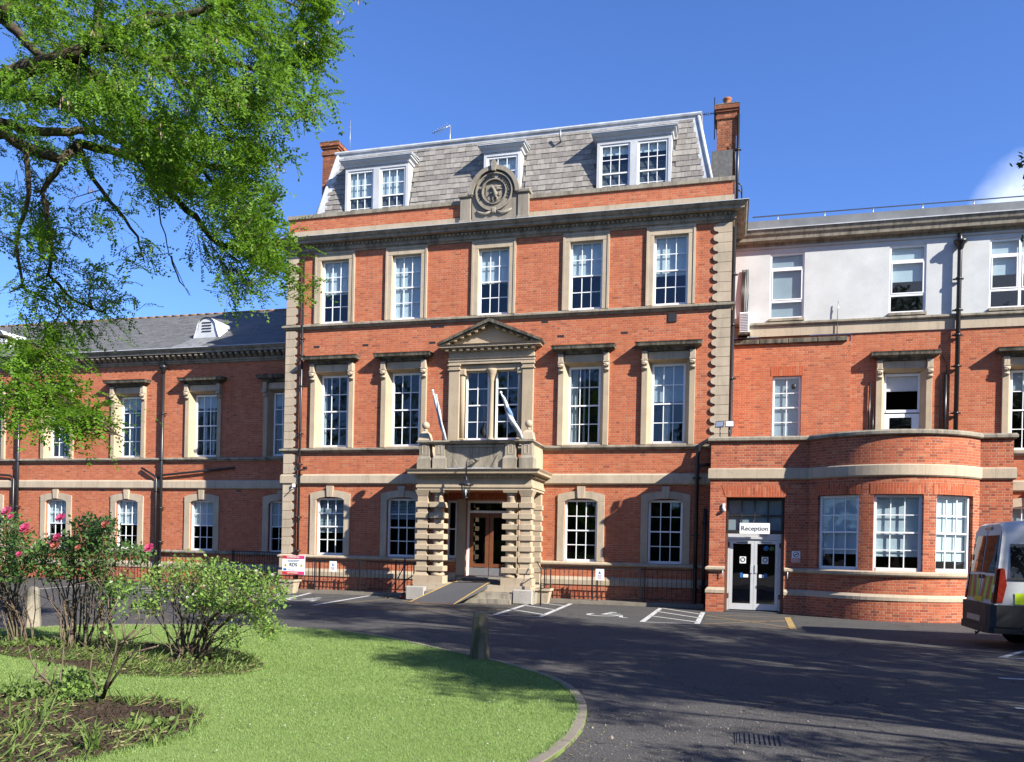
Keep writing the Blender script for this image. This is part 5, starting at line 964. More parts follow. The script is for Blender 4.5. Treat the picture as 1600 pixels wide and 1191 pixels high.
for x0, z0, lb in ((-13.42, .72, 'small white notice on the railing between the two windows left of the porch'), (-4.12, .71, 'small white notice on the railing right of the porch')):
    n_ = board('notice', x0, x0 + .27, z0, z0 + .36, YR - .05, MAT['signwhite'], lb, 'notice', .012, 'white notices on railings'); build(MB().prism_y([(x0 + .09, z0 + .21), (x0 + .18, z0 + .21), (x0 + .135, z0 + .30)], YR - .054, YR - .0505), 'triangle_mark', MAT['signblue'], n_)
    for k, mt in enumerate(('signblue', 'signblue', 'signred')): build(MB().box(x0 + .07, x0 + .20, YR - .053, YR - .0505, z0 + .145 - .04 * k, z0 + .16 - .04 * k), 'printed_line', MAT[mt], n_)
def planter(x, y, label):
    p = thing('stone_planter', (x, y, ZG), label, 'planter', 'stone planters by the railings'); m_ = MB(); m_.frustum(x, y, ZG, ZG + .40, .20, .16, .27, .22); m_.box(x - .31, x + .31, y - .26, y + .26, ZG + .40, ZG + .47); build(m_, 'trough', MAT['stone'], p)
    m_ = MB()
    for k in range(9): a = x - .2 + .05 * k; m_.tube([(a, y - .20 - .01, ZG + .38), (a - .05, y - .175, ZG + .22), (a, y - .155, ZG + .06)], .012, 5)
    build(m_, 'carved_ribs', MAT['stone_grey'], p); build(MB().box(x - .25, x + .25, y - .2, y + .2, ZG + .471, ZG + .475), 'soil', MAT['soil'], p)
planter(-5.75, -1.05, 'tapered stone planter standing right of the porch'); planter(-14.75, -1.0, 'tapered stone planter under the red and white warning board')
# wheelchair ramp
rp = thing('wheelchair_ramp', (-8.4, -2.6, ZG), 'grey portable wheelchair ramp with yellow edges leading up to the porch', 'ramp')
q = [Vector((-9.49, -2.98, ZG + .015)), Vector((-7.93, -3.25, ZG + .015)), Vector((-7.30, -1.72, .585)), Vector((-8.52, -1.72, .565))]; dn = Vector((0, 0, -.05)); m_ = MB(); m_.face(q); m_.face([q[0] + dn * .2, q[1] + dn * .2, q[1], q[0]]); m_.face([q[1] + dn * .2, q[2] + dn * 3.2, q[2], q[1]]); m_.face([q[3] + dn * 3.2, q[0] + dn * .2, q[0], q[3]]); m_.face([q[2] + dn, q[3] + dn, q[3], q[2]]); build(m_, 'deck', MAT['rampgrey'], rp)
up = Vector((0, 0, .006))
for a, b, s in ((0, 3, 1), (1, 2, -1), (3, 2, 0)):
    A, B = q[a] + up, q[b] + up; w = Vector((.05 * s, 0, 0)) if s else Vector((0, -.06, 0)); build(MB().box(0, 0, 0, 0, 0, 0) if False else (lambda m: (m.face([A, A + w, B + w, B][::(1 if s <= 0 else 1)]), m)[1])(MB()), 'edge_strip', MAT['rampedge'], rp)
build((lambda m: (m.face([q[0] + Vector((-.05, -.12, -.008)), q[1] + Vector((.02, -.12, -.008)), q[1] + up, q[0] + up]), m)[1])(MB()), 'toe_strip', MAT['brown'], rp)
rp2 = thing('threshold_ramp', (-7.7, -.8, .5), 'short dark threshold ramp at the entrance door inside the porch', 'ramp')
m_ = MB(); m_.prism_x([(-1.5, .502), (-.52, .502), (-.1, .72), (-.1, .69)][::-1], -8.55, -6.95); build(m_, 'deck', MAT['rampgrey'], rp2); build(MB().box(-8.6, -8.552, -1.5, -.52, .503, .56), 'edge_strip', MAT['rampedge'], rp2)
# ================================================================== GROUND MARKINGS, LAWN, BEDS
ZM = ZG + .004
def mark(name, poly, mat, z=ZM): m_ = MB(); m_.face([(x, y, z) for x, y in poly]); return tag(build(m_, name, MAT[mat]), kind='structure')
def stripe(name, a, b, w, mat, z=ZM):
    a, b = Vector(a), Vector(b); d = (b - a).normalized(); n = Vector((-d.y, d.x)) * w / 2; return mark(name, [tuple(a - n), tuple(b - n), tuple(b + n), tuple(a + n)], mat, z)
def hatch(A, B, C, D, n):
    """bay hatching: A,D front corners, B,C back corners"""
    for p, q in ((A, B), (D, C)): stripe('bay_line', p, q, .13, 'markwhite')
    stripe('bay_line', A, D, .07, 'markwhite'); A, B, C, D = map(Vector, (A, B, C, D))
    for k in range(n): u = (k + .4) / n; p = A + (B - A) * min(1, u + .25); r = D + (C - D) * u; stripe('bay_hatch', tuple(p), tuple(r), .10, 'markwhite')
hatch((-5.87, -6.1), (-6.05, -.9), (-4.85, -.85), (-4.66, -6.1), 3); hatch((-2.05, -6.25), (-2.0, -1.2), (-.72, -2.3), (-.74, -6.15), 3)
hatch((-13.2, -4.0), (-14.3, .0), (-15.6, -.5), (-15.2, -4.4), 2); hatch((-18.2, -3.6), (-18.6, .6), (-20.2, .6), (-20.0, -3.8), 3); stripe('bay_line', (-22.5, -4.0), (-23.2, .8), .12, 'markwhite')
stripe('bay_line', (-11.34, -5.6), (-11.80, -.9), .13, 'markwhite')
def wheelchair(cx, cy, s, rot):
    def T(p): a, b = p[0] * s, p[1] * s; c, d = math.cos(rot), math.sin(rot); return (cx + a * c - b * d, cy + a * d + b * c)
    m_ = MB(); ring_ = [(math.cos(t), math.sin(t)) for t in [R_(150 + 250 * k / 18) for k in range(19)]]
    for a, b in zip(ring_, ring_[1:]): m_.face([(*T((a[0] * .42, a[1] * .42)), ZM), (*T((a[0] * .55, a[1] * .55)), ZM), (*T((b[0] * .55, b[1] * .55)), ZM), (*T((b[0] * .42, b[1] * .42)), ZM)])
    for poly in ([(-.15, .1), (.0, .1), (.0, .9), (-.15, .9)], [(.002, .1), (.55, .1), (.55, .23), (.002, .23)], [(.552, .23), (.43, .23), (.70, -.55), (.82, -.5)], [(.002, .5), (.4, .5), (.4, .6), (.002, .6)], [(.822, -.5), (.76, -.6), (.98, -.66), (1.0, -.56)]): m_.face([(*T(p), ZM) for p in poly])
    hd = [(-.07 + .13 * math.cos(t), 1.08 + .13 * math.sin(t)) for t in [2 * math.pi * k / 12 for k in range(12)]]; m_.face([(*T(p), ZM) for p in hd]); tag(build(m_, 'wheelchair_symbol', MAT['markwhite']), kind='structure')
wheelchair(-3.25, -4.6, .85, R_(-12)); wheelchair(-12.75, -3.7, .85, R_(-8))
for a, b in (((-11.2, -5.8), (-10.4, -1.0)), ((-11.2, -5.9), (-5.95, -6.15)), ((-10.9, -5.85), (-9.2, -3.6)), ((-9.2, -3.6), (-6.2, -4.4)), ((-6.05, -3.5), (-10.0, -6.0)), ((-10.0, -2.3), (-9.0, -3.4)), ((-7.6, -3.0), (-6.2, -2.2)), ((-9.9, -5.95), (-6.0, -4.2)), ((-.6, -6.2), (1.55, -6.4)), ((-.55, -3.2), (1.5, -2.9)), ((-.6, -6.1), (1.5, -3.9)), ((-.6, -3.4), (1.55, -6.2)), ((-.6, -4.6), (1.4, -4.4))): stripe('yellow_line', a, b, .055, 'markyellow')
stripe('yellow_line', (1.55, -2.9), (1.45, -6.4), .16, 'markyellow', ZM + .002)
for a, b in (((4.66, -10.25), (5.5, -8.8)), ((4.66, -10.2), (7.5, -10.3)), ((3.87, -12.95), (9, -13.0)), ((3.31, -15.56), (9, -15.6))): stripe('bay_line', a, b, .10, 'markwhite')
# drain grating
gr = thing('drain_grating', (.33, -18.36, ZG), 'iron drain grating set in the tarmac near the lower edge', 'drain'); build(MB().box(.08, .58, -18.62, -18.10, ZG + .001, ZG + .008).box(.10, .12, -18.6, -18.12, ZG + .0085, ZG + .014), 'frame', MAT['rampgrey'], gr)
for k in range(9): build(MB().box(.13 + .045 * k, .155 + .045 * k, -18.58, -18.14, ZG + .0085, ZG + .018), 'grate_bar', MAT['rampgrey'], gr)
# lawn: measured edge, closed as an oval round the beds
edge = [(-13.9, -15.2), (-13.2, -14.03), (-12.4, -12.9), (-11.2, -12.1), (-10.0, -11.65), (-8.97, -11.5), (-7.95, -11.45), (-6.91, -11.8), (-5.83, -12.45), (-4.44, -13.58), (-3.91, -14.02), (-3.17, -14.61), (-2.4, -15.44), (-1.88, -16.31), (-1.53, -17.35), (-1.37, -18.49), (-1.37, -19.3), (-1.46, -20.0), (-1.8, -21.3), (-2.6, -22.8), (-4.2, -24.4), (-7, -25.6), (-10, -25.6), (-12.8, -24.0), (-14.4, -21.5), (-14.9, -18.5)]
def smooth_closed(P, n=6):
    out = []; m = len(P)
    for i in range(m):
        p0, p1, p2, p3 = (Vector(P[(i + k - 1) % m]) for k in range(4))
        for j in range(n): t = j / n; out.append(tuple(.5 * ((2 * p1) + (p2 - p0) * t + (2 * p0 - 5 * p1 + 4 * p2 - p3) * t * t + (3 * p1 - p0 - 3 * p2 + p3) * t ** 3)))
    return out
EDGE = smooth_closed(edge); bed1 = smooth_closed([(-13.4, -16.6), (-10.69, -16.75), (-8.9, -17.25), (-7.9, -17.62), (-6.9, -17.6), (-6.36, -17.31), (-6.12, -16.83), (-6.4, -16.15), (-7.3, -15.35), (-8.29, -15.0), (-10.5, -14.95), (-13.2, -15.3)]); bed2 = smooth_closed([(-4.72, -20.6), (-4.70, -20.1), (-4.96, -19.5), (-5.5, -19.0), (-6.03, -18.85), (-7.0, -19.1), (-9, -19.6), (-9.4, -21.2), (-7.4, -22.2), (-5.2, -21.5)])
def inside(P, x, y):
    r = np.zeros(len(x), bool); n = len(P); P = np.array(P)
    for i in range(n):
        a, b = P[i], P[(i + 1) % n]; c = ((a[1] > y) != (b[1] > y)); xi = (b[0] - a[0]) * (y - a[1]) / ((b[1] - a[1]) + 1e-12) + a[0]; r ^= c & (x < xi)
    return r
ZL = ZG + .045
m_ = MB(); m_.prism_z(EDGE, ZG - .02, ZL - .012); tag(build(m_, 'lawn', MAT['lawn']), kind='structure')
# turf as blades
def blades(n, P, avoid, zb, hmin, hmax, wd, mat, name, near=None, label=None, lean=.5):
    x0, y0 = np.min(P, 0); x1, y1 = np.max(P, 0); X = RNG.uniform(x0, x1, n * 3); Y = RNG.uniform(y0, y1, n * 3)
    d = np.hypot(X, Y + 26.5); keep = inside(P, X, Y) & (RNG.uniform(0, 1, n * 3) < np.clip((9.0 / d) ** 1.3, .12, 1)) & (Y > -23)
    for a in avoid: keep &= ~inside(a, X, Y)
    X, Y, d = X[keep][:n], Y[keep][:n], d[keep][:n]; N = len(X); sc = np.clip(d / 8, .8, 1.6)
    h = RNG.uniform(hmin, hmax, N) * (.85 + .3 * sc / 1.6); t = RNG.uniform(0, 2 * np.pi, N); w = wd * sc * RNG.uniform(.6, 1.3, N); lx, ly = RNG.normal(0, lean, N) * h, RNG.normal(0, lean, N) * h
    V = np.empty((N, 3, 3)); V[:, 0] = np.stack([X - w * np.cos(t), Y - w * np.sin(t), np.full(N, zb)], 1); V[:, 1] = np.stack([X + w * np.cos(t), Y + w * np.sin(t), np.full(N, zb)], 1); V[:, 2] = np.stack([X + lx, Y + ly, zb + h], 1)
    me = np_mesh(name, V.reshape(-1, 3), np.arange(N * 3).reshape(-1, 3), mat); o = link(name, me); return tag(o, label, None, None, 'stuff')
EDGE_IN = [((x + 8) * .985 - 8, (y + 18.5) * .985 - 18.5) for x, y in EDGE]
blades(230000, EDGE_IN, (bed1, bed2), ZL - .014, .014, .027, .0035, MAT['grass'], 'grass', label='short mown grass covering the oval lawn')
m2_ = [((x + 8) * .983 - 8, (y + 18.5) * .983 - 18.5) for x, y in EDGE]; rag = []
for P_, jit, hh in ((m2_, .02, .05), (bed1, .03, .06), (bed2, .03, .07)):
    A_ = np.array(P_); k_ = RNG.integers(0, len(A_), 5200); t_ = RNG.uniform(0, 1, (5200, 1)); rag.append((A_[k_] * (1 - t_) + A_[(k_ + 1) % len(A_)] * t_ + RNG.normal(0, jit, (5200, 2)), hh))
V_ = []
for P_, hh in rag:
    n_ = len(P_); t_ = RNG.uniform(0, 6.28, n_); h_ = RNG.uniform(.3, 1, n_) * hh; w_ = np.stack([np.cos(t_), np.sin(t_)], 1) * .0045; b_ = np.full((n_, 1), ZL - .015); V_.append(np.stack([np.hstack([P_ - w_, b_]), np.hstack([P_ + w_, b_]), np.hstack([P_ + RNG.normal(0, .5, (n_, 2)) * h_[:, None], b_ + h_[:, None]])], 1))
V_ = np.concatenate(V_).reshape(-1, 3); V_ = V_.reshape(-1, 3, 3); V_ = V_[V_[:, 0, 1] > -23].reshape(-1, 3); tag(link('edge_grass', np_mesh('edge_grass', V_, np.arange(len(V_)).reshape(-1, 3), MAT['grass'])), 'longer ragged grass along the kerb and bed edges', None, None, 'stuff')
# daisies and fallen petals
N = 110; X = RNG.uniform(-8, -1.8, N * 3); Y = RNG.uniform(-21, -12.5, N * 3); k = inside(EDGE, X, Y) & ~inside(bed1, X, Y) & ~inside(bed2, X, Y); X, Y = X[k][:N], Y[k][:N]; m_ = MB()
for x, y in zip(X, Y): r = random.uniform(.004, .011); m_.lathe([(r, 0), (r * .9, .004)], (x, y, ZL + .016), 6)
tag(build(m_, 'daisies', MAT['petal_white']), 'tiny white daisies and petals scattered on the lawn', kind='stuff')
# soil beds: rough mounds
def soil_bed(P, name):
    c = np.mean(P, 0); V = []; F = []; n = len(P); rings = 14
    for r in range(rings + 1):
        s = 1 - r / rings
        for (x, y) in P:
            px, py = c[0] + (x - c[0]) * s, c[1] + (y - c[1]) * s; e = min(1, r / 2.0); V.append((px + RNG.normal(0, .02) * (r > 0) * s, py + RNG.normal(0, .02) * (r > 0) * s, ZL - .045 + (.05 * e) + .007 * RNG.normal() * (r > 0) * min(1, 2.2 * s + .1)))
    for r in range(rings):
        for k in range(n): F.append((r * n + k, r * n + (k + 1) % n, (r + 1) * n + (k + 1) % n, (r + 1) * n + k))
    me = np_mesh(name, np.array(V), np.array(F), MAT['soil'], True); o = link(name, me); tag(o, kind='structure')
    rim = MB(); rim.sweep(list(P) + [P[0]], [(0, ZL - .05), (.0, ZL - .006), (-.03, ZL - .006)], caps=False)
    return o
soil_bed(bed1, 'flower_bed'); soil_bed(bed2, 'flower_bed')
# clods and dry litter
def clods(P, n, name):
    x0, y0 = np.min(P, 0); x1, y1 = np.max(P, 0); X = RNG.uniform(x0, x1, n * 4); Y = RNG.uniform(y0, y1, n * 4); k = inside(P, X, Y); X, Y = X[k][:n], Y[k][:n]; N = len(X); r = RNG.gamma(2.0, .0055, N) + .004
    base = np.array([[1, 0, 0], [-1, 0, 0], [0, 1, 0], [0, -1, 0], [0, 0, 1], [0, 0, -1]], float); f = np.array([[0, 2, 4], [2, 1, 4], [1, 3, 4], [3, 0, 4], [2, 0, 5], [1, 2, 5], [3, 1, 5], [0, 3, 5]])
    V = base[None] * (r[:, None, None] * RNG.uniform(.6, 1.4, (N, 6, 1))) + np.stack([X, Y, np.full(N, ZL + .012)], 1)[:, None]; F = (f[None] + (np.arange(N) * 6)[:, None, None]).reshape(-1, 3)
    tag(link(name, np_mesh(name, V.reshape(-1, 3), F, MAT['soil'])), 'loose crumbs of dark soil in the rose bed', None, None, 'stuff')
clods(bed1, 9000, 'soil_clods'); clods(bed2, 9000, 'soil_clods')
def litter(P, n, mat, name, lo, hi, wd, label, flat=.15):
    x0, y0 = np.min(P, 0); x1, y1 = np.max(P, 0); X = RNG.uniform(x0, x1, n * 5); Y = RNG.uniform(y0, y1, n * 5); g = np.sin(X * 2.1 + 1) * np.cos(Y * 2.7) ; k = inside(P, X, Y) & (g > -.35); X, Y = X[k][:n], Y[k][:n]; N = len(X); t = RNG.uniform(0, 2 * np.pi, N); l = RNG.uniform(lo, hi, N); up = np.abs(RNG.normal(0, flat, N)) * l
    d = np.stack([np.cos(t) * l, np.sin(t) * l, up], 1); s = np.stack([-np.sin(t) * wd, np.cos(t) * wd, np.zeros(N)], 1); b = np.stack([X, Y, np.full(N, ZL + .012)], 1); V = np.stack([b - s, b + s, b + d * .6 + s * .8 + [0, 0, .01], b + d], 1)
    tag(link(name, np_mesh(name, V.reshape(-1, 3), np.arange(N * 4).reshape(-1, 4), mat)), label, None, None, 'stuff')
litter(bed1, 900, MAT['straw'], 'dry_litter', .05, .22, .004, 'dry stalks lying in the rear rose bed'); litter(bed2, 800, MAT['straw'], 'dry_litter', .05, .25, .004, 'dry stalks lying in the front bed'); litter(bed1, 4600, MAT['weed'], 'weeds', .05, .17, .008, 'low green weeds in the rear rose bed', .5); litter(bed2, 1900, MAT['weed'], 'weeds', .05, .18, .009, 'low green weeds in the front bed', .6)
# kerb stones round the lawn
P = EDGE; m = len(P); acc = 0; pts = [Vector(p) for p in P] + [Vector(P[0])]; cur = [pts[0]]; k = 0
ctr = Vector((-8, -18.5))
kb = link('lawn_kerb', None, None, (-8, -18.5, ZG)); tag(kb, kind='structure'); L_ = 0; seg = []
def kerb_stone(seg):
    m_ = MB(); A = []; B = []
    for i, p in enumerate(seg):
        d = (seg[min(i + 1, len(seg) - 1)] - seg[max(i - 1, 0)]).normalized(); n = Vector((d.y, -d.x)); n = n if n.dot(p - ctr) > 0 else -n; A.append(p - n * .115); B.append(p - n * .0)
    sh = .012; z1 = ZL - .004 + random.uniform(-.006, .006)
    A[0] = A[0].lerp(A[1], .06); B[0] = B[0].lerp(B[1], .06)
    ring_ = A + B[::-1]; area = sum(a.x * b.y - b.x * a.y for a, b in zip(ring_, ring_[1:] + ring_[:1])); ring_ = ring_ if area > 0 else ring_[::-1]
    m_.prism_z([tuple(a) for a in ring_], ZG - .02, z1 - sh); c = sum(ring_, Vector((0, 0))) / len(ring_); m_.prism_z([tuple(a + (c - a).normalized() * .012) for a in ring_], z1 - sh, z1); build(m_, 'kerb_stone', MAT['concrete'], kb)
seg = [pts[0]]; L_ = 0
for a, b in zip(pts, pts[1:]):
    seg.append(b); L_ += (b - a).length
    if L_ > .85:
        if b.y > -22.5: kerb_stone(seg)
        seg = [b]; L_ = 0
# stone bollards
def bollard(x, y, h, w0, w1, mat, label):
    m_ = MB(); prof = [(w0, 0), (w0 * .99, .1), (w0 * .86, h * .5), (w1, h * .9), (w1 * .82, h * .97), (w1 * .4, h)]; m_.lathe([(r / math.cos(math.pi / 8), z) for r, z in prof], (0, 0, 0), 8, True); o = build(m_, 'stone_bollard', mat, None, (x, y, ZG), True); o.rotation_euler.z = R_(10); return tag(o, label, 'bollard')
bollard(-3.74, -14.28, .76, .145, .11, MAT['bollard'], 'mossy tapered stone bollard on the lawn edge facing the porch'); bollard(-13.25, -13.35, .80, .16, .12, MAT['stone_grey'], 'pale stone bollard half hidden behind the rose canes')

# loose grit on the tarmac
n = 1300; X = np.concatenate([RNG.normal(-.2, 1.0, n), RNG.uniform(-12, 6, n // 2)]); Y = np.concatenate([RNG.normal(-18.6, 1.3, n), RNG.uniform(-20, -4, n // 2)]); k = ~inside(EDGE, X, Y); X, Y = X[k], Y[k]; N = len(X); r = RNG.gamma(2.0, .0018, N) + .002
base = np.array([[1, 0, 0], [-1, 0, 0], [0, 1, 0], [0, -1, 0], [0, 0, 1], [0, 0, -1]], float); f = np.array([[0, 2, 4], [2, 1, 4], [1, 3, 4], [3, 0, 4], [2, 0, 5], [1, 2, 5], [3, 1, 5], [0, 3, 5]])
V = base[None] * (r[:, None, None] * RNG.uniform(.6, 1.4, (N, 6, 1))) + np.stack([X, Y, np.full(N, ZG + .003)], 1)[:, None]
tag(link('grit', np_mesh('grit', V.reshape(-1, 3), (f[None] + (np.arange(N) * 6)[:, None, None]).reshape(-1, 3), MAT['concrete'])), 'loose pale grit scattered on the tarmac', None, None, 'stuff')

# fallen leaves along the kerb
n = 260; A_ = np.array(EDGE); k_ = RNG.integers(0, len(A_), n); P_ = A_[k_] + (A_[k_] - np.array([-8, -18.5])) / np.linalg.norm(A_[k_] - np.array([-8, -18.5]), axis=1)[:, None] * np.abs(RNG.normal(.05, .22, (n, 1))) + RNG.normal(0, .08, (n, 2)); t_ = RNG.uniform(0, 6.28, n); l_ = RNG.uniform(.012, .03, n)
d_ = np.stack([np.cos(t_) * l_, np.sin(t_) * l_, RNG.uniform(0, .008, n)], 1); s_ = np.stack([-np.sin(t_) * l_ * .35, np.cos(t_) * l_ * .35, np.zeros(n)], 1); b_ = np.hstack([P_, np.full((n, 1), ZG + .006)]); k_ = ~inside(EDGE, P_[:, 0], P_[:, 1]) & (P_[:, 1] > -22); Q_ = np.stack([b_ - d_, b_ + s_, b_ + d_, b_ - s_], 1)[k_]
tag(link('fallen_leaves', np_mesh('fallen_leaves', Q_.reshape(-1, 3), np.arange(len(Q_) * 4).reshape(-1, 4), MAT['straw'])), 'small dry leaves lying along the lawn kerb', None, None, 'stuff')
# ================================================================== VAN
van = thing('parked_van', (7.8, -8, ZG), 'silver high-roof van with black bumper and yellow-green markings parked by the bay', 'van')
VN = bpy.data.materials.new  # short name
MAT['vanpaint'] = m_plain('silver_van_paint', (0.56, 0.585, 0.61), 0.3, 0.5, 0.1, var=0.04, scale=2)
MAT['plastic'] = m_plain('black_plastic', (0.022, 0.023, 0.026), 0.55, 0.4); MAT['lampred'] = m_plain('red_lamp_plastic', (0.22, 0.022, 0.012), 0.2, 0.5, var=0.4, scale=14); MAT['rubber'] = m_plain('tyre_rubber', (0.016, 0.016, 0.017), 0.85, 0.2)
MAT['hiviz'] = m_plain('yellow_green_film', (0.58, 0.78, 0.03), 0.4, 0.4, var=0.05); MAT['chev_red'] = m_plain('red_film', (0.50, 0.07, 0.03), 0.4, 0.4, var=0.15); MAT['chev_green'] = m_plain('lime_film', (0.45, 0.60, 0.03), 0.4, 0.4, var=0.1)
VY = -8.0; VW = 1.0
def van_sec(x, zt, z0, lean=0.0, w=VW):
    pr = [(-w, z0), (-w, .95), (-w + .02, 1.25), (-w + .07, zt - .30), (-w + .13, zt - .10), (-w + .26, zt - .02), (-w + .5, zt)]; pr = pr + [(-a, b) for a, b in pr[::-1]]
    return [(x + lean * max(0, (b - .5) / 1.9), VY + a, b) for a, b in pr]
secs = [van_sec(4.87, 2.38, .42, .20, .95), van_sec(4.93, 2.42, .38, .20, 1.0), van_sec(5.3, 2.45, .36, .1), van_sec(7.0, 2.46, .34), van_sec(9.0, 2.44, .34), van_sec(9.5, 2.30, .34), van_sec(10.3, 1.42, .36, 0, .97), van_sec(10.95, 1.15, .36, 0, .88)]
m_ = MB(); n = len(secs[0])
V_ = [p for s in secs for p in s]; F_ = []
for k in range(len(secs) - 1):
    for j in range(n - 1): F_.append((k * n + j, (k + 1) * n + j, (k + 1) * n + j + 1, k * n + j + 1))
F_ += [tuple(range(n - 1, -1, -1)), tuple(range((len(secs) - 1) * n, len(secs) * n))]; m_.idx(V_, F_, flat=False); body = build(m_, 'body', MAT['vanpaint'], van); 
for p in body.data.polygons:
    if len(p.vertices) > 4: p.use_smooth = False
def rx(z, o=0.0): return 4.865 + .20 * max(0, (z - .5) / 1.9) - o
def rear_panel(name, y0, y1, z0, z1, o, mat, parent, t=.015):
    m_ = MB(); a = [(rx(z0, o), y0, z0), (rx(z0, o), y1, z0), (rx(z1, o), y1, z1), (rx(z1, o), y0, z1)]; b = [(p[0] + t, p[1], p[2]) for p in a]; m_.idx(a + b, [(0, 3, 2, 1) if False else (3, 2, 1, 0), (4, 5, 6, 7), (0, 1, 5, 4), (1, 2, 6, 5), (2, 3, 7, 6), (3, 0, 4, 7)]); return build(m_, name, mat, parent)
for s in (-1, 1):
    a, b = (VY - .84, VY - .01) if s < 0 else (VY + .01, VY + .84); d = rear_panel('rear_door', a, b, .80, 2.26, .012, MAT['vanpaint'], van); rear_panel('window', a + .06, b - .04, 1.42, 2.16, .022, MAT['car_glass'], d)
    for k in range(4):
        y0 = a + .03 + .2 * k; m_ = MB(); sh = .12 * s; z0, z1 = .90, 1.36; m_.face([(rx(z0, .016), y0, z0), (rx(z0, .016), y0 + .17, z0), (rx(z1, .016), y0 + .17 + sh * (0 if (s > 0 and k == 3) or (s < 0 and k == 0) else 1), z1), (rx(z1, .016), y0 + sh * (0 if (s > 0 and k == 3) or (s < 0 and k == 0) else 1), z1)][::-1]); build(m_, 'chevron', MAT['chev_red' if k % 2 else 'chev_green'], d)
    rear_panel('handle', VY + s * .12 - .06, VY + s * .12 + .06, 1.30, 1.38, .03, MAT['plastic'], d); y0, y1 = sorted((VY + s * .86, VY + s * .965))
    rear_panel('tail_light', y0, y1, .86, 1.52, .03, MAT['lampred'], van, .12); rear_panel('reverse_light', y0 + .015, y1 - .015, 1.05, 1.20, .036, MAT['alu'], van); rear_panel('mirror_bracket', VY + s * .80 - .03, VY + s * .80 + .03, 1.66, 1.78, .05, MAT['plastic'], van)
build(MB().prism_y([(4.93, .86), (5.03, .86), (5.10, 1.20), (5.06, 1.50), (4.99, 1.52)], VY - 1.008, VY - .95), 'tail_light_side', MAT['lampred'], van)
rear_panel('high_light', VY - .22, VY + .22, 2.28, 2.33, .02, MAT['lampred'], van); rear_panel('number_plate', VY - .26, VY + .26, .84, .94, .03, MAT['signyellow'], van)
bp = MB(); bp.prism_z([(4.80, VY - .80), (4.84, VY - .95), (4.93, VY - 1.03), (5.55, VY - 1.035), (5.55, VY + 1.035), (4.93, VY + 1.03), (4.84, VY + .95), (4.80, VY + .80)], .40, .82); bp.prism_z([(4.77, VY - .78), (4.82, VY - .97), (4.90, VY - 1.01), (5.4, VY - 1.01), (5.4, VY + 1.01), (4.90, VY + 1.01), (4.82, VY + .97), (4.77, VY + .78)], .27, .40); build(bp, 'bumper', MAT['plastic'], van)
rear_panel('step_plate', VY - .45, VY + .45, .46, .74, .075, MAT['galv'], van)
for s in (-1, 1):
    y = VY + s * 1.005
    def side(name, x0, x1, z0, z1, mat, o=.0): lo = min(y, y + s * (.008 + o)); hi = max(y, y + s * (.008 + o)); return build(MB().box(x0, x1, lo, hi, z0, z1), name, MAT[mat], van)
    side('sill_cladding', 5.552, 9.9, .34, .82, 'plastic', .02); side('marking_block', 5.24, 5.95, .84, 1.05, 'hiviz'); side('marking_block', 6.6, 7.3, .84, 1.05, 'hiviz'); side('marking_block', 8.0, 8.7, .84, 1.05, 'hiviz')
    for a, b in ((5.16, 6.45), (6.60, 7.95), (8.1, 9.2)):
        yy0 = VY + s * .955; m_ = MB(); e = s * .052; m_.face([(a, y + s * -.012 + s * .012, 1.34), (b, y, 1.34), (b, VY + s * .945 , 1.99), (a, VY + s * .945, 1.99)][::(1 if s < 0 else -1)]); build(m_, 'side_window', MAT['car_glass'], van)
    for wx in (5.98, 9.75):
        m_ = MB(); m_.lathe([(.20, -.11), (.32, -.11), (.345, -.07), (.345, .07), (.32, .11), (.20, .11)], (0, 0, 0), 24); w = build(m_, 'wheel', MAT['rubber'], van, (wx, VY + s * .90, ZG + .345), True); w.rotation_euler.x = R_(90); m_ = MB(); m_.lathe([(.05, .10), (.20, .112), (.205, .08), (.205, -.08), (.05, -.10)], (0, 0, 0), 20); r = bpy.data.objects.new('rim', _mk(m_, 'rim', MAT['galv'])); COL.objects.link(r); r.parent = w
        m_ = MB(); m_.prism_y([(wx + .43 * math.cos(t), ZG + .36 + .43 * math.sin(t)) for t in [2 * math.pi * k / 20 for k in range(20)]], min(y + s * .012, y - s * .1), max(y + s * .012, y - s * .1)); build(m_, 'wheel_arch', MAT['plastic'], van)
m_ = MB(); m_.face([(9.52, VY - .83, 2.22), (9.52, VY + .83, 2.22), (10.28, VY + .86, 1.44), (10.28, VY - .86, 1.44)][::-1]); m_.v = [(a + .02, b, c + .03) for a, b, c in m_.v]; build(m_, 'windscreen', MAT['car_glass'], van)
build(MB().box(10.96, 11.02, VY - .8, VY + .8, .35, .75), 'front_bumper', MAT['plastic'], van); m_ = MB(); m_.tube([(4.76, VY - .55, .27), (4.72, VY - .5, .22), (4.74, VY - .4, .25)], .02, 6); build(m_, 'tow_eye', MAT['iron'], van)

for x in (6.52, 8.02): build(MB().box(x - .006, x + .006, VY - 1.012, VY - 1.0, .84, 1.30), 'panel_gap', MAT['plastic'], van)
build(MB().box(5.56, 9.4, VY - 1.016, VY - 1.004, 1.12, 1.16), 'side_rail', MAT['plastic'], van)
build(MB().box(5.13, 9.25, VY - 1.006, VY - .99, 1.305, 1.335), 'window_trim', MAT['plastic'], van)
for k in range(4): build(MB().box(5.6, 9.0, VY - .6 + .4 * k - .03, VY - .6 + .4 * k + .03, 2.455, 2.472), 'roof_rib', MAT['vanpaint'], van)
rear_panel('door_gap', VY - .008, VY + .008, .82, 2.25, .016, MAT['plastic'], van)
rear_panel('lower_trim', VY - .84, VY + .84, 1.37, 1.41, .02, MAT['alu'], van)
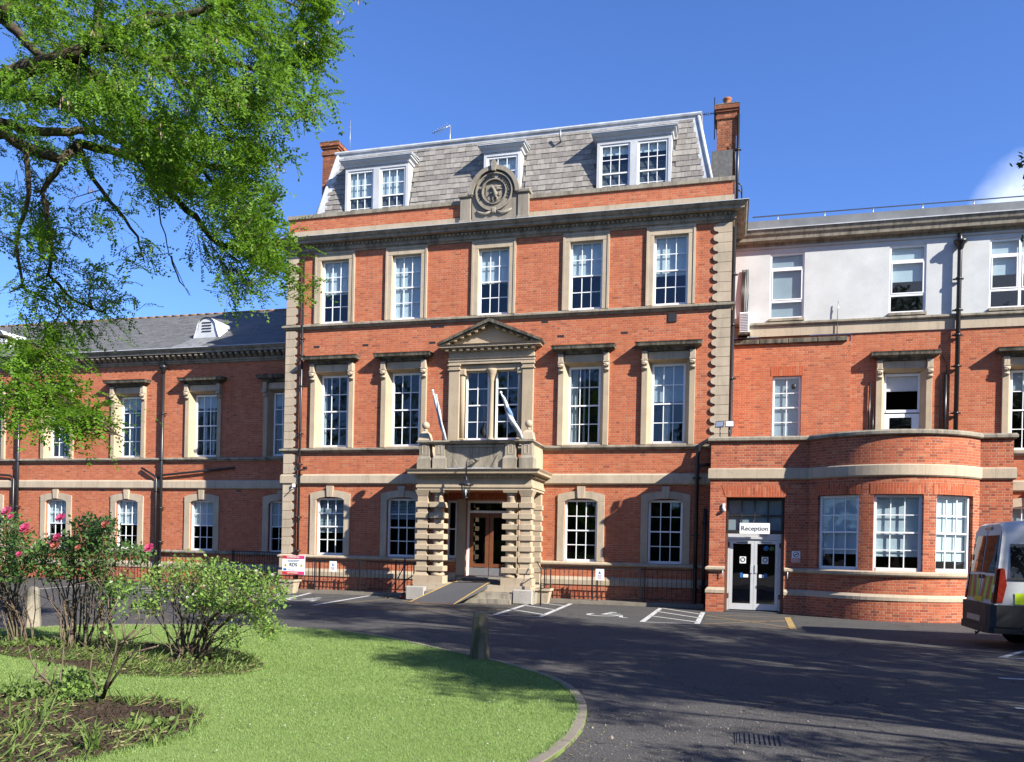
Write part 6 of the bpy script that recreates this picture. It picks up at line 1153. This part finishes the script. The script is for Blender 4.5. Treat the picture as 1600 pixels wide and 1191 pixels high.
# ================================================================== PLANTS
FOC, THY, RL_, SYP = 1280., math.atan2(341, 1280), .0215, 257.5
def at(px, py, Y):
    """point seen at photo position (px,py) on the upright plane y=Y (arrays allowed)"""
    px = np.asarray(px, float); py = np.asarray(py, float); u = px - 800; v = 595.5 - py; c, s = math.cos(RL_), math.sin(RL_); u2 = u * c - v * s; v2 = u * s + v * c + SYP * c
    ct, st = math.cos(THY), math.sin(THY); x = u2 * ct - FOC * st; y = u2 * st + FOC * ct; k = (np.asarray(Y, float) + 26.5) / y; return np.stack([x * k, np.broadcast_to(np.asarray(Y, float), x.shape) + 0 * x, 1.75 + v2 * k], -1)
def unit(a): return a / (np.linalg.norm(a, axis=-1, keepdims=True) + 1e-9)
def pinnate(B, D, Ln, pairs, ll, lw, droop=.35):
    """compound leaves: B base, D direction, Ln length -> quads"""
    N = len(B); D = unit(D); up = np.array([0, 0, 1.0]) + RNG.normal(0, .35, (N, 3)); S = unit(np.cross(D, up)); Q = []
    for j in range(pairs):
        t = (j + .8) / pairs; p = B + D * (Ln * t)[:, None]; p[:, 2] -= droop * Ln * t * t
        for s in (-1, 1):
            d = unit(S * s + D * .35 + RNG.normal(0, .22, (N, 3)) + [0, 0, -.25]); l = ll * RNG.uniform(.7, 1.15, N) * (1 - .25 * abs(t - .5)); w = unit(np.cross(d, up)) ; w = unit(D * .8 + w * .4) * (lw * RNG.uniform(.8, 1.2, N))[:, None]
            Q.append(np.stack([p, p + d * (l * .5)[:, None] + w, p + d * l[:, None], p + d * (l * .5)[:, None] - w], 1))
    t = p + D * (ll * 1.0); Q.append(np.stack([p, p + D * ll * .5 + S * lw, t, p + D * ll * .5 - S * lw], 1)); return np.concatenate(Q)
def quads_obj(name, Q, mat, parent, origin):
    V = Q.reshape(-1, 3) - np.array(origin); me = np_mesh(name, V, np.arange(len(V)).reshape(-1, 4), mat); return link(name, me, parent, origin)
def in_poly_samples(P, n):
    P = np.array(P, float); x0, y0 = P.min(0); x1, y1 = P.max(0); X = np.empty(0); Y = np.empty(0)
    while len(X) < n:
        a, b = RNG.uniform(x0, x1, n * 2), RNG.uniform(y0, y1, n * 2); k = inside(P, a, b); X, Y = np.append(X, a[k]), np.append(Y, b[k])
    return X[:n], Y[:n]
# ---- the big locust whose boughs hang in from the left
TB = (-13.6, -17.4, ZG); tree = thing('locust_tree', TB, 'locust tree with mossy dark boughs and feathery leaves hanging in at upper left', 'tree')
m_ = MB(); m_.tube([(-13.6, -17.4, ZG - .1), (-13.55, -17.4, .6), (-13.5, -17.35, 2.5), (-13.3, -17.3, 4.5), (-13.1, -17.3, 6.6), (-12.6, -17.2, 9.0), (-12.3, -17.0, 11.5)], [.5, .36, .31, .29, .24, .15, .05], 12); build(m_, 'trunk', MAT['bark'], tree)
BOUGHS = [([(-340, 330), (-150, 200), (0, 122), (52, 103), (103, 86), (148, 62), (186, 50), (260, 30), (330, 10)], (-17.2, -16.6), .15), ([(-320, 0), (-120, 0), (0, 30), (34, 65), (79, 103), (110, 100)], (-17.2, -16.8), .11),
    ([(79, 100), (127, 79), (165, 72), (200, 80), (240, 92), (290, 90), (340, 97), (400, 110), (450, 120)], (-16.8, -15.6), .085), ([(200, 80), (241, 100), (270, 120), (300, 145), (345, 200), (380, 235)], (-16.4, -15.4), .06),
    ([(100, 95), (148, 120), (179, 148), (207, 179), (234, 200), (268, 227), (300, 255), (350, 265), (400, 290), (425, 320)], (-16.8, -15.0), .085), ([(-330, 260), (-100, 160), (0, 145), (41, 150), (96, 165), (120, 172), (165, 168), (200, 185), (215, 215)], (-17.3, -16.0), .11),
    ([(-330, 330), (-100, 210), (0, 193), (41, 203), (103, 207), (150, 205), (190, 225), (225, 265), (240, 300)], (-17.3, -15.8), .09), ([(240, 300), (246, 350), (258, 395), (290, 462)], (-15.8, -15.5), .014), ([(-330, 380), (-120, 230), (0, 207), (34, 231), (93, 251), (117, 224), (165, 234), (230, 255), (262, 305), (300, 337), (324, 372), (380, 400), (430, 430)], (-17.3, -14.8), .10),
    ([(93, 251), (60, 300), (75, 370), (70, 430), (110, 470), (160, 490)], (-16.6, -16.0), .045), ([(34, 231), (40, 300), (20, 380), (30, 450), (90, 480)], (-16.9, -16.2), .04), ([(117, 224), (140, 280), (180, 330), (210, 370), (220, 410)], (-16.6, -15.8), .04), ([(324, 372), (370, 410), (392, 460)], (-15.2, -14.9), .022), ([(262, 400), (275, 440), (292, 462)], (-15.6, -15.5), .016),
    ([(-330, 560), (-150, 500), (0, 526), (19, 533), (47, 545), (80, 560)], (-17.6, -18.5), .04), ([(-330, 650), (-120, 620), (0, 622), (60, 618), (110, 640), (145, 668), (190, 684)], (-17.6, -18.8), .025), ([(186, 50), (230, 20), (320, 40), (420, 60), (500, 100)], (-16.6, -15.2), .05), ([(330, 10), (400, -10), (500, 20)], (-16.0, -15.2), .04), ([(300, 145), (380, 160), (450, 180)], (-15.9, -15.2), .03), ([(300, 255), (340, 300), (400, 350), (440, 400)], (-15.6, -14.8), .03), ([(148, 62), (150, 10), (140, -60), (160, -200)], (-17, -17), .08), ([(0, 30), (15, -60), (20, -250)], (-17.1, -17.3), .09)]
tips = []
for P, (ya, yb_), r in BOUGHS:
    P = np.array(P, float); n = len(P); Y = np.linspace(ya, yb_, n); W_ = at(P[:, 0], P[:, 1], Y)
    W2 = []; R2 = []
    for k in range(n - 1):
        for j in range(3): u = j / 3; W2.append(W_[k] * (1 - u) + W_[k + 1] * u + RNG.normal(0, .012, 3) * (j > 0)); R2.append(r * (1 - .72 * (k + u) / (n - 1)))
    W2.append(W_[-1]); R2.append(r * .22); tips += [w for w, p in zip(W2, range(len(W2)))]
    m_ = MB(); m_.tube([tuple(w) for w in W2], R2, 8); build(m_, 'bough', MAT['bark'], tree)
tips = np.array(tips)
CROWN = [([(0, 0), (535, 0), (530, 60), (497, 90), (490, 190), (470, 195), (440, 160), (400, 185), (420, 240), (405, 262), (430, 290), (428, 330), (440, 380), (460, 440), (445, 452), (420, 440), (400, 405), (375, 380), (345, 370), (325, 330), (290, 318), (262, 300), (245, 320), (215, 310), (190, 285), (160, 262), (120, 270), (80, 245), (40, 235), (0, 228)], 1500, (-18.5, -14.6)),
    ([(250, 0), (535, 0), (525, 60), (490, 90), (480, 180), (400, 180), (330, 160), (260, 80)], 330, (-16.5, -14.4)), ([(190, 190), (300, 200), (420, 240), (430, 320), (300, 300), (200, 260)], 300, (-16.5, -14.6)), ([(340, 300), (420, 330), (458, 420), (450, 455), (400, 400)], 150, (-15.4, -14.5)),
    ([(0, 280), (50, 270), (90, 300), (120, 330), (200, 345), (235, 375), (245, 400), (215, 402), (190, 380), (150, 385), (110, 372), (60, 385), (0, 390)], 120, (-17.5, -15.5)), ([(30, 420), (110, 395), (150, 430), (165, 470), (200, 490), (170, 500), (130, 480), (118, 500), (120, 525), (90, 532), (75, 510), (30, 515), (0, 505), (0, 440)], 140, (-17.2, -15.6)),
    ([(300, 375), (340, 370), (385, 420), (393, 462), (375, 462), (350, 440), (310, 420)], 60, (-15.4, -14.8)), ([(0, 545), (70, 545), (95, 565), (85, 585), (60, 580), (50, 592), (0, 588)], 60, (-19.0, -18.2)), ([(0, 600), (60, 592), (95, 608), (125, 635), (145, 662), (190, 678), (180, 690), (150, 684), (115, 670), (85, 645), (60, 648), (30, 652), (0, 648)], 150, (-19.2, -18.2)),
    ([(-480, -330), (420, -300), (520, -20), (0, -5), (-5, 480), (-350, 520)], 620, (-20.5, -14.6))]
LQ = []; TW = MB(); PODS = []
for P, n, (ya, yb_) in CROWN:
    n = int(n * .92); nc = max(3, n // 9); X, Yp = in_poly_samples(P, nc); X = X - 17 * (X > 250); Yp = Yp - 6; Z = RNG.uniform(ya, yb_, nc); C = (at(X, Yp, Z)[:, None] + RNG.normal(0, 1, (nc, 9, 3)) * [.16, .16, .075]).reshape(-1, 3)
    for c in C:
        d2 = ((tips - c) ** 2).sum(1); j = int(np.argmin(d2)); src = tips[j]; dv = unit(c - src + np.array([.25, 0, -.15])); L0 = RNG.uniform(.22, .42); b = c - dv * L0 * .6; e = c + dv * L0 * .5 + np.array([0, 0, -.04])
        if d2[j] < .45 and RNG.uniform() < .6: TW.tube([tuple(src), tuple((src + b) / 2 + RNG.normal(0, .04, 3)), tuple(b), tuple(e)], [.009, .007, .005, .002], 4, False)
        else: TW.tube([tuple(b), tuple(e)], [.005, .002], 4, False)
        k = int(RNG.integers(3, 7)); u = np.linspace(0, 1, k)[:, None]; B = b * (1 - u) + e * u; D = dv * .6 + RNG.normal(0, .5, (k, 3)) + np.array([.3, -.05, -.22]); LQ.append(pinnate(B, D, RNG.uniform(.19, .31, k), 7, .050, .0155, .28))
        if RNG.uniform() < .05: PODS.append(e)
for X, Yp in ((487, 165), (478, 180), (430, 70), (440, 85), (395, 130), (365, 165), (520, 20), (500, 50), (350, 40), (360, 55), (415, 110), (110, 290), (135, 300), (100, 408), (185, 388), (430, 260)):
    for k in range(3): PODS.append(at(X + RNG.normal(0, 5), Yp + RNG.normal(0, 6), -15.0))
quads_obj('foliage', np.concatenate(LQ), MAT['locust'], tree, TB); build(TW, 'twigs', MAT['bark'], tree)
PQ = []
for p in PODS:
    k = int(RNG.integers(3, 8))
    for _ in range(k):
        b = np.array(p) + RNG.normal(0, .035, 3); l = RNG.uniform(.06, .10); t = RNG.uniform(0, 6.28); w = np.array([math.cos(t), math.sin(t), 0]) * .008; PQ.append(np.stack([b - w * .3, b + w + [0, 0, -l * .5], b + [0, 0, -l], b - w + [0, 0, -l * .5]]))
quads_obj('seed_pods', np.array(PQ), MAT['pod'], tree, TB)
for o in tree.children:
    if o.name.split('.')[0] in ('foliage', 'twigs', 'seed_pods'): o['kind'] = 'stuff'
# ---- broad-leaved trees beyond the frame: some shade the tarmac, a rear row is added to darken reflections
def broadleaf_mesh(h, r, n, seed):
    g = np.random.default_rng(seed); m_ = MB(); m_.tube([(0, 0, -.1), (0, 0, .5), (.1, 0, h * .25), (.05, .1, h * .5), (0, 0, h * .85)], [.42, .30, .26, .18, .04], 10); cl = []
    for k in range(64):
        t = g.uniform(0, 2 * np.pi); zz = g.uniform(.28, .97); rr = r * math.sin(math.pi * min(1, (zz - .2) / .82)) ** .6 * g.uniform(.45, 1.0); c = np.array([rr * math.cos(t), rr * math.sin(t), h * zz]); cl.append((c, g.uniform(.55, 1.35)))
        if k < 22: z0 = h * max(.2, zz - .25); m_.tube([(0, 0, z0), tuple(c * [.5, .5, 0] + [0, 0, (z0 + c[2]) / 2 + .3]), tuple(c)], [.11, .07, .02], 6)
    Q = []
    for c, s in cl:
        k = int(n / 64 * (s / .95) ** 2); d = unit(g.normal(0, 1, (k, 3))) * (g.uniform(0, 1, (k, 1)) ** .45) * s * [1, 1, .7]; p = c + d; a = unit(g.normal(0, 1, (k, 3))); b = unit(np.cross(a, g.normal(0, 1, (k, 3)))); l = g.uniform(.12, .20, (k, 1)); Q.append(np.stack([p, p + a * l * .5 + b * l * .32, p + a * l, p + a * l * .5 - b * l * .32], 1))
    Q = np.concatenate(Q); V = Q.reshape(-1, 3); return _mk(m_, 'trunk', MAT['bark']), np_mesh('crown', V, np.arange(len(V)).reshape(-1, 4), MAT['leaf'])
BM = [broadleaf_mesh(17, 5.4, 27000, 3), broadleaf_mesh(14, 5.0, 23000, 5)]
def shade_tree(x, y, k, rot, s, label):
    t = thing('broadleaf_tree', (x, y, ZG), label, 'tree', 'trees round the car park')
    for nm, me in (('trunk', BM[k][0]), ('crown', BM[k][1])): o = link(nm, me, t, (x, y, ZG))
    t.rotation_euler.z = rot; t.scale = (s, s, s); return t
SHADE = [(10.2, -17.2, 0, 0.0, 1.0, 'tall leafy tree whose drooping twigs show at the right edge'), (16.5, -19.3, 1, 1.9, 1.0, 'leafy tree beside the car park that shades the tarmac bays'), (25.0, -18.0, 0, 3.0, .95, 'leafy tree beyond the parked van that shades its side'), (17.5, -27.0, 1, 4.4, .72, 'smaller leafy tree on the near side that shades the lower tarmac'), (9.2, -20.6, 1, .9, .66, 'small leafy tree whose shadow crosses the kerb by the mossy bollard')]
ST = [shade_tree(*a) for a in SHADE]
ORD = ('first', 'second', 'third', 'fourth', 'fifth', 'sixth', 'seventh', 'eighth')
for k, (x, y) in enumerate(((-58, -50), (-46, -54), (-34, -49), (-23, -53), (-12, -48), (0, -55), (11, -50), (24, -52))): shade_tree(x, y, k % 2, k * 1.3, 1.0 + .05 * (k % 3), ORD[k] + ' tree from the left in the unseen row added to darken the window reflections')  # unseen row behind the camera, added for darker glass reflections
hd = thing('added_hedge', (-15, -45, ZG), 'long unseen hedge added to darken the reflections in the lower windows', 'hedge'); n = 60000; P = np.stack([RNG.uniform(-75, 45, n), -45 + RNG.normal(0, .9, n), RNG.uniform(0, 1, n) ** .8 * 6.5], 1); P[:, 2] += np.sin(P[:, 0] * .7) * .5 + np.sin(P[:, 0] * .23) * .6; a = unit(RNG.normal(0, 1, (n, 3))); b = unit(np.cross(a, RNG.normal(0, 1, (n, 3)))); l = RNG.uniform(.25, .42, (n, 1))  # unseen hedge added to keep bright horizon sky out of the window reflections
quads_obj('foliage', np.stack([P, P + a * l * .5 + b * l * .35, P + a * l, P + a * l * .5 - b * l * .35], 1), MAT['leaf'], hd, (-15, -45, ZG))['kind'] = 'stuff'
build(MB().box(-75, 45, -45.4, -44.9, ZG, 5.4), 'dense_core', MAT['leaf'], hd)
# a low bough of the near tree whose tips hang in at the right edge
BG = np.array([(10.25, -17.2, 7.6), (8.2, -16.9, 8.6), (6.2, -16.5, 8.7), (4.9, -16.2, 8.2), tuple(at(1650, 205, -16.0))]); LQ = []; TW = MB(); TW.tube([tuple(p) for p in BG], [.10, .075, .05, .03, .012], 7)
def leaves_at(p, n, sp): q = np.repeat(p, n, 0) + RNG.normal(0, sp, (len(p) * n, 3)); d = unit(RNG.normal(0, 1, q.shape) + [0, 0, -.6]); w = unit(np.cross(d, RNG.normal(0, 1, q.shape))); l = RNG.uniform(.06, .10, (len(q), 1)); return np.stack([q, q + d * l * .5 + w * l * .27, q + d * l, q + d * l * .5 - w * l * .27], 1)
for k in range(46):
    u = RNG.uniform(.6, 3.2); j = int(u); c = BG[j] * (1 - u + j) + BG[j + 1] * (u - j); e = c + RNG.normal(0, .35, 3) + [0, 0, -.25]; e[0] = max(e[0], 4.3); TW.tube([tuple(c), tuple(e)], [.008, .003], 4, False); LQ.append(leaves_at(np.array([e, (c + e) / 2]), 16, .13))
for (a, b) in (((1650, 205), (1583, 262)), ((1650, 205), (1592, 292)), ((1640, 235), (1598, 305)), ((1660, 215), (1596, 372)), ((1655, 200), (1600, 240))):
    A, B = at(*a, -16.0), at(*b, -16.0); TW.tube([tuple(A), tuple((A + B) / 2 + [0, 0, .05]), tuple(B)], [.008, .006, .002], 5, False); u = RNG.uniform(.35, 1, 24)[:, None]; LQ.append(leaves_at(A * (1 - u) + B * u, 1, .03))
build(TW, 'bough', MAT['bark'], ST[0]); tag(quads_obj('bough_leaves', np.concatenate(LQ), MAT['leaf'], ST[0], tuple(wloc(ST[0]))), kind='stuff')
# ---- roses
def leaf_cluster(C, n, ll, sp, outd):
    k = len(C); P = np.repeat(C, n, 0) + RNG.normal(0, sp, (k * n, 3)); d = unit(RNG.normal(0, 1, (k * n, 3)) + outd + np.array([0, 0, .15])); up = unit(RNG.normal(0, .55, (k * n, 3)) + [0, -.25, 1]); w = unit(np.cross(d, up)); l = (ll * RNG.uniform(.6, 1.25, k * n))[:, None]
    return np.stack([P, P + d * l * .45 + w * l * .33, P + d * l, P + d * l * .45 - w * l * .33], 1)
def rose_flower(c, r, mat, parent):
    m_ = MB(); c = Vector(c)
    for lay, (n, rr, tilt) in enumerate(((6, 1.0, .25), (6, .85, .7), (5, .6, 1.1), (3, .35, 1.4))):
        for k in range(n):
            t = 2 * math.pi * (k + .5 * lay) / n + random.uniform(-.2, .2); o = Vector((math.cos(t), math.sin(t), 0)); s = Vector((-o.y, o.x, 0)); f = Vector((0, -.55, .5)); p0 = c + o * r * .12; p1 = c + (o * math.cos(tilt) + Vector((0, 0, math.sin(tilt)))) * r * rr
            m_.face([p0 - s * r * .15, p0 + s * r * .15, p1 + s * r * .42 * rr + Vector((0, 0, r * .1)), p1 + o * r * .12, p1 - s * r * .42 * rr + Vector((0, 0, r * .1))], flat=False)
    q = Matrix.Rotation(R_(52), 3, 'X'); m_.v = [tuple(c + q @ (Vector(v) - c)) for v in m_.v]; return build(m_, 'flower', mat, parent)
def rose_bush(bases, polys, label, leafmat, ll, depth, cane_r=.014, hsplit=.5, cluster=5, canes=40, mids=.35):
    """canes climb from the base points to the foliage areas"""
    b0 = tuple(np.array(bases[0]) ); root = thing('rose_bush', b0, label, 'rose bush', 'rose bushes in the beds'); CM = MB(); C = []
    for P, n in polys: X, Y = in_poly_samples(P, n); C.append(at(X, Y, RNG.uniform(depth[0], depth[1], n)))
    C = np.concatenate(C); idx = RNG.choice(len(C), min(canes, len(C)), False); CP = []
    for j in idx:
        e = C[j]; b = np.array(bases[int(np.argmin([np.hypot(q[0] - e[0], q[1] - e[1]) + RNG.uniform(0, .35) for q in bases]))]) + RNG.normal(0, .05, 3) * [1, 1, 0]; m1 = b + (e - b) * [.25, .25, .42] + RNG.normal(0, .05, 3); m2 = b + (e - b) * [.65, .65, .78] + RNG.normal(0, .06, 3); r = cane_r * RNG.uniform(.5, 1.3)
        pts = [b, (b + m1) / 2 + RNG.normal(0, .02, 3), m1, (m1 + m2) / 2 + RNG.normal(0, .03, 3), m2, e]; CM.tube([tuple(p) for p in pts], [r * 1.3, r * 1.1, r, r * .8, r * .6, r * .25], 5, False); CP += [m2, (m1 + m2) / 2, e]
        for _ in range(3):
            s = pts[int(RNG.integers(2, 5))]; q = s + RNG.normal(0, .16, 3) + [0, 0, .12]; CM.tube([tuple(s), tuple((s + q) / 2 + RNG.normal(0, .02, 3)), tuple(q)], [r * .5, r * .4, r * .15], 4, False)
    CP = np.array(CP)
    for e in C[::2]:
        s = CP[int(np.argmin(((CP - e) ** 2).sum(1)))]; CM.tube([tuple(s), tuple((s + e) / 2 + [0, 0, .02]), tuple(e)], [.005, .004, .002], 4, False)
    tag(build(CM, 'canes', MAT['cane'], root), kind='stuff'); outd = unit(C - np.array(bases[0])).repeat(cluster, 0) * .4
    tag(quads_obj('leaves', leaf_cluster(C, cluster, ll, .05, outd), leafmat, root, b0), kind='stuff'); return root, C
zb = ZL
rb1, C1 = rose_bush([(-7.63, -16.18, zb), (-7.5, -16.1, zb), (-7.75, -16.2, zb)], [([(215, 900), (250, 880), (300, 872), (350, 880), (400, 890), (435, 905), (448, 930), (400, 960), (350, 945), (300, 930), (240, 935)], 560), ([(280, 925), (370, 935), (420, 960), (438, 990), (415, 998), (385, 970), (330, 955), (290, 960)], 240), ([(205, 930), (250, 930), (240, 960), (210, 955)], 50), ([(345, 985), (365, 975), (362, 1010), (350, 1005)], 26), ([(400, 980), (420, 975), (418, 998), (410, 996)], 20)],
    'spreading rose bush with pale buds arching right over the rear bed', MAT['rose_leaf'], .054, (-16.8, -15.5), .011, canes=40, cluster=7)
for k in range(26): c = C1[int(RNG.integers(len(C1)))]; rose_flower(c + np.array([0, -.05, .04]), .022, MAT['petal_white' if k % 3 else 'petal_old'], rb1)
rb2, C2 = rose_bush([(-10.05, -15.75, zb), (-9.75, -15.8, zb), (-9.3, -15.9, zb)], [([(30, 870), (60, 845), (110, 835), (150, 820), (170, 805), (180, 830), (165, 855), (200, 850), (235, 865), (215, 880), (180, 875), (150, 900), (90, 905), (40, 900)], 560), ([(105, 815), (130, 808), (160, 812), (165, 830), (120, 840)], 90), ([(140, 895), (200, 905), (215, 925), (190, 935), (150, 925)], 70)],
    'tall pink-flowered rose bush in the middle of the rear bed', MAT['rose_dark'], .064, (-16.3, -15.3), .012, canes=36, cluster=7)
for x, y, r, mt in ((90, 810, .075, 'petal'), (85, 840, .07, 'petal'), (82, 853, .08, 'petal_old'), (228, 857, .075, 'petal'), (117, 856, .05, 'petal_old'), (75, 848, .04, 'petal'), (160, 820, .07, 'petal_old')): rose_flower(at(x, y, -16.3), r, MAT[mt], rb2)
rb3, C3 = rose_bush([(-11.13, -15.74, zb), (-10.9, -15.7, zb)], [([(-60, 830), (-10, 800), (20, 805), (35, 830), (60, 850), (50, 890), (20, 910), (-60, 905)], 500)], 'tall pink-flowered rose bush cut by the left edge', MAT['rose_dark'], .064, (-16.3, -15.2), .012, canes=28, cluster=7)
for x, y, r, mt in ((6, 800, .085, 'petal'), (34, 826, .085, 'petal'), (38, 832, .06, 'petal_old'), (25, 866, .05, 'petal'), (12, 808, .05, 'petal')): rose_flower(at(x, y, -16.3), r, MAT[mt], rb3)
def stub_rose(base, shoots, label, leafpts, ydep):
    root = thing('pruned_rose', base, label, 'rose bush', 'pruned roses in the front bed'); m_ = MB(); b = np.array(base); pal = []
    for P, r in shoots:
        W_ = at([p[0] for p in P], [p[1] for p in P], np.linspace(ydep, ydep + RNG.normal(0, .12), len(P))); m_.tube([tuple(w + RNG.normal(0, .006, 3)) for w in W_], [.72 * r * (1 - .45 * k / (len(P) - 1)) for k in range(len(P))], 7); pal += list(W_)
        for _ in range(3): s = W_[int(RNG.integers(len(W_) // 2, len(W_)))]; q = s + RNG.normal(0, .06, 3) + [0, 0, .06]; m_.tube([tuple(s), tuple(q)], [r * .5, r * .2], 5)
    tag(build(m_, 'canes', MAT['cane'], root), kind='stuff'); C = np.concatenate([at(*in_poly_samples(P, n), RNG.uniform(ydep - .15, ydep + .15, n)) for P, n in leafpts]); tag(quads_obj('leaves', leaf_cluster(C, 3, .05, .03, np.array([0, 0, .3])), MAT['rose_leaf'], root, tuple(base)), kind='stuff'); return root
stub_rose((-6.05, -19.3, zb), [([(155, 1090), (165, 1060), (178, 1020), (190, 1000), (205, 985)], .030), ([(150, 1090), (180, 1050), (200, 1020), (240, 1010)], .02), ([(158, 1075), (172, 1040), (175, 1000), (165, 965), (178, 940)], .018), ([(185, 1010), (215, 985), (225, 960)], .015), ([(148, 1080), (135, 1050), (140, 1020)], .014), ([(190, 1000), (188, 975), (200, 950)], .014), ([(175, 1035), (158, 1005), (150, 985)], .012), ([(190, 1000), (230, 990), (262, 1012)], .008), ([(205, 985), (212, 965), (208, 940)], .01)], 'hard-pruned rose with grey stubs and a few pale leaves in the front bed', [([(150, 935), (185, 925), (215, 935), (212, 960), (170, 965)], 60), ([(165, 905), (200, 900), (205, 920), (175, 925)], 30), ([(150, 985), (170, 980), (165, 1000)], 10)], -19.3)
stub_rose((-6.75, -19.2, zb), [([(90, 1105), (72, 1080), (60, 1060), (45, 1035), (38, 1010)], .018), ([(92, 1105), (75, 1070), (62, 1055), (70, 1040)], .022), ([(95, 1105), (88, 1060), (92, 1035), (95, 1000)], .014), ([(72, 1080), (78, 1060), (82, 1040)], .012), ([(66, 1065), (48, 1060), (52, 1040)], .011)], 'hard-pruned rose reduced to bare forked stubs near the left edge', [([(80, 1070), (130, 1065), (140, 1095), (90, 1100)], 70)], -19.3)
def tuft(x, y, n, h, label, mat='weed', w=.012):
    V = []; F = []
    for k in range(n):
        t = RNG.uniform(0, 6.28); hh = h * RNG.uniform(.5, 1.1); ln = RNG.uniform(.15, .7) * hh; b = np.array([x, y, zb - .01]) + RNG.normal(0, .03, 3) * [1, 1, 0]; d = np.array([math.cos(t), math.sin(t), 0]); s = np.array([-d[1], d[0], 0]) * w; i0 = len(V)
        for j in range(5): u = j / 4; p = b + d * ln * u ** 1.7 + np.array([0, 0, hh * (u - .30 * u ** 3)]); ww = s * (1 - u) ** .6; V += [p - ww, p + ww]
        for j in range(4): F.append((i0 + 2 * j, i0 + 2 * j + 1, i0 + 2 * j + 3, i0 + 2 * j + 2))
    o = link('leafy_tuft', np_mesh('leafy_tuft', np.array(V) - np.array([x, y, zb]), np.array(F), MAT[mat]), None, (x, y, zb)); return tag(o, label, 'plant', 'strap-leaved tufts in the beds')
p = at(145, 1178, -20.5); g = lambda px, py: (lambda q: (q[0], q[1]))((lambda r: (0 + r[0], -26.5 + r[1]))((lambda a, b: (a[0] * ((zb - 1.75) / (a[2] - 1.75)), (a[1] + 26.5) * ((zb - 1.75) / (a[2] - 1.75))))(at(px, py, -20.0), 0)))
for (px, py, n, h, lb) in ((140, 1172, 14, .42, 'strap-leaved tuft with tall upright blades at the bottom of the front bed'), (205, 1100, 12, .22, 'bent strap-leaved tuft beside the grey rose stubs'), (25, 1150, 26, .30, 'dense strap-leaved tuft at the left edge of the front bed'), (60, 1120, 14, .26, 'strap-leaved tuft under the bare forked stubs'), (15, 1085, 8, .42, 'thin tall grassy tuft left of the forked stubs'), (370, 1012, 10, .20, 'grassy tuft at the right tip of the rear bed'), (300, 1022, 14, .16, 'grassy tuft under the spreading rose bush'), (240, 1165, 10, .14, 'low tuft on bare soil near the rounded tip of the front bed')): tuft(*g(px, py), n, h, lb)
def herb(px, py, n, r, h, label):
    x, y = g(px, py); C = np.stack([RNG.normal(x, r, n), RNG.normal(y, r * .7, n), zb + RNG.uniform(.0, h, n)], 1); Q = leaf_cluster(C, 3, .06, .025, np.array([0, 0, .2])); o = quads_obj('leafy_herb', Q, MAT['weed'], None, (x, y, zb)); return tag(o, label, None, None, 'stuff')
herb(120, 1078, 170, .16, .20, 'pale feathery herb between the two pruned roses'); herb(225, 1135, 60, .13, .06, 'flat rosette weed on the soil of the front bed'); herb(40, 1092, 130, .22, .16, 'soft green herb at the left of the front bed'); herb(60, 1010, 120, .4, .14, 'low green herb under the tall rose bushes'); herb(330, 1035, 90, .3, .08, 'low weed patch at the foot of the spreading rose bush')
